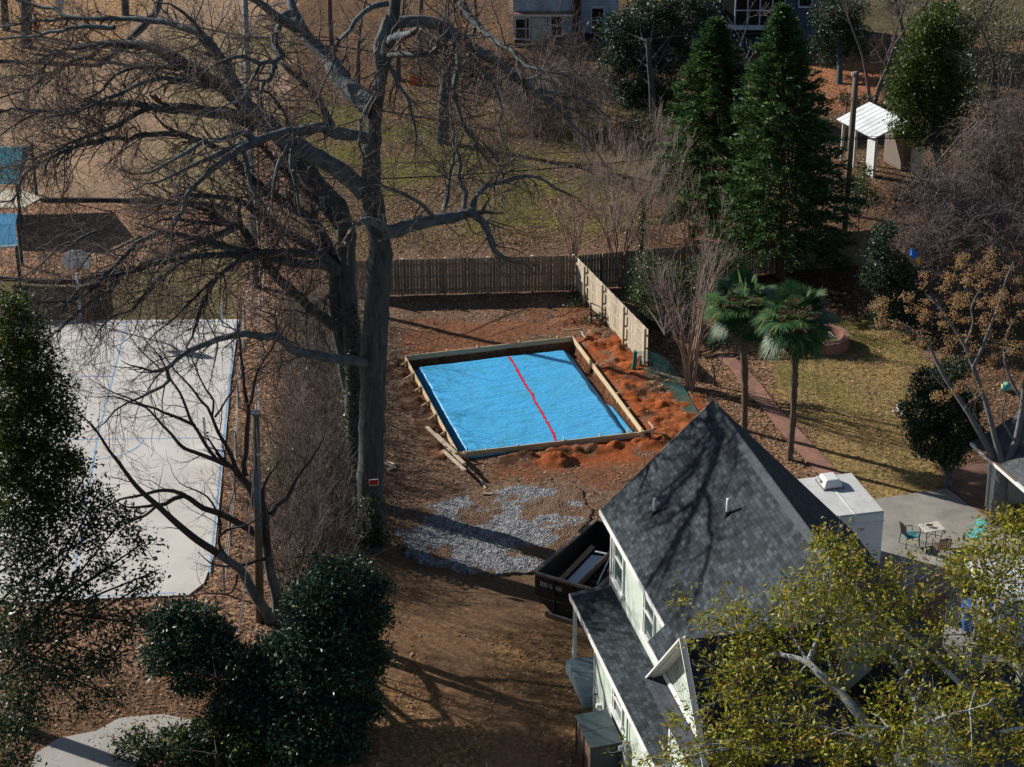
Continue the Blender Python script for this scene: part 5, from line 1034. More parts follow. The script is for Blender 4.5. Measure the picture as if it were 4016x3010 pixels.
def sprout(rng, P, R, wood, cfg, n_per_m, lens, level, tips=None, start=.1, rmax=.05, up=0.0, side=None):
    """side shoots along a limb"""
    L_ = np.linalg.norm(np.diff(P, axis=0), axis=1); tot = L_.sum(); cum = np.concatenate([[0], np.cumsum(L_)])
    for _ in range(int(tot * n_per_m)):
        s_ = rng.uniform(start, 1) * tot; i = min(np.searchsorted(cum, s_) - 1, len(P) - 2); i = max(i, 0); t = P[i + 1] - P[i]; t /= np.linalg.norm(t) + 1e-9
        a = rng.normal(0, 1, 3); a[2] += up; 
        if side is not None: a += np.array(side)
        a -= t * a.dot(t); a /= np.linalg.norm(a) + 1e-9; ang = rng.uniform(*cfg['ang']); b = P[i] + (P[i + 1] - P[i]) * ((s_ - cum[i]) / max(L_[i], 1e-6))
        twig(rng, b, t * math.cos(ang) + a * math.sin(ang), rng.uniform(*lens), min(rmax, R[i] * .45), wood, level, cfg, tips)
def leaves(name, C_, size, m, parent, rng, aspect=2.4, up=.6, spread=.35, droop=0.0, out=None, fold=.25):
    """one pointed, slightly folded leaf (two triangles' worth of quad) per centre"""
    C_ = np.asarray(C_, float); n = len(C_); T = rng.normal(0, 1, (n, 3)); T[:, 2] = T[:, 2] * .6 - droop
    if out is not None: T += out * 1.2
    T /= np.linalg.norm(T, axis=1, keepdims=True); Nn = rng.normal(0, 1, (n, 3)); Nn[:, 2] += up * 2; 
    S = np.cross(T, Nn); S /= (np.linalg.norm(S, axis=1, keepdims=True) + 1e-9); Nn = np.cross(S, T)
    ln = size * rng.uniform(1 - spread, 1 + spread, (n, 1)); w = ln / aspect * .5
    a = C_ - T * ln * .5; b = C_ + S * w + Nn * w * fold; c = C_ + T * ln * .5; d = C_ - S * w + Nn * w * fold
    V = np.stack([a, b, c, d], 1).reshape(-1, 3); F = np.arange(4 * n).reshape(n, 4); return mesh_np(name, V, F, m, parent, False)
def clumps(rng, spec, sprig=.18, k=(4, 9), shell=.55):
    """leaf centres: spec rows (centre, rx, ry, rz, number of sprigs); sprigs sit towards the outside of each clump"""
    out = []; dirs = []
    for c, rx, ry, rz, n in spec:
        d = rng.normal(0, 1, (n, 3)); d /= np.linalg.norm(d, axis=1, keepdims=True); r = rng.uniform(0, 1, (n, 1)) ** (1 / 3.) * (1 - shell) + shell * rng.uniform(.55, 1.0, (n, 1)); r = np.minimum(r, 1.08)
        p = np.array(c) + d * r * np.array((rx, ry, rz))
        kk = rng.integers(k[0], k[1], n); idx = np.repeat(np.arange(n), kk); q = p[idx] + rng.normal(0, sprig, (len(idx), 3)) * np.array((1, 1, .7)); out.append(q); dirs.append(d[idx])
    return np.concatenate(out), np.concatenate(dirs)
bark = mat('oak_bark', (.035, .040, .040), (.105, .115, .112), .92, 2.2, .35, 14, stretch=(3, 3, .7)); barkg = mat('grey_limb', (.055, .066, .070), (.16, .178, .178), .9, 3.0, .2, 14)
twigm = mat('twig_brown', (.085, .062, .055), (.15, .115, .10), .9, 2); twigd = mat('twig_dark', (.045, .033, .03), (.085, .065, .058), .9, 2); twigp = mat('twig_pale', (.20, .155, .13), (.30, .24, .20), .9, 2)

# ------------------------------------------------------------------ the two big bare trees; limbs traced from the photo, each at its own depth
def trace(org, sc, pts, Y0, Y1, w0, w1):
    """photo trace -> world polyline with radii; Y0..Y1 distance of its two ends, w0..w1 widths in photo pixels"""
    P = []; R = []; n = len(pts)
    for i, (px, py) in enumerate(pts):
        t = i / max(n - 1, 1); Yq = Y0 + (Y1 - Y0) * t; fx, fy = org[0] + px * sc, org[1] + py * sc; q = D(fx, fy, Yq); P.append(q); R.append((w0 + (w1 - w0) * t) * .5 * math.hypot(Yq, H - q.z) / FPX)
    return P, R
S3, S5 = .3166, .5516
Z1, Z2, Z3, Z4, Z5, Z6, Z7, Z8, Z9, Z0 = (0, 0), (700, 0), (700, 450), (700, 900), (1300, 0), (0, 900), (1300, 500), (500, 1350), (500, 1850), (0, 450)
YA, YB = 66.7, 70.4
cfgA = dict(seg=.17, wig=.17, trop=-.03, trop2=.05, rmin=.0062, dens=[0, 2.8, 2.5], ang=(.5, 1.15), ratio=(.35, .62))
A_trunk = trace((0, 0), 1, [(1452, 2200), (1454, 2120), (1455, 2000), (1454, 1823), (1460, 1600), (1464, 1412), (1472, 1290), (1476, 1190), (1484, 1080), (1490, 1000), (1484, 930), (1476, 886), (1462, 780), (1456, 633), (1464, 500), (1488, 330), (1530, 140), (1552, 0), (1585, -240), (1590, -420)], YA, YA + 1.2, 118, 28)
wA = [150, 120, 105, 103, 103, 102, 100, 98, 100, 98, 88, 84, 80, 72, 64, 54, 48, 44, 30, 14]
A_trunk = (A_trunk[0], [w * .5 * math.hypot(p.y, H - p.z) / FPX for w, p in zip(wA, A_trunk[0])])
limbsA = [  # origin, scale, trace, Y at start, Y at end, width start, end
 (Z7, S5, [(330, 760), (390, 745), (460, 738), (530, 712), (620, 682), (700, 662), (790, 650), (880, 640), (945, 618)], YA, YA + 1.5, 66, 40),
 (Z7, S5, [(945, 618), (990, 600), (1020, 630), (1070, 662), (1100, 720), (1128, 800), (1158, 870), (1200, 905), (1238, 932)], YA + 1.5, YA + 1.2, 40, 15),
 (Z7, S5, [(938, 620), (938, 545), (955, 465), (922, 395), (905, 340), (922, 270), (898, 190), (872, 120), (872, 40), (850, -60), (800, -150)], YA + 1.5, YA + 3.5, 24, 8),
 (Z7, S5, [(1000, 605), (1012, 525), (1050, 460), (1100, 420), (1165, 400), (1269, 372), (1400, 345), (1500, 370), (1600, 440), (1700, 480)], YA + 1.5, YA + 5, 30, 7),
 (Z7, S5, [(1160, 400), (1185, 330), (1235, 275), (1290, 235), (1340, 180), (1400, 150)], YA + 2.5, YA + 4.5, 14, 4),
 (Z7, S5, [(770, 650), (798, 590), (822, 490), (832, 400), (850, 320), (868, 220), (885, 120), (900, 20), (960, -80)], YA + 1.1, YA + 5.5, 24, 5),
 (Z7, S5, [(740, 655), (700, 610), (640, 545), (560, 498), (470, 458), (375, 422), (330, 380), (300, 300)], YA + 1.0, YA - 1.5, 20, 5),
 (Z7, S5, [(1070, 662), (1150, 692), (1235, 722), (1290, 735)], YA + 1.5, YA + .8, 9, 2),
 (Z5, S5, [(390, 220), (470, 165), (560, 154), (650, 150), (740, 168), (830, 210), (900, 258), (990, 328), (1060, 378), (1160, 430), (1230, 478), (1269, 512), (1300, 560)], YA + 1, YA + 3.2, 54, 30),
 ((1950, 0), S3, [(200, 930), (330, 1010), (430, 1085), (480, 1138), (560, 1122), (680, 1150), (850, 1188), (1000, 1222), (1120, 1262), (1200, 1285), (1250, 1340), (1330, 1420), (1420, 1480)], YA + 3, YA + 5, 26, 5),
 ((1950, 0), S3, [(480, 1138), (600, 1230), (700, 1292), (780, 1370), (870, 1480), (960, 1590), (1100, 1700), (1200, 1850)], YA + 3.2, YA + 3.0, 22, 5),
 ((1950, 0), S3, [(330, 1000), (460, 985), (500, 940), (560, 895), (660, 870), (740, 890), (860, 950), (990, 1000), (1100, 1060)], YA + 3, YA + 6, 15, 4),
 (Z5, S5, [(420, 300), (450, 268), (510, 255), (582, 228)], YA + .9, YA - .5, 40, 28),
 (Z5, S5, [(405, 395), (500, 388), (600, 396), (690, 388), (732, 350), (782, 328)], YA + .8, YA - 1.5, 26, 14),
 (Z5, S5, [(740, 170), (800, 228), (862, 282), (892, 345), (905, 420), (900, 500), (878, 575), (868, 655), (898, 760), (925, 850), (970, 940), (1020, 1010), (1060, 1080)], YA + 1.9, YA - 1, 32, 10),
 (Z5, S5, [(990, 400), (1050, 480), (1120, 550), (1172, 625), (1205, 720), (1212, 800), (1192, 900), (1210, 980)], YA + 2.5, YA + 1, 20, 6),
 (Z5, S5, [(690, 430), (740, 480), (790, 545), (830, 610), (870, 660)], YA - 1, YA - 1.5, 14, 10),
 (Z5, S5, [(430, -60), (560, -150), (760, -140), (900, 0), (960, 90), (1020, 160), (1072, 222), (1130, 262), (1192, 312), (1262, 352), (1330, 420), (1380, 470), (1500, 500)], YA + 1, YA - 4, 44, 9),
 (Z5, S5, [(420, 120), (385, 160), (372, 222), (332, 300), (322, 390), (330, 460), (350, 540), (342, 622), (298, 692), (240, 790), (208, 870), (205, 960), (195, 1010)], YA - .6, YA - 2, 34, 14),
 (Z5, S5, [(335, 395), (400, 460), (450, 530), (482, 612), (532, 682), (560, 742), (572, 822), (592, 900), (600, 980)], YA - 1, YA - 2.5, 20, 7),
 (Z5, S5, [(400, 30), (300, 48), (232, 90), (170, 160), (122, 220), (62, 280), (30, 350), (18, 420), (-10, 500), (-60, 600)], YA - .2, YA - 3, 24, 8),
 (Z5, S5, [(290, 760), (230, 720), (195, 690), (130, 640), (60, 560), (10, 470), (-25, 420)], YA + .6, YA + 3.0, 92, 62),
 (Z2, S5, [(1180, 560), (1080, 440), (990, 350), (900, 250), (840, 130), (800, 20), (780, -120), (700, -260)], YA + 2.4, YA + 5.5, 64, 24),
 (Z2, S5, [(870, 200), (790, 170), (700, 130), (640, 70), (560, 10), (470, -60), (380, -140)], YA + 3.6, YA + 1.5, 46, 18),
 (Z2, S5, [(820, 90), (760, 105), (722, 130), (710, 190), (682, 258), (680, 310), (708, 368), (726, 410), (688, 440), (640, 438), (582, 460), (530, 432), (470, 402), (400, 405), (330, 432), (252, 462), (180, 520)], YA + 4, YA - 1, 34, 9),
 (Z2, S5, [(688, 440), (672, 510), (650, 560), (605, 600), (585, 660), (586, 740), (600, 820), (640, 870)], YA + 1.4, YA, 22, 8),
 (Z2, S5, [(580, 462), (540, 540), (490, 620), (460, 680), (420, 730), (350, 740), (300, 780), (220, 800)], YA + 1, YA - 1, 14, 6),
 (Z3, S5, [(1320, 560), (1250, 490), (1180, 420), (1060, 345), (950, 285), (860, 235), (760, 180), (660, 110)], YA + .8, YA + 2.5, 76, 60),
 (Z2, S5, [(660, 930), (600, 880), (520, 800), (450, 690), (385, 565), (332, 460), (272, 380), (192, 290), (122, 225), (42, 196), (0, 182)], YA + 2.5, YA + 4.5, 58, 28),
 (Z1, S3, [(2211, 318), (2050, 272), (1850, 250), (1620, 240), (1400, 235), (1100, 232), (900, 216), (780, 200), (700, 122), (640, 100), (490, 90), (330, 40), (150, -20)], YA + 4.5, YA + 7, 26, 10),
 (Z2, S5, [(400, 600), (340, 470), (290, 390), (200, 300), (150, 220), (100, 150), (30, 90), (-40, 40)], YA + 3.5, YA + 2, 34, 10),
 (Z1, S3, [(1100, 232), (980, 250), (840, 230), (620, 250), (480, 255), (330, 285), (160, 310), (0, 335), (-120, 400)], YA + 5.5, YA + 7, 16, 6),
 (Z1, S3, [(1420, 340), (1250, 345), (1080, 320), (900, 345), (760, 385), (620, 395), (500, 440), (390, 455), (250, 465), (0, 490)], YA + 4, YA + 5, 22, 7),
 (Z3, S5, [(1335, 170), (1270, 150), (1130, 136), (1080, 120), (1040, 98), (1000, 94), (900, 110), (780, 122), (660, 150), (560, 180), (500, 210), (420, 250), (340, 320), (232, 400), (182, 440), (100, 520), (60, 572), (40, 640), (20, 700), (-30, 780)], YA, YA - 4, 52, 12),
 (Z3, S5, [(560, 180), (440, 212), (330, 252), (222, 310), (122, 350), (30, 396), (-60, 440), (-160, 480)], YA - 1.8, YA - 3.5, 30, 10),
 (Z3, S5, [(530, 175), (452, 132), (380, 150), (290, 186), (200, 182), (102, 240), (0, 300), (-100, 360), (-220, 420)], YA - 1.8, YA - 5, 28, 9),
 (Z3, S5, [(880, 120), (850, 180), (820, 240), (800, 300), (802, 380), (820, 450), (840, 540), (850, 620), (858, 690), (880, 740), (930, 750)], YA - .8, YA - 2.5, 26, 8),
 (Z3, S5, [(790, 210), (760, 260), (720, 340), (700, 400), (680, 480), (676, 540)], YA - 1.2, YA - 2, 22, 12),
 (Z3, S5, [(455, 240), (475, 320), (495, 400), (505, 480), (515, 520), (560, 580), (610, 660), (665, 750)], YA - 2, YA - 3, 22, 10),
 (Z4, S5, [(1330, 945), (1269, 938), (1100, 920), (960, 890), (862, 880), (792, 850), (742, 790), (690, 758), (600, 770), (530, 756), (420, 745), (330, 765), (232, 800), (130, 840), (60, 870), (0, 922), (-80, 990), (-150, 1010)], YA, YA - 4.5, 44, 16),
 (Z8, S5, [(320, 140), (282, 172), (290, 260), (240, 312), (150, 350), (100, 380), (0, 422), (-90, 480), (-160, 560)], YA - 4.2, YA - 5.5, 18, 6),
 (Z4, S5, [(720, 770), (700, 700), (690, 640), (650, 600), (610, 590)], YA - 2, YA - 2.5, 16, 6),
 (Z7, S5, [(390, 730), (340, 690), (260, 665), (190, 680), (150, 730)], YA - .4, YA - 1.4, 40, 24),
]
limbsB = [
 (Z3, S5, [(1195, 850), (1140, 640), (1050, 560), (960, 455), (850, 330), (785, 235), (700, 130), (630, 50)], YB, YB + 2, 70, 60),
 (Z2, S5, [(640, 890), (520, 790), (420, 712), (350, 652), (270, 592), (130, 512), (0, 430)], YB + 2, YB + 4, 66, 48),
 (Z1, S3, [(2211, 780), (1990, 642), (1800, 562), (1640, 562), (1460, 545), (1280, 545), (1180, 562), (950, 592), (850, 602), (700, 662), (560, 700), (490, 742)], YB + 4, YB + 6.5, 46, 12),
 (Z1, S3, [(1250, 600), (1150, 690), (1000, 725), (900, 755), (830, 800), (720, 850), (640, 905), (560, 935), (480, 1020), (350, 1105), (200, 1150), (0, 1215)], YB + 5, YB + 6, 20, 7),
 (Z1, S3, [(700, 690), (580, 800), (440, 925), (360, 930), (180, 935), (0, 975)], YB + 6, YB + 7, 12, 5),
 (Z2, S5, [(560, 900), (500, 865), (430, 835), (330, 802), (240, 800), (150, 790), (60, 775), (0, 760)], YB + 1.5, YB + 2, 60, 40),
 (Z1, S3, [(2211, 1372), (1950, 1342), (1800, 1312), (1600, 1272), (1450, 1290), (1200, 1292), (1050, 1302), (900, 1352), (720, 1392), (560, 1372), (400, 1380), (280, 1352), (160, 1342), (0, 1400)], YB + 2, YB + 4.5, 34, 9),
 (Z1, S3, [(1850, 1340), (1700, 1402), (1560, 1482), (1450, 1562), (1340, 1602), (1200, 1648), (1000, 1726), (850, 1776), (720, 1850), (600, 1900)], YB + 2.4, YB + 2, 24, 9),
 (Z1, S3, [(500, 1380), (380, 1450), (200, 1540), (60, 1640), (-60, 1720)], YB + 4, YB + 4, 12, 4),
 (Z2, S5, [(320, 650), (290, 640), (222, 620), (112, 590), (40, 572), (0, 576)], YB + 3, YB + 2, 26, 20),
 (Z1, S3, [(2211, 1004), (2060, 972), (1850, 1010), (1650, 1082), (1450, 1180), (1300, 1222), (1190, 1282), (1050, 1352), (880, 1400), (700, 1440)], YB + 2, YB + 1, 20, 7),
 (Z2, S5, [(250, 570), (180, 520), (92, 492), (0, 472)], YB + 3.2, YB + 3, 24, 18),
 (Z1, S3, [(2211, 862), (2050, 840), (1900, 828), (1700, 830), (1560, 872), (1420, 932), (1320, 1042), (1290, 1112), (1180, 1182), (1060, 1262)], YB + 3, YB + 3.5, 18, 8),
 (Z4, S5, [(1170, 640), (1150, 560), (1130, 450), (1110, 330), (1085, 200), (1040, 100), (1000, 20), (985, -20)], YB, YB + 1.5, 66, 46),
 (Z3, S5, [(985, 795), (900, 712), (772, 640), (650, 560), (530, 470), (400, 342), (300, 262), (222, 212), (102, 172), (0, 132)], YB + 1.5, YB + 2.5, 42, 24),
 (Z0, S3, [(2211, 252), (2050, 232), (1900, 242), (1720, 262), (1600, 318), (1450, 292), (1250, 322), (1050, 372), (850, 432), (720, 492), (600, 552), (450, 622), (350, 702), (280, 782), (242, 880), (220, 962), (140, 1070), (40, 1080)], YB + 2.5, YB + 2, 24, 7),
 (Z0, S3, [(1250, 330), (1100, 360), (960, 340), (860, 350), (740, 412), (640, 450), (480, 522), (350, 560), (260, 610), (120, 640), (0, 660)], YB + 2.2, YB + 4, 14, 5),
 (Z3, S5, [(1150, 800), (1060, 690), (1000, 612), (930, 560), (850, 480), (760, 400), (702, 350), (642, 282), (600, 232), (540, 170)], YB + .8, YB + 3, 40, 16),
 (Z4, S5, [(1130, 290), (1040, 202), (900, 172), (700, 170), (560, 170), (400, 150), (260, 102), (130, 72), (0, 40), (-60, 30)], YB - .5, YB - 3, 40, 20),
 (Z6, S5, [(1230, 50), (1150, 20), (1050, 60), (960, 100), (900, 180), (810, 262), (740, 332), (690, 392), (610, 462), (500, 512), (430, 516), (340, 516), (222, 520)], YB - 2.5, YB - 5, 22, 8),
 (Z6, S5, [(690, 395), (560, 420), (520, 480), (450, 560), (360, 640), (300, 690), (240, 760)], YB - 4, YB - 5.5, 14, 5),
 (Z4, S5, [(1140, 300), (1030, 262), (830, 240), (650, 202), (500, 180), (300, 180), (150, 192), (0, 212), (-170, 240), (-320, 300), (-400, 320), (-520, 345), (-600, 400)], YB - .5, YB - 4, 38, 14),
 (Z6, S5, [(850, 340), (820, 400), (700, 490), (640, 520), (560, 590), (480, 660), (400, 730), (300, 800), (200, 830)], YB - 3.5, YB - 6, 16, 5),
 (Z6, S5, [(1000, 50), (890, 110), (780, 160), (700, 120), (620, 210), (560, 280), (500, 330)], YB - 2, YB - 2, 12, 4),
 (Z6, S5, [(700, 10), (580, 60), (500, 120), (420, 130), (360, 190), (280, 260), (180, 330), (100, 350)], YB - 1, YB - 2, 13, 4),
 (Z4, S5, [(560, 172), (440, 222), (340, 290), (272, 330), (250, 372), (210, 462), (160, 562), (130, 660), (100, 762), (60, 822)], YB - 2, YB - 5.5, 22, 8),
 (Z4, S5, [(252, 350), (180, 422), (80, 522), (0, 602), (-60, 660), (-140, 720)], YB - 3, YB - 5, 14, 5),
 (Z6, S5, [(1320, 220), (1220, 290), (1130, 352), (1060, 430), (972, 540), (930, 580), (850, 602), (762, 650), (700, 722)], YB - 3, YB - 5.5, 18, 6),
 (Z4, S5, [(1150, 720), (1080, 672), (1000, 612), (930, 560), (860, 480), (780, 420), (700, 342), (640, 262), (560, 170), (510, 80), (460, 0)], YB - .5, YB + .5, 44, 30),
 (Z3, S5, [(430, 800), (380, 790), (300, 742), (232, 690), (130, 660), (60, 642), (-60, 640), (-150, 600)], YB + .5, YB, 26, 10),
 (Z3, S5, [(985, 970), (930, 935), (830, 872), (740, 830), (650, 770), (560, 702), (480, 640), (400, 602), (330, 590), (200, 580), (80, 570), (-20, 580), (-120, 640)], YB, YB + .5, 40, 12),
 (Z3, S5, [(420, 800), (330, 780), (200, 770), (90, 760), (-60, 740), (-150, 760)], YB + .5, YB - 1, 24, 8),
 (Z4, S5, [(1110, 462), (1060, 480), (1010, 522), (945, 560), (900, 600), (840, 580)], YB - .6, YB - 2, 22, 9),
 (Z2, S5, [(430, 640), (380, 530), (310, 420), (240, 330), (130, 240), (60, 190)], YB + 2.5, YB + 5, 26, 10),
 (Z2, S5, [(1085, 900), (1030, 780), (960, 660), (860, 570), (740, 460), (700, 430)], YB + 1.5, YB + 3, 34, 12),
 (Z2, S5, [(780, 900), (770, 820), (700, 730), (640, 660), (560, 640), (430, 640)], YB + 2, YB + 1, 18, 6),
]
B_trunk = trace((0, 0), 1, [(1405, 2010), (1406, 1900), (1400, 1750), (1390, 1560), (1382, 1400), (1376, 1290), (1366, 1180), (1360, 1080), (1362, 980), (1362, 919)], YB, YB, 84, 66)
B_stem = trace((0, 0), 1, [(1396, 1660), (1352, 1420), (1320, 1250), (1310, 1150), (1310, 1060), (1300, 1010)], YB + .2, YB, 60, 44)
def big_tree(trunks, limbs, loc, label, seed, trunk_m, limb_m, dens, reach, extra=None):
    rng = np.random.default_rng(seed); t = thing('bare_tree', loc, label, 'tree', 'big bare trees beside the dug yard')
    w = Wood()
    for P, R in trunks:
        P2, R2 = smooth_line(P, R, .35); k = np.arange(len(P2)); w.tube(P2 + .02 * rng.normal(0, 1, P2.shape), R2 * (1 + .05 * rng.normal(0, 1, len(R2))), 14)
    w.build('trunk', trunk_m, t); w = Wood(); tw = Wood()
    for org, sc, pts, y0, y1, w0, w1 in limbs:
        P, R = trace(org, sc, pts, y0, y1, w0, w1); P2, R2 = smooth_line(P, R, .25); P2 = P2 + rng.normal(0, .012, P2.shape); w.tube(P2, R2 * (1 + .06 * rng.normal(0, 1, len(R2))), 9)
        mean_r = R2.mean(); sprout(rng, P2, R2, tw, cfgA, dens * (.55 if mean_r > .16 else 1.0), reach, 2, start=.12 if mean_r < .16 else .3, rmax=.035)
        twig(rng, P2[-1], P2[-1] - P2[-2], 1.3, R2[-1], tw, 2, cfgA)
    w.build('limbs', limb_m, t); tw.build('twigs', twigm, t); return t
treeA = big_tree([A_trunk], limbsA, A_trunk[0][1], 'tallest bare tree with the thick straight grey trunk left of the blue sheet', 11, bark, barkg, 3.6, (.8, 3.0))
treeB = big_tree([B_trunk, B_stem], limbsB, B_trunk[0][1], 'dark many-limbed bare tree just behind the thickest trunk, spreading over the park', 12, bark, bark, 6.0, (.8, 3.2))
mb = MB(); g = D(1466, 1894, 66.05); mb.box(g + Vector((-.15, 0, -.10)), (.30, 0, .03), (0, -.015, 0), (0, 0, .20)); sg = mb.build('notice_sign', mat('sign_red', (.50, .03, .02))); tag(sg, 'small red notice board with a white edge nailed to the thickest trunk', 'sign')
mb = MB()
for a, b in (((-.16, -.115), (.16, -.085)), ((-.16, .115), (.16, .145)), ((-.16, -.115), (-.16, .115)), ((.16, -.085), (.16, .145))): mb.beam(g + Vector((a[0], -.008, a[1])), g + Vector((b[0], -.008, b[1])), .022, .02, (0, 1, 0))
mb.build('edge', mat('sign_white', (.65, .65, .62)), sg)

# ------------------------------------------------------------------ small bare tree beside the short pole
YC = 61.5
C_tr = [((0, 0), 1, [(1060, 2460), (1050, 2410), (1010, 2350), (985, 2308), (940, 2230), (908, 2208), (852, 2170)], YC, YC - .6, 46, 30),
        ((0, 0), 1, [(1092, 2450), (1084, 2335), (1063, 2258), (1050, 2180), (1043, 2115), (1040, 2040), (1032, 1990), (1010, 1950)], YC + .3, YC + .4, 44, 30)]
C_li = [(Z9, S5, [(640, 580), (500, 490), (390, 402), (300, 322), (212, 240), (130, 170), (60, 100), (0, 22), (-60, -60), (-130, -150), (-200, -260), (-260, -340)], YC - .6, YC - 2.5, 32, 8),
 (Z9, S5, [(760, 670), (700, 600), (658, 540), (650, 470), (662, 380), (640, 300), (602, 222), (568, 180), (500, 140), (420, 110)], YC - .3, YC - 1.5, 16, 5),
 (Z9, S5, [(660, 460), (700, 420), (770, 400), (860, 375), (920, 340)], YC - .8, YC - 1, 11, 5),
 (Z9, S5, [(200, 250), (130, 310), (60, 340), (0, 365), (-80, 390)], YC - 1.5, YC - 2.5, 13, 5),
 (Z9, S5, [(960, 500), (920, 450), (872, 410), (830, 390), (740, 340), (640, 292), (540, 262), (470, 212), (400, 172), (330, 192), (270, 230), (205, 242)], YC + .4, YC - 1, 32, 16),
 (Z9, S5, [(410, 170), (330, 140), (230, 135), (130, 160), (40, 180), (-60, 200), (-160, 260)], YC - .6, YC - 2, 18, 7),
 (Z9, S5, [(985, 620), (930, 630), (860, 655), (790, 668)], YC, YC - .3, 16, 14),
 (Z9, S5, [(780, 730), (775, 790), (740, 860), (640, 870), (560, 865), (480, 880)], YC - .3, YC - .8, 12, 4),
 (Z9, S5, [(950, 420), (930, 330), (900, 200), (862, 100), (802, 40), (770, 0)], YC + .4, YC + .6, 34, 26),
 (Z8, S5, [(790, 920), (770, 882), (700, 860), (640, 832), (560, 800), (480, 770), (400, 740), (350, 690), (312, 640), (260, 590), (200, 520), (130, 450), (40, 420), (-60, 380)], YC + .5, YC - 1.5, 22, 6),
 (Z8, S5, [(770, 890), (742, 800), (690, 702), (642, 622), (602, 520), (570, 450), (520, 400), (470, 330), (400, 250), (330, 180), (250, 60)], YC + .5, YC + 1, 18, 5),
 (Z8, S5, [(642, 832), (560, 722), (500, 620), (450, 542), (412, 440), (370, 340), (312, 260), (282, 190), (230, 90), (150, 0)], YC + .2, YC - 1, 16, 5),
 (Z8, S5, [(600, 520), (612, 400), (562, 330), (510, 230), (470, 130), (420, 20)], YC + .8, YC + 1.5, 10, 4),
 (Z8, S5, [(620, 520), (660, 470), (700, 400), (750, 330), (780, 260), (850, 200)], YC + .9, YC + 1.5, 10, 4),
 (Z8, S5, [(480, 580), (350, 520), (262, 490), (202, 460), (100, 430), (0, 380), (-90, 350), (-180, 300)], YC + .3, YC - 1.5, 14, 4),
 (Z8, S5, [(840, 940), (822, 850), (842, 780), (850, 600), (862, 480), (856, 430), (832, 330), (822, 200), (806, 80), (800, -20), (780, -120)], YC + .6, YC + 2, 24, 7),
 (Z8, S5, [(860, 440), (882, 400), (902, 270), (942, 160), (992, 80), (1045, 0), (1080, -80)], YC + 1, YC + 2, 16, 5),
 (Z9, S5, [(1000, 600), (990, 480), (975, 330), (960, 200), (965, 130)], YC + .3, YC + .2, 30, 14),
 (Z9, S5, [(1020, 310), (1060, 240), (1130, 190), (1170, 110), (1220, 20), (1300, -80), (1350, -160)], YC + .4, YC + 1.5, 26, 8)]
rngC = np.random.default_rng(21); tC = thing('bare_tree', C_tr[0][2] and G(1075, 2440), 'small two-stemmed bare tree arching over the near corner of the court', 'tree')
w = Wood(); w2 = Wood(); tw = Wood()
for org, sc, pts, y0, y1, a0, a1 in C_tr: P, R = smooth_line(*trace(org, sc, pts, y0, y1, a0, a1), .2); w.tube(P, R, 10)
cfgC = dict(seg=.14, wig=.13, trop=.03, trop2=.05, rmin=.004, dens=[0, 2.4, 1.9], ang=(.4, 1.0), ratio=(.4, .65))
for org, sc, pts, y0, y1, a0, a1 in C_li:
    P, R = smooth_line(*trace(org, sc, pts, y0, y1, a0, a1), .2); w2.tube(P, R, 7); sprout(rngC, P, R, tw, cfgC, 1.35, (.7, 2.2), 2, start=.2, rmax=.02); twig(rngC, P[-1], P[-1] - P[-2], 1.6, R[-1], tw, 2, cfgC)
w.build('trunk', barkg, tC); w2.build('limbs', twigd, tC); tw.build('twigs', twigd, tC)
# ------------------------------------------------------------------ leafy trees and shrubs
LEAFX = 4.4
VX = 1.8156                                              # survey coordinates below are photo pixels / 1.8156
def clump_spec(rows, Yf, dens, zr=.85, dr=1.0):
    spec = []
    for r_ in rows:
        px, py, rp = r_[0] * VX, r_[1] * VX, r_[2] * VX; Yq = Yf(px, py) + (r_[3] if len(r_) > 3 else 0); c = D(px, py, Yq); rad = rp * math.hypot(Yq, H - c.z) / FPX
        c.z = max(c.z, .25); spec.append((c, rad, rad * dr, rad * zr, max(6, int(LEAFX * dens * rad * rad))))
    return spec
def leafy(name, label, cat, base, spec, lm, size, seed, trunk_top=None, trunk_r=.15, wm=None, sprig=.18, k=(5, 10), aspect=2.4, droop=0.0, shell=.55, group=None, up=.6, limb_r=.04, twigs=True, part='foliage'):
    rng = np.random.default_rng(seed); t = thing(name, base, label, cat, group); base = Vector(base)
    C_, dr_ = clumps(rng, spec, sprig, k, shell); keep = C_[:, 2] > .05; leaves(part, C_[keep], size, lm, t, rng, aspect, up, .4, droop, dr_[keep])
    w = Wood(); top = Vector(trunk_top) if trunk_top is not None else base + Vector((0, 0, 1))
    tp, tr = smooth_line([base + Vector((0, 0, -.2)), base.lerp(top, .35) + Vector((.05, 0, 0)), base.lerp(top, .7), top], [trunk_r * 1.15, trunk_r, trunk_r * .8, trunk_r * .55], .3); w.tube(tp, tr, 9)
    for c, rx, ry, rz, n in spec:
        i = int(len(tp) * rng.uniform(.35, 1)); a = Vector(tp[min(i, len(tp) - 1)]); c = Vector(c); d = c - a
        if d.length < .3: continue
        m1 = a + d * .4 + Vector((rng.normal(0, .1), rng.normal(0, .1), .12 * d.length * rng.uniform(-.3, 1))) * .8; P, R = smooth_line([a, m1, c, c + d.normalized() * rx * .7], [limb_r * 1.4, limb_r, limb_r * .6, limb_r * .15], .25); w.tube(P, R, 5)
        if twigs:
            for _ in range(5):
                d2 = Vector(rng.normal(0, 1, 3)).normalized(); e = c + Vector((d2.x * rx, d2.y * ry, d2.z * rz)) * .95; q = c.lerp(e, .5) + Vector(rng.normal(0, .06, 3)); w.tube([c, q, e], [limb_r * .4, limb_r * .25, .006], 3)
    w.build('trunk', wm or bark, t); return t
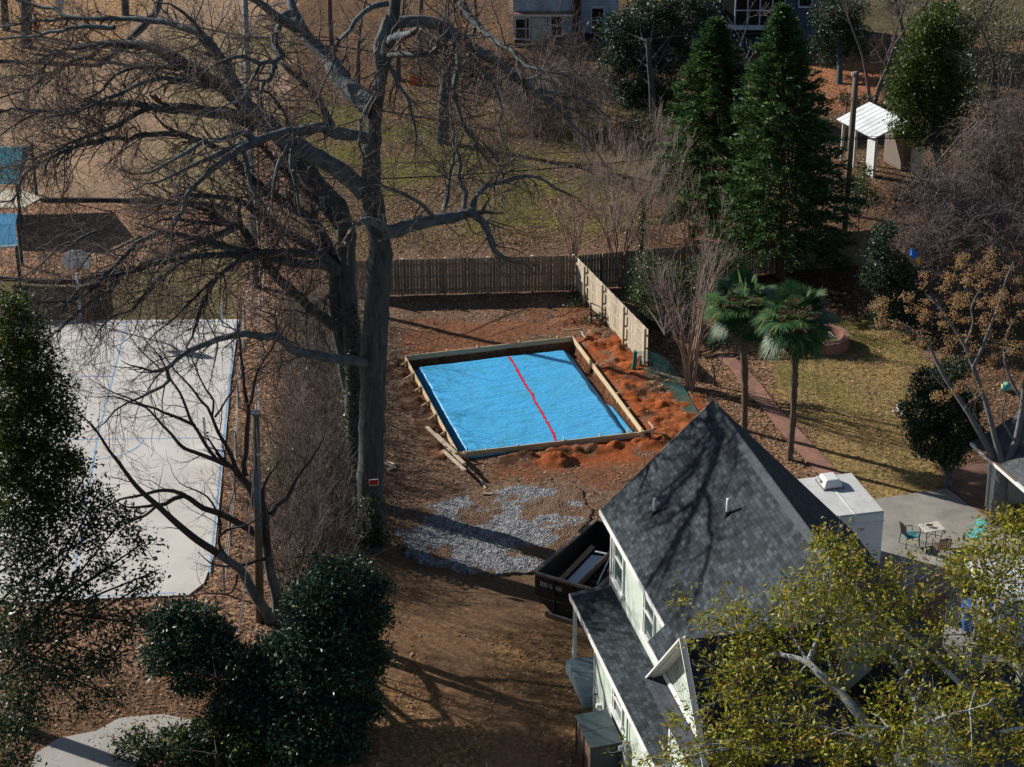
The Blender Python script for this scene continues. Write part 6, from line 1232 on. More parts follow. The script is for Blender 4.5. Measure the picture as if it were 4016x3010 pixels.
oakleaf = leafmat('oak_leaf', [(0, (.020, .040, .010)), (.5, (.045, .075, .014)), (.85, (.10, .13, .018)), (1, (.20, .17, .03))], .5, .3, .25)
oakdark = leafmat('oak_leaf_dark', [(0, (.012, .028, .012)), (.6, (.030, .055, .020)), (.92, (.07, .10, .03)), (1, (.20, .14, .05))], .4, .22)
magleaf = leafmat('glossy_leaf', [(0, (.012, .038, .026)), (.6, (.030, .070, .044)), (.9, (.045, .085, .045)), (.98, (.10, .13, .03)), (1, (.35, .28, .03))], .42, .12, .3)
yelleaf = leafmat('yellow_oak_leaf', [(0, (.10, .12, .012)), (.4, (.24, .25, .018)), (.75, (.40, .36, .03)), (.9, (.44, .28, .045)), (1, (.30, .13, .04))], .5, .3, .25)
# evergreen oak at the left edge
Yl = lambda px, py: 57.5 - 8.5 * min(max((py - 1150) / 1850, 0), 1)
rows = [(15, 665, 45), (45, 720, 55), (5, 760, 60), (65, 790, 62), (20, 860, 75), (105, 845, 50), (60, 925, 75), (140, 905, 40), (5, 985, 75), (95, 1000, 70), (40, 1080, 75), (160, 1010, 36), (130, 1090, 52)]
rows2 = [(200, 1085, 46), (20, 1170, 65), (100, 1180, 60), (190, 1160, 42), (262, 1128, 36), (300, 1180, 28), (225, 1235, 36), (60, 1270, 60), (150, 1270, 45), (300, 1270, 28), (335, 1235, 14), (30, 1370, 60), (110, 1360, 50), (200, 1330, 46), (280, 1345, 40), (60, 1470, 60), (150, 1445, 50), (235, 1420, 42), (20, 1560, 55), (80, 1550, 30), (25, 1640, 42), (230, 1500, 26), (180, 1530, 22)]
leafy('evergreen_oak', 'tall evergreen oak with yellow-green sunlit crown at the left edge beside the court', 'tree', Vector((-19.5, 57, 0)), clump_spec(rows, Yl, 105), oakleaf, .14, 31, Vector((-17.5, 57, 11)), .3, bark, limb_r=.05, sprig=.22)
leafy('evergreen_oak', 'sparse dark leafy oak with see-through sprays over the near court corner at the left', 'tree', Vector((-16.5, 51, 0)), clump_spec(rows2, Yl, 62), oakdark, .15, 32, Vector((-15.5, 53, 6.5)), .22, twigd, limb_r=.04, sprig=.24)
# glossy evergreen shrubs at the bottom
Ym = lambda px, py: 58.0 - 4.6 * min(max((py - 2150) / 860, 0), 1)
r1_ = [(742, 1262, 80), (690, 1305, 80), (795, 1330, 52), (725, 1375, 90), (800, 1415, 46), (660, 1400, 80), (740, 1470, 85), (655, 1490, 85), (775, 1530, 52), (700, 1570, 90), (610, 1580, 80), (745, 1640, 50), (640, 1650, 70), (810, 1270, 34)]
r2_ = [(350, 1345, 36), (385, 1325, 34), (430, 1335, 42), (470, 1365, 36), (400, 1390, 56), (470, 1410, 52), (522, 1440, 60), (345, 1420, 46), (415, 1460, 50), (565, 1465, 56), (590, 1400, 40), (500, 1520, 54), (580, 1520, 50)]
r3_ = [(460, 1590, 60), (540, 1605, 62), (385, 1625, 50), (300, 1645, 46), (420, 1660, 50), (520, 1660, 50), (500, 1560, 40)]
leafy('evergreen_shrub', 'largest glossy dark green shrub along the left side of the drive', 'shrub', G(1330, 2640), clump_spec(r1_, Ym, 125), magleaf, .16, 41, G(1300, 2640, 2.2), .12, twigd, limb_r=.012, sprig=.16, aspect=2.6, group='glossy evergreen shrubs by the drive')
leafy('evergreen_shrub', 'glossy dark green shrub with a flat leafy top below the small bare tree', 'shrub', G(850, 2660), clump_spec(r2_, Ym, 115), magleaf, .16, 42, G(850, 2660, 2.2), .10, twigd, limb_r=.012, sprig=.16, aspect=2.6, group='glossy evergreen shrubs by the drive')
leafy('evergreen_shrub', 'low glossy green shrub with yellow flecks beside the pale concrete path', 'shrub', G(850, 3000), clump_spec(r3_, Ym, 95), leafmat('glossy_fleck', [(0, (.012, .032, .016)), (.7, (.03, .06, .025)), (.9, (.07, .11, .02)), (1, (.42, .36, .03))], .45, .15, .3), .14, 43, G(850, 2960, .8), .08, twigd, limb_r=.012, sprig=.16, group='glossy evergreen shrubs by the drive')
# yellow-green oak at the lower right, reaching over the roofs
Yo = lambda px, py: 49.5 - 7.5 * min(max((py - 2080) / 930, 0), 1)
ro = [(1790, 1175, 46), (1840, 1215, 52), (1770, 1245, 50), (1880, 1265, 44), (1690, 1290, 36), (1740, 1318, 52), (1820, 1315, 60), (1900, 1335, 52), (1640, 1335, 30), (1590, 1325, 38), (1535, 1335, 28), (1680, 1375, 48), (1600, 1388, 46), (1760, 1395, 46), (1845, 1400, 48), (1920, 1395, 42), (1640, 1440, 40), (1720, 1465, 36), (1590, 1465, 48), (1800, 1475, 36), (1660, 1530, 44), (1590, 1555, 50), (1740, 1550, 36), (1530, 1600, 42), (1620, 1620, 52), (1700, 1610, 46), (1580, 1650, 50), (1480, 1645, 30), (1430, 1655, 24), (1400, 1640, 16), (1545, 1500, 22), (1500, 1545, 16)]
ro2 = [(1930, 1490, 36), (1870, 1600, 50), (1950, 1570, 56), (2010, 1620, 58), (2080, 1555, 64), (2160, 1520, 56), (2195, 1610, 58), (2100, 1640, 50), (1940, 1650, 50), (1800, 1640, 44), (1760, 1600, 30), (1880, 1540, 30), (2030, 1520, 40), (2110, 1490, 34)]
ro3 = [(2110, 1185, 44), (2170, 1150, 52), (2205, 1220, 52), (2095, 1240, 50), (2150, 1285, 52), (2060, 1225, 30), (2205, 1310, 46), (2090, 1330, 36), (2160, 1370, 46), (2205, 1420, 36), (2010, 1375, 32), (2060, 1425, 36), (1965, 1300, 44), (1940, 1240, 30), (1980, 1430, 30), (2130, 1440, 30), (2200, 1130, 36)]
cfgO = dict(seg=.15, wig=.13, trop=.02, trop2=.02, rmin=.005, dens=[0, 2.2, 2.0], ang=(.4, 1.0), ratio=(.4, .6))
C9 = lambda *q: [(2600 + a * .6401, 1960 + b * .6401) for a, b in q]
oakl = mat('lichen_bark', (.16, .17, .155), (.36, .37, .34), .9, 5, .2, 18)
def oak(label, rows, seed, base, limbs, dens, n_per=1.6):
    rng = np.random.default_rng(seed); t = thing('yellow_oak', base, label, 'tree', 'yellow-green oaks at the lower right'); spec = clump_spec(rows, Yo, dens); C_, dd = clumps(rng, spec, .20, (5, 10), .45)
    w = Wood(); tw = Wood(); tips = []
    for pts, y0, y1, a0, a1 in limbs:
        P, R = smooth_line(*trace((0, 0), 1, C9(*pts), y0, y1, a0, a1), .2); w.tube(P, R, 8); sprout(rng, P, R, tw, cfgO, n_per, (.6, 1.7), 2, tips, .15, .02)
    cs_ = [Vector(s_[0]) for s_ in spec]; ends = [Vector(p) for l in limbs for p in [trace((0, 0), 1, C9(*l[0]), l[1], l[2], l[3], l[4])[0][k] for k in range(len(l[0]))]]
    for s_ in spec:                                      # a branch from the nearest traced limb to every leaf clump
        c = Vector(s_[0]); a = min(ends, key=lambda e: (e - c).length); d = c - a
        P, R = smooth_line([a, a + d * .45 + Vector((0, 0, .12 * d.length)), c], [.035, .022, .010], .2); w.tube(P, R, 5); sprout(rng, P, R, tw, cfgO, 2.2, (.5, 1.3), 2, tips, .2, .014)
    if tips: C_ = np.concatenate([C_, np.repeat(np.array(tips), 3, 0) + rng.normal(0, .09, (len(tips) * 3, 3))]); dd = np.concatenate([dd, rng.normal(0, .4, (len(tips) * 3, 3))])
    leaves('foliage', C_, .145, yelleaf, t, rng, 2.7, .5, .4, .1, dd); w.build('limbs', oakl, t); tw.build('twigs', mat('oak_twig', (.16, .14, .12), (.26, .23, .20), .9, 3), t); return t
L1 = [([(1420, 1760), (1320, 1540), (1290, 1430), (1210, 1330), (1130, 1230), (1050, 1150), (950, 1060), (895, 1005), (800, 968), (700, 950), (640, 960), (540, 990), (440, 1030)], 43, 46.5, 52, 8),
      ([(890, 1000), (930, 900), (962, 820), (970, 740), (985, 640), (1010, 560)], 45.2, 48, 26, 6), ([(900, 1010), (850, 930), (800, 850), (770, 790)], 45.2, 46.5, 16, 5), ([(970, 720), (900, 690), (820, 660), (740, 640)], 47, 47.5, 12, 4),
      ([(1060, 1150), (1040, 1050), (1000, 950), (990, 850)], 44.8, 46.5, 18, 6), ([(1330, 1500), (1200, 1460), (1100, 1430), (960, 1390), (820, 1380), (700, 1370)], 43, 43.5, 24, 6), ([(1200, 1380), (1100, 1480), (950, 1540), (800, 1570), (660, 1560)], 43.5, 42.5, 18, 5), ([(700, 950), (600, 1010), (480, 1040), (340, 1060)], 46, 46, 12, 4), ([(660, 960), (600, 1080), (560, 1160), (500, 1230)], 46, 45, 10, 4), ([(700, 920), (600, 850), (450, 820), (300, 780), (210, 720)], 46.2, 48, 10, 3)]
L2_ = [([(1600, 1760), (1570, 1400), (1555, 1240), (1500, 1180), (1482, 1090), (1420, 990), (1372, 870), (1320, 760), (1310, 640), (1330, 520), (1340, 420)], 43.5, 49, 44, 8), ([(1555, 1240), (1600, 1080), (1582, 960), (1560, 900)], 44.5, 46.5, 26, 8), ([(1490, 1080), (1560, 960), (1640, 860), (1700, 760)], 45, 47.5, 18, 5), ([(1570, 1400), (1720, 1330), (1880, 1290), (2000, 1250)], 43.5, 43, 18, 5), ([(1590, 1500), (1480, 1440), (1380, 1400)], 43, 43, 14, 5)]
L3_ = [([(1930, 1060), (1920, 1000), (1940, 860), (1960, 720), (1990, 620), (2050, 480), (2100, 340)], 49, 50, 50, 10), ([(2200, 1120), (2150, 980), (2120, 880), (2180, 780), (2210, 700)], 47, 49, 26, 8), ([(1900, 870), (1920, 780), (1900, 660), (1930, 560)], 49.2, 49.5, 20, 6), ([(2050, 480), (2140, 420), (2210, 300)], 49.5, 50, 14, 5)]
oak('nearest yellow-green oak spreading its lichen-grey limb over the mint gable', ro, 51, Vector((10.2, 41.5, 0)), L1, 36)
oak('forked yellow-green oak in the bottom right corner', ro2, 52, Vector((13.6, 42.0, 0)), L2_, 38)
oak('yellow-green oak with a dark trunk in front of the white van', ro3, 53, G(3830, 2620), L3_, 38)
# camellias and hedges on the right and behind
camleaf = leafmat('camellia_leaf', [(0, (.012, .030, .016)), (.6, (.025, .055, .026)), (.95, (.06, .10, .045)), (1, (.12, .14, .05))], .45, .12, .3)
rows = [(2010, 830, 46), (2060, 800, 34), (2040, 870, 56), (2090, 870, 36), (1990, 890, 46), (2070, 930, 56), (2010, 950, 52), (1985, 930, 30), (2050, 980, 40), (2100, 940, 28)]
leafy('camellia_tree', 'rounded glossy camellia tree on the edge of the lawn by the patio', 'tree', G(3717, 1909), clump_spec(rows, lambda a, b: 71.4, 120), camleaf, .12, 61, G(3715, 1800, .9), .16, barkg, limb_r=.05, sprig=.14, aspect=2.0)
rows = [(1915, 500, 26), (1900, 540, 30), (1930, 570, 34), (1890, 600, 34), (1925, 630, 40), (1960, 600, 30), (1905, 670, 30), (1950, 680, 34), (1975, 640, 30)]
leafy('camellia_shrub', 'upright camellia shrub in the shade beside the blue toy bird', 'shrub', G(3480, 1290), clump_spec(rows, lambda a, b: 86.5, 90), camleaf, .13, 62, G(3480, 1200, 1.0), .08, bark, sprig=.15, aspect=2.0)
abel = leafmat('light_green_leaf', [(0, (.020, .042, .012)), (.6, (.05, .085, .02)), (1, (.12, .16, .035))], .45, .25)
rows = [(1400, 620, 40), (1390, 570, 26), (1440, 600, 44), (1420, 660, 44), (1470, 640, 34), (1450, 690, 40), (1405, 690, 30), (1490, 690, 26), (1380, 640, 24), (1470, 720, 28), (1520, 580, 34), (1560, 560, 34), (1600, 570, 30), (1540, 620, 30)]
leafy('leafy_shrub', 'loose light green shrub behind the sunlit fence and crape myrtle stems', 'shrub', G(2610, 1380), clump_spec(rows, lambda a, b: 87.5, 85), abel, .10, 63, G(2610, 1290, 1.0), .07, twigm, sprig=.18)
rows = [(1330, 60, 40), (1380, 40, 46), (1430, 60, 50), (1340, 110, 44), (1390, 110, 54), (1450, 120, 50), (1320, 150, 34), (1370, 170, 48), (1430, 180, 54), (1350, 210, 34), (1400, 230, 46), (1450, 240, 44), (1480, 30, 50), (1500, 90, 44), (1420, 0, 50), (1520, 10, 40)]
leafy('holly_tree', 'broad glossy green holly tree in front of the pale blue house', 'tree', G(2560, 470), clump_spec(rows, lambda a, b: 122, 42), magleaf, .17, 64, G(2540, 150, 5.0), .2, bark, sprig=.25, aspect=2.0)
rows = [(1390, 270, 40), (1430, 300, 34), (1350, 290, 30)]
leafy('holly_shrub', 'grey-green shrub at the foot of the holly tree', 'shrub', G(2540, 590), clump_spec(rows, lambda a, b: 116, 40), leafmat('grey_green_leaf', [(0, (.03, .045, .03)), (.7, (.07, .09, .055)), (1, (.14, .15, .10))], .4, .2), .14, 65, G(2540, 560, 1.0), .06, twigm, sprig=.25)
rows = [(1790, 30, 44), (1830, 20, 44), (1810, 80, 46), (1770, 90, 26), (1800, 120, 30), (1840, 70, 36), (1860, 110, 24)]
leafy('evergreen_tree', 'dark evergreen tree standing against the navy house', 'tree', G(3290, 330), clump_spec(rows, lambda a, b: 129, 42), camleaf, .18, 66, D(3290, 120, 129), .2, bark, sprig=.25)
rows = [(2000, 60, 40), (2040, 40, 44), (1990, 110, 50), (2040, 110, 50), (1960, 160, 40), (2010, 170, 56), (2060, 160, 40), (1960, 220, 44), (2020, 230, 52), (2060, 230, 40), (1950, 275, 30), (2000, 290, 40), (2050, 290, 36), (2085, 70, 36), (2095, 200, 30), (1945, 190, 24)]
leafy('broadleaf_tree', 'bright green broadleaf evergreen above the metal-roofed shed on the right', 'tree', G(3700, 900), clump_spec(rows, lambda a, b: 103, 58), leafmat('bright_leaf', [(0, (.03, .055, .012)), (.5, (.06, .10, .018)), (.9, (.12, .17, .03)), (1, (.20, .22, .04))], .45, .25, .3), .16, 67, D(3660, 400, 103), .22, bark, sprig=.22, aspect=2.0)
rows = [(2110, 40, 50), (2160, 60, 60), (2200, 110, 60), (2130, 120, 54), (2170, 180, 60), (2205, 250, 56), (2120, 220, 46), (2150, 290, 54), (2200, 340, 50), (2100, 320, 40), (2130, 380, 50), (2180, 430, 50), (2080, 400, 44), (2030, 420, 40), (2000, 380, 36), (2040, 350, 34), (1960, 430, 34), (2100, 460, 44)]
leafy('vine_thicket', 'tall tree swathed in dull green vines at the right edge', 'tree', G(3900, 950), clump_spec(rows, lambda a, b: 97 + 2 * math.sin(a), 26), leafmat('dull_vine_leaf', [(0, (.022, .028, .016)), (.6, (.05, .055, .03)), (.9, (.09, .085, .045)), (1, (.15, .11, .06))], .5, .2), .13, 68, D(3900, 250, 97), .24, twigm, sprig=.25, limb_r=.05)
for i, (rows, lb, sd, Yq) in enumerate([
    ([(1830, 215, 22), (1870, 225, 26), (1900, 240, 22)], 'low dark hedge left of the brown pole top', 71, 119), ([(1950, 215, 24), (1985, 230, 28), (1920, 200, 20)], 'low dark hedge right of the brown pole top', 72, 119),
    ([(1860, 400, 22), (1880, 430, 24), (1870, 370, 18), (1850, 440, 20)], 'yellow-green shrub right of the conifers under the shed', 73, 99), ([(1780, 560, 22), (1820, 575, 20), (1750, 575, 16)], 'dark sago-like shrub in deep shade behind the palms', 74, 92),
    ([(1545, 740, 18), (1570, 735, 16)], 'small dark shrub in the leaf bed under the left palm', 75, 81), ([(1275, 705, 14), (1320, 690, 14), (1300, 715, 16)], 'dark ground-hugging shrub at the foot of the sunlit fence', 76, 88)]):
    lm_ = camleaf if i != 2 else abel
    leafy('low_shrub', lb, 'shrub', D(rows[0][0] * VX, rows[0][1] * VX, Yq) * Vector((1, 1, 0)), clump_spec(rows, lambda a, b: Yq, 80), lm_, .12, sd, None, .04, twigd, sprig=.14, limb_r=.02)
# ------------------------------------------------------------------ conifers
conl = leafmat('conifer_spray', [(0, (.020, .056, .020)), (.55, (.045, .105, .028)), (.9, (.09, .17, .036)), (1, (.14, .21, .04))], .6, .2, .25)
def conifer(label, base, top, rbase, seed, low=.06, n_br=260):
    rng = np.random.default_rng(seed); t = thing('conifer', base, label, 'tree', 'tall conifers behind the yard fence'); base = Vector(base); top = Vector(top); hgt = (top - base).length; w = Wood()
    P, R = smooth_line([base + Vector((0, 0, -.2)), base.lerp(top, .4), base.lerp(top, .8), top], [.27, .19, .07, .012], .4); w.tube(P, R, 9); Cs = []; Ts = []; Ls = []
    for b in range(n_br):
        f = low + (1 - low) * (b / n_br) ** .85; prof = (min(1, (1 - f) * 1.25) ** .8) * (1.0 if f > .22 else .78 + f); ln = rbase * prof * rng.uniform(.72, 1.12) + .15; az = b * 2.39996 + rng.normal(0, .25); a = base.lerp(top, f); d = Vector((math.cos(az), math.sin(az), .28 + .5 * f)).normalized(); pts = [a]; q = a.copy(); n = 7
        for s_ in range(n): d = (d + Vector((0, 0, -.10 + .09 * s_ / n))).normalized(); q = q + d * (ln / n); pts.append(q.copy())
        w.tube(pts, np.linspace(.035, .006, n + 1), 4); pa = np.array(pts)
        m_ = int(20 + ln * 62); u_ = rng.uniform(.22, 1.04, m_) ** .8; i = np.minimum((u_ * n).astype(int), n - 1); c = pa[i] + (pa[i + 1] - pa[i]) * (u_ * n - i)[:, None]; tan = pa[i + 1] - pa[i]; tan /= np.linalg.norm(tan, axis=1, keepdims=True)
        side = np.cross(tan, (0, 0, 1)); side *= rng.choice([-1, 1], m_)[:, None]; off = side * rng.uniform(.1, 1, m_)[:, None] * (.16 + .34 * (1 - u_) * min(ln, 2.4) / 2.4 * 1.6)[:, None]; Cs.append(c + off + rng.normal(0, .07, (m_, 3))); Ts.append(tan * .9 + side * .7 + rng.normal(0, .3, (m_, 3)) + np.array((0, 0, .12))); Ls.append(rng.uniform(.16, .34, m_))
    c = np.concatenate(Cs); T = np.concatenate(Ts); T /= np.linalg.norm(T, axis=1, keepdims=True); ln = np.concatenate(Ls)[:, None]; N_ = rng.normal(0, .5, c.shape); N_[:, 2] += 1; S = np.cross(T, N_); S /= np.linalg.norm(S, axis=1, keepdims=True)
    V = np.stack([c - T * ln * .4, c + S * ln * .17, c + T * ln * .6, c - S * ln * .17], 1).reshape(-1, 3); mesh_np('foliage', V, np.arange(len(V)).reshape(-1, 4), conl, t); w.build('trunk', mat('conifer_bark', (.10, .055, .035), (.17, .10, .07), .9, 4, .2, 20), t); return t
cb = G(3065, 1089); conifer('taller conifer with a red-brown trunk on the right of the pair', cb, D(3068, 26, cb.y), 3.7, 81, .10, 330)
cb = D(2790, 900, 99.5) * Vector((1, 1, 0)); conifer('shorter bright conifer on the left of the pair', cb, D(2808, 78, 99.5), 3.6, 82, .05, 300)

# ------------------------------------------------------------------ windmill palms
palml = leafmat('palm_leaf', [(0, (.016, .055, .022)), (.6, (.035, .095, .034)), (.92, (.10, .15, .035)), (1, (.22, .20, .05))], .5, .15, .22); palmd = leafmat('dead_frond', [(0, (.14, .09, .06)), (1, (.30, .21, .15))], .8, .2)
fibre = mat('palm_fibre', (.07, .05, .04), (.17, .125, .10), .95, 7, .6, 26, stretch=(1, 1, .35))
def fan(V, F, c, d, upv, R, nseg, span, droop, rng, cupping=.15):
    d = Vector(d).normalized(); s_ = d.cross(Vector(upv)).normalized(); u = s_.cross(d)
    for k in range(nseg):
        a = -span + 2 * span * k / (nseg - 1); L_ = R * (.72 + .28 * math.cos(a * .55)) * rng.uniform(.93, 1.05); dir_ = d * math.cos(a) + s_ * math.sin(a) + u * cupping; dir_.normalize(); perp = dir_.cross(u).normalized(); wd = .022 + R * .012
        p0 = c; p1 = c + dir_ * L_ * .55; p2 = c + dir_ * L_ + Vector((0, 0, -droop * L_ * rng.uniform(.6, 1.3))); b = len(V); V += [tuple(p0), tuple(p1 + perp * wd), tuple(p1 - perp * wd), tuple(p2)]; F += [(b, b + 2, b + 3, b + 1)]
def palm(label, base, top, seed, n=40):
    rng = np.random.default_rng(seed); t = thing('palm_tree', base, label, 'palm', 'windmill palms beside the brick path'); base = Vector(base); top = Vector(top); w = Wood(); P, R = smooth_line([base + Vector((0, 0, -.2)), base.lerp(top, .35) + Vector((.05, 0, 0)), base.lerp(top, .75), top], [.14, .125, .16, .13], .16); R = R * (1 + .12 * rng.normal(0, 1, len(R))); w.tube(P, R, 11); w.build('trunk', fibre, t)
    V = []; F = []; w = Wood()
    for k in range(n):
        az = k * 2.39996 + rng.normal(0, .2); f = k / n; el = 1.25 - 2.05 * f + rng.normal(0, .1); d = Vector((math.cos(az) * math.cos(el), math.sin(az) * math.cos(el), math.sin(el))); L_ = rng.uniform(.75, 1.1); c = top + d * L_ + Vector((0, 0, -.06 * L_)); w.tube([top + Vector((0, 0, -.25 * f)), top.lerp(c, .6) + Vector((0, 0, .05)), c], [.018, .014, .010], 4)
        dd = (d + Vector((0, 0, -.30 - .2 * f))).normalized(); fan(V, F, c, dd, (0, 0, 1) if abs(dd.z) < .9 else (1, 0, 0), rng.uniform(.70, .92), 34, 1.75, .14 + .22 * f, rng)
    mesh_np('fronds', V, F, palml, t); w.build('stalks', mat('palm_stalk', (.06, .09, .03), (.10, .13, .05), .6, 4), t)
    V = []; F = []
    for k in range(26):
        az = rng.uniform(0, 6.28); c = top + Vector((math.cos(az) * .22, math.sin(az) * .22, rng.uniform(-.85, -.35))); fan(V, F, c, (math.cos(az) * .35, math.sin(az) * .35, -1), (math.cos(az), math.sin(az), .2), rng.uniform(.5, .8), 14, .55, .1, rng)
    mesh_np('dead_skirt', V, F, palmd, t); return t
b_ = G(2919, 1690); palm('palm standing farther back, left of the pair by the brick path', b_, D(2912, 1215, b_.y) + Vector((0, 0, .15)), 91)
b_ = G(3096, 1806); palm('palm nearer the house roof, right of the pair by the brick path', b_, D(3125, 1262, b_.y) + Vector((0, 0, .1)), 92)

# ------------------------------------------------------------------ bare shrubs and trees grown from rules
def bare(name, label, cat, base, stems, hgt, spread, seed, m, r0=.05, dens=1.6, cfg=None, wm=None, group=None, lean=(0, 0), reach=(.5, 1.5), berries=None, lv=2, start=.25):
    rng = np.random.default_rng(seed); cfg = cfg or dict(seg=.18, wig=.10, trop=.03, trop2=.04, rmin=.005, dens=[0, 2.2, 1.8], ang=(.3, .85), ratio=(.4, .65)); t = thing(name, base, label, cat, group); w = Wood(); tw = Wood(); tips = []
    for k in range(stems):
        az = k * 2.39996 + rng.normal(0, .3); s_ = spread * rng.uniform(.35, 1.0) * (1 if stems > 1 else .3); h = hgt * rng.uniform(.75, 1.05); b0 = Vector(base) + Vector((math.cos(az), math.sin(az), 0)) * (.12 if stems > 1 else 0) + Vector((0, 0, -.1)); P = [b0]
        for j in range(1, 6): f = j / 5; P.append(b0 + Vector((math.cos(az) * s_ * f ** 1.5 + lean[0] * f + rng.normal(0, .10), math.sin(az) * s_ * f ** 1.5 + lean[1] * f + rng.normal(0, .10), h * f)))
        P, R = smooth_line(P, [r0, r0 * .85, r0 * .65, r0 * .45, r0 * .28, r0 * .10], .25); w.tube(P, R, 7); sprout(rng, P, R, tw, cfg, dens, (reach[0] * hgt * .3, reach[1] * hgt * .3), lv, tips, start, r0 * .5, .3)
    w.build('stems' if stems > 1 else 'trunk', wm or m, t); tw.build('twigs', m, t)
    return t, tips
cfgM = dict(seg=.16, wig=.09, trop=.05, trop2=.05, rmin=.0055, dens=[0, 3.2, 2.4], ang=(.2, .65), ratio=(.5, .75))
crm = mat('crape_bark', (.25, .155, .105), (.36, .25, .185), .7, 2.5, .05, 10, stretch=(2, 2, .5)); crt = mat('crape_twig', (.20, .145, .125), (.30, .225, .20), .9, 2)
bare('crape_myrtle', 'many-stemmed tan crape myrtle by the green netting', 'tree', G(2706, 1525), 9, 6.6, 2.3, 101, crt, .075, 1.5, cfgM, crm, 'crape myrtles along the fence', (-.3, .4), (.35, 1.0))
bare('crape_myrtle', 'bushy reddish crape myrtle behind the corner of the dark fence', 'tree', G(2425, 1118), 9, 6.4, 3.0, 102, crt, .065, 1.7, cfgM, mat('red_stem', (.20, .11, .08), (.27, .16, .12), .7, 3), 'crape myrtles along the fence', (.1, .3), (.4, 1.1))
for i, (px, py, h, sp, lb) in enumerate([(2250, 1010, 5.5, 2.5, 'pale twiggy shrub behind the dark fence, left of the reddish crape myrtle'), (2560, 1090, 5.6, 2.2, 'grey twiggy shrub between the reddish crape myrtle and the conifers'), (2420, 900, 5.5, 3.0, 'tall tan twiggy shrub on the slope above the reddish crape myrtle'), (2700, 980, 5.0, 2.2, 'brown twiggy shrub at the foot of the shorter conifer')]):
    bare('twiggy_shrub', lb, 'shrub', G(px, py), 8, h, sp, 110 + i, crt, .035, 2.0, cfgM, crt, 'bare twiggy shrubs behind the fence', (0, 0), (.3, 1.0))
# the ivy-wrapped stem in front of them
rngi = np.random.default_rng(5); iv = thing('ivy_stem', G(2510, 1160), 'thin upright stem wrapped in ivy between the crape myrtles', 'vine'); g = G(2510, 1160); mb = MB(); mb.tube([g, g + Vector((.03, 0, 3)), g + Vector((0, .05, 5))], [.05, .04, .02], 6); mb.build('stem', twigm, iv)
f_ = rngi.uniform(0, 1, 900); pts = np.stack([g.x + rngi.normal(0, .10, 900), g.y + rngi.normal(0, .10, 900), .3 + 4.6 * f_], 1); leaves('foliage', pts, .10, leafmat('ivy_leaf', [(0, (.02, .045, .015)), (.7, (.06, .09, .03)), (1, (.14, .16, .05))], .35, .2), iv, rngi, 1.3)
# background bare trees and vines
gt = mat('grey_twig', (.10, .085, .08), (.17, .15, .145), .9, 2); pt = mat('plum_twig', (.11, .075, .075), (.17, .125, .125), .9, 2)
cfgB = dict(seg=.28, wig=.14, trop=.01, trop2=.02, rmin=.010, dens=[0, 1.5, 1.3], ang=(.4, 1.1), ratio=(.4, .65))
bg = [(1735, 560, 1, 13, 5, .42, bark, gt, 'dark single-trunked tree standing in the shaded lawn behind the big trunk', 1.5), (1560, 320, 1, 11, 5, .20, twigm, gt, 'grey bare tree behind the orange sheet', 1.8), (1400, 420, 1, 10, 5, .18, twigm, gt, 'grey bare tree left of the orange sheet behind the big trunk', 1.8),
      (1850, 300, 1, 11, 5, .18, twigm, gt, 'bare tree left of the pale blue house wall', 1.6), (1650, 200, 1, 12, 5, .2, twigm, gt, 'farther bare tree showing between the big limbs at the top', 1.6), (1300, 180, 1, 12, 5, .2, twigm, gt, 'bare tree by the park edge at the top of the frame', 1.6),
      (3420, 420, 3, 9, 4, .12, pt, gt, 'pale-branched bare tree above the low hedges on the right', 2.0), (3560, 250, 2, 10, 5, .14, pt, pt, 'plum-grey bare tree at the top right', 2.0), (3800, 200, 2, 10, 5, .14, pt, pt, 'plum-grey bare tree in the top right corner', 2.0), (2890, 420, 1, 8, 2.5, .14, bark, gt, 'crooked small bare tree between the two conifers', 1.4),
      (100, 185, 1, 14, 4, .45, bark, twigm, 'thick dark trunk in the far bark play area', .9), (25, 120, 1, 14, 4, .3, bark, twigm, 'dark trunk at the far left edge of the park', .9), (490, 60, 1, 13, 4, .3, bark, twigm, 'dark trunk above the bark edging at the top left', .9)]
for i, (px, py, st, h, sp, r0, wm_, tm_, lb, dn) in enumerate(bg):
    bare('background_tree', lb, 'tree', G(px, py), st, h, sp, 130 + i, tm_, r0, dn, cfgB, wm_, 'bare background trees', (0, 0), (.4, 1.1), lv=2, start=.3)
# sprawling bare vines: loops of stems with hanging shoots
def vines(label, rows, Yf, n, seed, m, r=.010, cat='vine', kind=None, name='bare_vine', ln=(1.0, 2.6), trop=-.06, base=None, group=None):
    rng = np.random.default_rng(seed); cfg = dict(seg=.16, wig=.26, trop=trop, trop2=-.05, rmin=.0065, dens=[0, 1.6], ang=(.3, 1.2), ratio=(.3, .7)); w = Wood(); tot = sum(r_[2] ** 2 for r_ in rows)
    for px, py, rp in rows:
        for _ in range(int(n * rp * rp / tot)):
            a, q = rng.uniform(0, 6.28), rp * math.sqrt(rng.uniform(0, 1)); fx, fy = (px + q * math.cos(a)) * VX, (py + q * math.sin(a)) * VX; Yq = Yf(fx, fy) + rng.normal(0, .8); p = D(fx, fy, Yq)
            if p.z < .1: p.z = .1
            d = rng.normal(0, 1, 3); d[2] = abs(d[2]) * .8; twig(rng, p, d, rng.uniform(*ln), r * rng.uniform(.6, 1.6), w, 1, cfg)
    o = w.build(name, m, None, False); tag(o, label, cat, group, kind); return o
vt = mat('vine_twig', (.13, .10, .09), (.22, .175, .16), .9, 2); vd = mat('vine_dark', (.05, .04, .035), (.10, .08, .07), .9, 2)
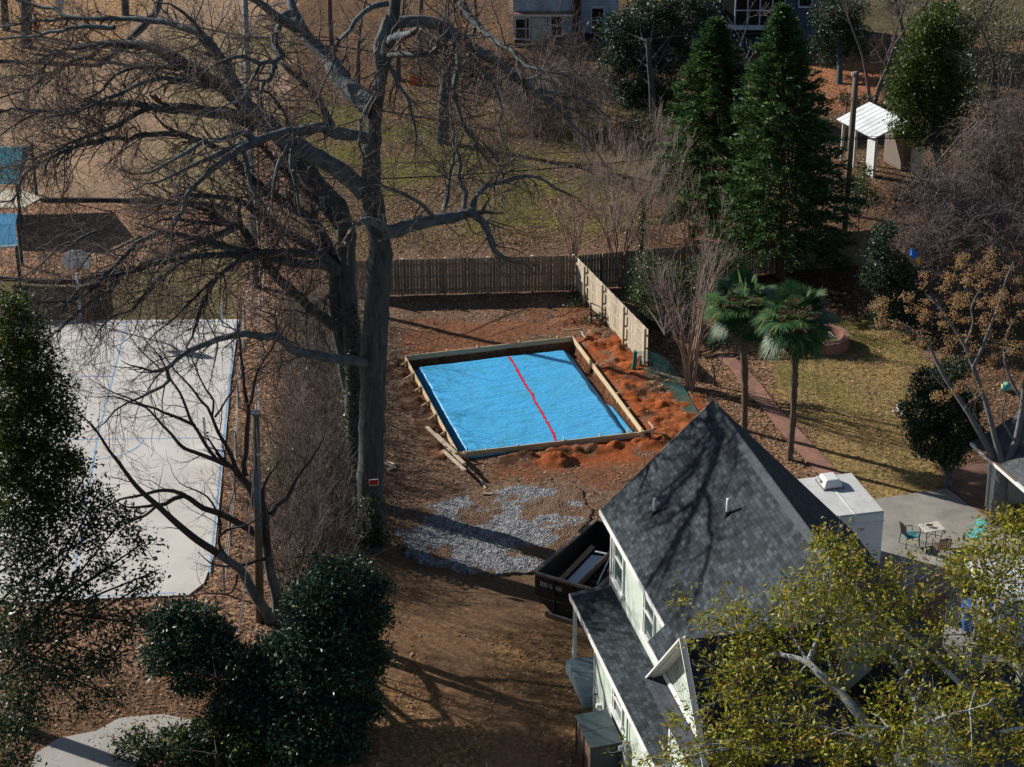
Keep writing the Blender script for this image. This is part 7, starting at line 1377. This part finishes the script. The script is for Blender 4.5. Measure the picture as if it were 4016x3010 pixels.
vines('mound of pinkish bare vines on the slope left of the holly tree', [(1190, 230, 60), (1240, 200, 50), (1150, 260, 40), (1260, 260, 40), (1120, 200, 36), (1200, 170, 30)], lambda a, b: 117, 1100, 141, vt, .013)
vines('dark bramble bank below the pale blue house', [(1020, 150, 40), (950, 120, 40), (1090, 150, 40), (1170, 130, 40), (1240, 130, 40), (900, 150, 30)], lambda a, b: 128, 900, 142, vd, .016, ln=(1, 2.5), trop=0)
vines('brown vine curtain over the trees at the right edge', [(2150, 330, 60), (2190, 420, 50), (2100, 400, 50), (2200, 250, 40), (2060, 440, 40), (2130, 470, 40), (2000, 420, 34), (1950, 450, 24)], lambda a, b: 95.5, 1700, 143, vt, .012)
vines('grey-brown bramble thicket above the chinaberry', [(2000, 520, 44), (2060, 500, 50), (2120, 520, 50), (2180, 500, 50), (2030, 570, 40), (2100, 580, 40), (2190, 580, 40), (1960, 560, 30), (1960, 690, 34), (2010, 650, 40)], lambda a, b: 88, 1500, 144, vt, .011)
# ------------------------------------------------------------------ chinaberry with golden fruit
ZQ = S3 * 0 + .6401; zc = (2600, 1000); Yk = 68.6
kr = np.random.default_rng(151); ck = thing('chinaberry_tree', G(3912, 2062), 'forked bare chinaberry hung with golden berry clusters at the right edge', 'tree'); w = Wood(); tw = Wood(); tips = []
for org, sc, pts, y0, y1, a0, a1 in [(zc, ZQ, [(2035, 1690), (2052, 1600), (2072, 1420), (2092, 1285)], Yk, Yk, 62, 48), (zc, ZQ, [(2085, 1300), (2040, 1262), (1962, 1130), (1880, 980), (1800, 862), (1722, 742), (1662, 622), (1600, 520), (1500, 440), (1380, 400)], Yk, Yk + 3, 30, 6),
    (zc, ZQ, [(2088, 1290), (2042, 1150), (2002, 990), (1960, 852), (1902, 690), (1850, 560), (1790, 460), (1700, 330), (1620, 240)], Yk, Yk + 2.5, 28, 6), (zc, ZQ, [(2100, 1290), (2140, 1200), (2162, 1150), (2200, 950), (2212, 820), (2240, 600), (2250, 400)], Yk, Yk + 1, 36, 10),
    (zc, ZQ, [(1900, 690), (1960, 560), (2010, 430), (2060, 300), (2100, 160), (2150, 40)], Yk + 1.2, Yk + 1.8, 16, 5), (zc, ZQ, [(1850, 560), (1900, 420), (1890, 320), (1950, 200)], Yk + 1.8, Yk + 2.5, 12, 4), (zc, ZQ, [(2205, 900), (2130, 760), (2090, 620), (2110, 480), (2180, 360)], Yk + .8, Yk + 2, 14, 5), (zc, ZQ, [(1800, 860), (1700, 790), (1640, 700)], Yk + .8, Yk + 1, 9, 3), (zc, ZQ, [(1640, 540), (1520, 470), (1380, 430), (1260, 440)], Yk + 2, Yk + 2.6, 9, 3), (zc, ZQ, [(1960, 850), (1880, 900), (1840, 960)], Yk + .8, Yk, 8, 3), (zc, ZQ, [(2160, 1150), (2080, 1000), (2100, 880), (2080, 780)], Yk, Yk - .5, 10, 4)]:
    P, R = smooth_line(*trace(org, sc, pts, y0, y1, a0, a1), .18); w.tube(P, R, 8); sprout(kr, P, R, tw, dict(seg=.15, wig=.12, trop=.02, trop2=.02, rmin=.0055, dens=[0, 1.6], ang=(.4, 1.0), ratio=(.4, .7)), .9 if R[0] < .2 else 0, (.5, 1.4), 1, tips, .25, .015)
w.build('trunk', mat('china_bark', (.11, .11, .11), (.20, .19, .185), .9, 4, .2, 16), ck); tw.build('twigs', twigm, ck)
cl = [(2152, 560), (2076, 562), (2100, 575), (2050, 592), (1942, 702), (1962, 640), (2012, 652), (2085, 605), (2140, 600), (2190, 590), (2205, 640), (2120, 640), (2060, 640), (2030, 690), (1990, 700), (1905, 690), (1920, 665), (1975, 668), (2100, 690), (2150, 680), (2190, 690), (2130, 720), (2080, 715), (2050, 735), (2010, 735), (2170, 740), (2200, 750), (1925, 720), (1960, 735), (2040, 770), (2110, 760), (2150, 780), (1880, 670), (2080, 650), (2000, 620), (2170, 630), (2030, 620), (2110, 610), (2060, 680), (2150, 650), (1985, 770), (2060, 830), (2030, 860), (2110, 850)]
bv = []; bf = []; OV = np.array([(1, 0, 0), (-1, 0, 0), (0, 1, 0), (0, -1, 0), (0, 0, 1), (0, 0, -1)]) * .028; OF = np.array([(0, 2, 4), (2, 1, 4), (1, 3, 4), (3, 0, 4), (2, 0, 5), (1, 2, 5), (3, 1, 5), (0, 3, 5)]); Wn = Wood(); cnt = 0
for px, py in cl:
    c0_ = D(px * VX + kr.normal(0, 8), py * VX + kr.normal(0, 8), Yk + kr.uniform(-.5, 2.5)); 
    for s_ in range(kr.integers(2, 5)):
        c = np.array(c0_) + kr.normal(0, .16, 3); n = int(kr.integers(22, 48)); p = c + kr.normal(0, 1, (n, 3)) * np.array((.12, .12, .085)); bv.append((p[:, None, :] + OV[None]).reshape(-1, 3)); bf.append((np.arange(n)[:, None, None] * 6 + OF[None] + cnt).reshape(-1, 3)); cnt += n * 6; Wn.tube([c + np.array((0, 0, .25)), c + np.array((.02, 0, .1)), c], [.006, .006, .004], 3)
        for q in p[::3]: Wn.tube([c + np.array((0, 0, .12)), q], [.004, .003], 3)
mesh_np('berries', np.concatenate(bv), np.concatenate(bf), leafmat('berry_gold', [(0, (.32, .16, .05)), (.6, (.46, .25, .08)), (1, (.58, .36, .14))], .5, .1, .3), ck); Wn.build('berry_stalks', twigp, ck)
# ------------------------------------------------------------------ undergrowth between the court and the big trunks
ug = [(700, 760, 60), (720, 850, 60), (640, 860, 40), (680, 930, 70), (740, 960, 50), (620, 960, 40), (720, 1040, 60), (650, 1050, 60), (740, 1120, 50), (680, 1130, 60), (620, 1150, 50), (720, 1200, 50), (650, 1220, 50), (590, 1120, 30), (600, 1230, 36), (690, 680, 50), (740, 700, 40), (660, 770, 40)]
def Yu(px, py): g = G(px, min(py + 150, 2600)); return g.y - .5
def ground_vines(label, n, seed, m, r, ln, rows=ug):
    rng = np.random.default_rng(seed); cfg = dict(seg=.17, wig=.16, trop=.03, trop2=.0, rmin=.0055, dens=[0, 2.0, 1.5], ang=(.3, 1.0), ratio=(.35, .65)); w = Wood(); tot = sum(r_[2] ** 2 for r_ in rows)
    for px, py, rp in rows:
        for _ in range(int(n * rp * rp / tot)):
            a, q = rng.uniform(0, 6.28), rp * math.sqrt(rng.uniform(0, 1)); g = G((px + q * math.cos(a)) * VX, (py + 25 + q * math.sin(a)) * VX); d = rng.normal(0, .45, 3); d[2] = 1; twig(rng, g, d, rng.uniform(*ln), r * rng.uniform(.5, 1.5), w, 2, cfg)
    o = w.build('undergrowth', m, None, False); tag(o, label, 'undergrowth', None, 'stuff'); return o
ground_vines('tangle of pale bare undergrowth between the court and the big trunks', 620, 161, vt, .014, (1.0, 3.2)); ground_vines('darker bare saplings among the undergrowth by the court', 260, 162, twigd, .02, (1.5, 4.0))
ground_vines('thin bare saplings and weeds on the lawn beyond the dark fence', 150, 163, gt, .012, (.7, 2.4), [(900, 470, 50), (1000, 460, 60), (1100, 440, 60), (1180, 420, 50), (950, 380, 50), (1080, 360, 50), (880, 330, 40), (700, 330, 60), (760, 250, 60), (720, 440, 40), (820, 200, 60), (1180, 330, 40)])
rng_ = np.random.default_rng(171)
def scatter_clumps(label, rows, n, lm, size, seed, hmax, kind='stuff', name='weeds'):
    rng = np.random.default_rng(seed); P = []; tot = sum(r_[2] ** 2 for r_ in rows)
    for px, py, rp in rows:
        for _ in range(max(1, int(n * rp * rp / tot))):
            a, q = rng.uniform(0, 6.28), rp * math.sqrt(rng.uniform(0, 1)); g = G((px + q * math.cos(a)) * VX, (py + q * math.sin(a)) * VX); h = hmax * rng.uniform(.2, 1); k = int(rng.integers(25, 70)); P.append(np.array(g) + np.stack([rng.normal(0, .28, k), rng.normal(0, .28, k), .1 + h * rng.uniform(0, 1, k)], 1))
    P = np.concatenate(P); o = leaves(name, P, size, lm, None, rng, 2.0, .5); tag(o, label, 'undergrowth', None, kind); return o
scatter_clumps('evergreen leaves and vines among the bare undergrowth', [(730, 840, 46), (690, 770, 56), (740, 940, 50), (620, 1040, 40), (680, 1000, 40), (720, 1090, 40), (590, 1030, 20), (760, 1000, 30), (640, 1210, 30), (700, 700, 40), (745, 770, 36)], 230, leafmat('weed_leaf', [(0, (.02, .05, .012)), (.5, (.06, .10, .02)), (.85, (.16, .17, .03)), (1, (.30, .22, .04))], .4, .25), .11, 172, 1.6)
scatter_clumps('dry orange and tan weeds among the bare undergrowth', [(680, 720, 50), (720, 640, 40), (700, 860, 50), (720, 1150, 50), (690, 1080, 50), (640, 1130, 40), (620, 700, 30)], 150, leafmat('dry_leaf', [(0, (.14, .08, .045)), (.6, (.26, .15, .08)), (1, (.38, .24, .09))], .7, .25), .09, 173, .9)
scatter_clumps('small green weeds in the corner of the dug yard', [(1250, 640, 18), (1230, 660, 10), (1270, 625, 14), (1225, 690, 7), (1400, 745, 6), (1300, 660, 8)], 22, abel, .10, 174, .35)
scatter_clumps('rusty heavenly-bamboo leaves among the crape myrtle stems', [(1440, 580, 16), (1450, 600, 12), (1470, 570, 10)], 14, leafmat('rust_leaf', [(0, (.16, .04, .03)), (1, (.34, .12, .07))], .5, .25), .09, 175, 2.6)
# ivy on the lower trunks
rngi = np.random.default_rng(176); iv = []
for (px, py0, py1, Yq, wd, n) in ((1392, 1200, 1950, YB - .35, 16, 700), (1455, 1950, 2140, YA - .5, 40, 650), (1475, 2050, 2150, YA - .55, 30, 300), (1372, 1380, 1800, YB - .3, 22, 500)):
    f = rngi.uniform(0, 1, n)
    for k in range(n): q = D(px + rngi.normal(0, wd), py0 + (py1 - py0) * f[k], Yq); iv.append((q.x, q.y + rngi.normal(0, .06), max(q.z, .05)))
o = leaves('ivy', np.array(iv), .11, leafmat('ivy_leaf', [(0, (.02, .045, .015)), (1, (.14, .16, .05))]), None, rngi, 1.3); tag(o, 'ivy creeping up the lower trunks of the two big bare trees', 'ivy', None, 'stuff')
# ------------------------------------------------------------------ loose leaf litter and grass on the ground
rl = np.random.default_rng(181)
def on_ground(n, cond, name, label, lm, size, asp, flat=.25, kind='stuff'):
    xs_ = rl.uniform(-32, 22, n); ys_ = rl.uniform(50, 128, n); ix = np.clip(np.searchsorted(xs, xs_), 0, len(xs) - 1); iy = np.clip(np.searchsorted(ys, ys_), 0, len(ys) - 1); a = GC[iy * len(xs) + ix]; k = cond(a, xs_, ys_) > rl.uniform(0, 1, n); half = .27 * ys_ + 2; k &= np.abs(xs_) < half; x_, y_ = xs_[k], ys_[k]; z_ = ground_height(x_, y_) + .03
    c = np.stack([x_, y_, z_], 1); n_ = len(c); az = rl.uniform(0, 6.28, n_); T = np.stack([np.cos(az), np.sin(az), rl.normal(0, flat, n_)], 1); S = np.stack([-np.sin(az), np.cos(az), rl.normal(0, flat, n_)], 1); ln = size * rl.uniform(.6, 1.4, (n_, 1)); V = np.stack([c - T * ln * .5, c + S * ln * asp * .5, c + T * ln * .5, c - S * ln * asp * .5], 1).reshape(-1, 3); o = mesh_np(name, V, np.arange(4 * n_).reshape(-1, 4), lm, None); tag(o, label, 'leaf litter' if 'leaf' in name else 'grass', None, kind); return o
FP = [(p.x, p.y) for p in FORM]; cpoly = [(p.x, p.y) for p in court_pts]
def lit(a, x_, y_):
    r = np.clip((a[:, 3] - .25) / .75, 0, 1); r = np.where(inpoly(x_, y_, FP) | inpoly(x_, y_, cpoly), 0, r); r = np.where(inpoly(x_, y_, gp), .03, r); r = np.where(inpoly(x_, y_, pg((2500, 1900), (4300, 1800), (4300, 3300), (2300, 3300))), .0, r); return r * (.4 + .9 * fbm(x_ * .6, y_ * .6, 191))
on_ground(330000, lit, 'leaf_litter', 'dead brown leaves strewn over the bare soil', leafmat('dead_leaf', [(0, (.13, .07, .04)), (.5, (.27, .16, .10)), (.85, (.40, .27, .19)), (1, (.52, .36, .15))], .8, .15), .105, .55, .35)
lawn = pg((2950, 1280), (3350, 1250), (3640, 1330), (3720, 1500), (3700, 1930), (3440, 1960), (3260, 1860), (3100, 1600))
on_ground(520000, lambda a, x_, y_: inpoly(x_, y_, lawn) * .9, 'lawn_grass', 'short straw-coloured grass on the lawn right of the brick path', leafmat('straw_blade', [(0, (.20, .14, .05)), (.5, (.36, .25, .10)), (.8, (.24, .22, .06)), (1, (.48, .36, .17))], .8, .2), .10, .22, .5)
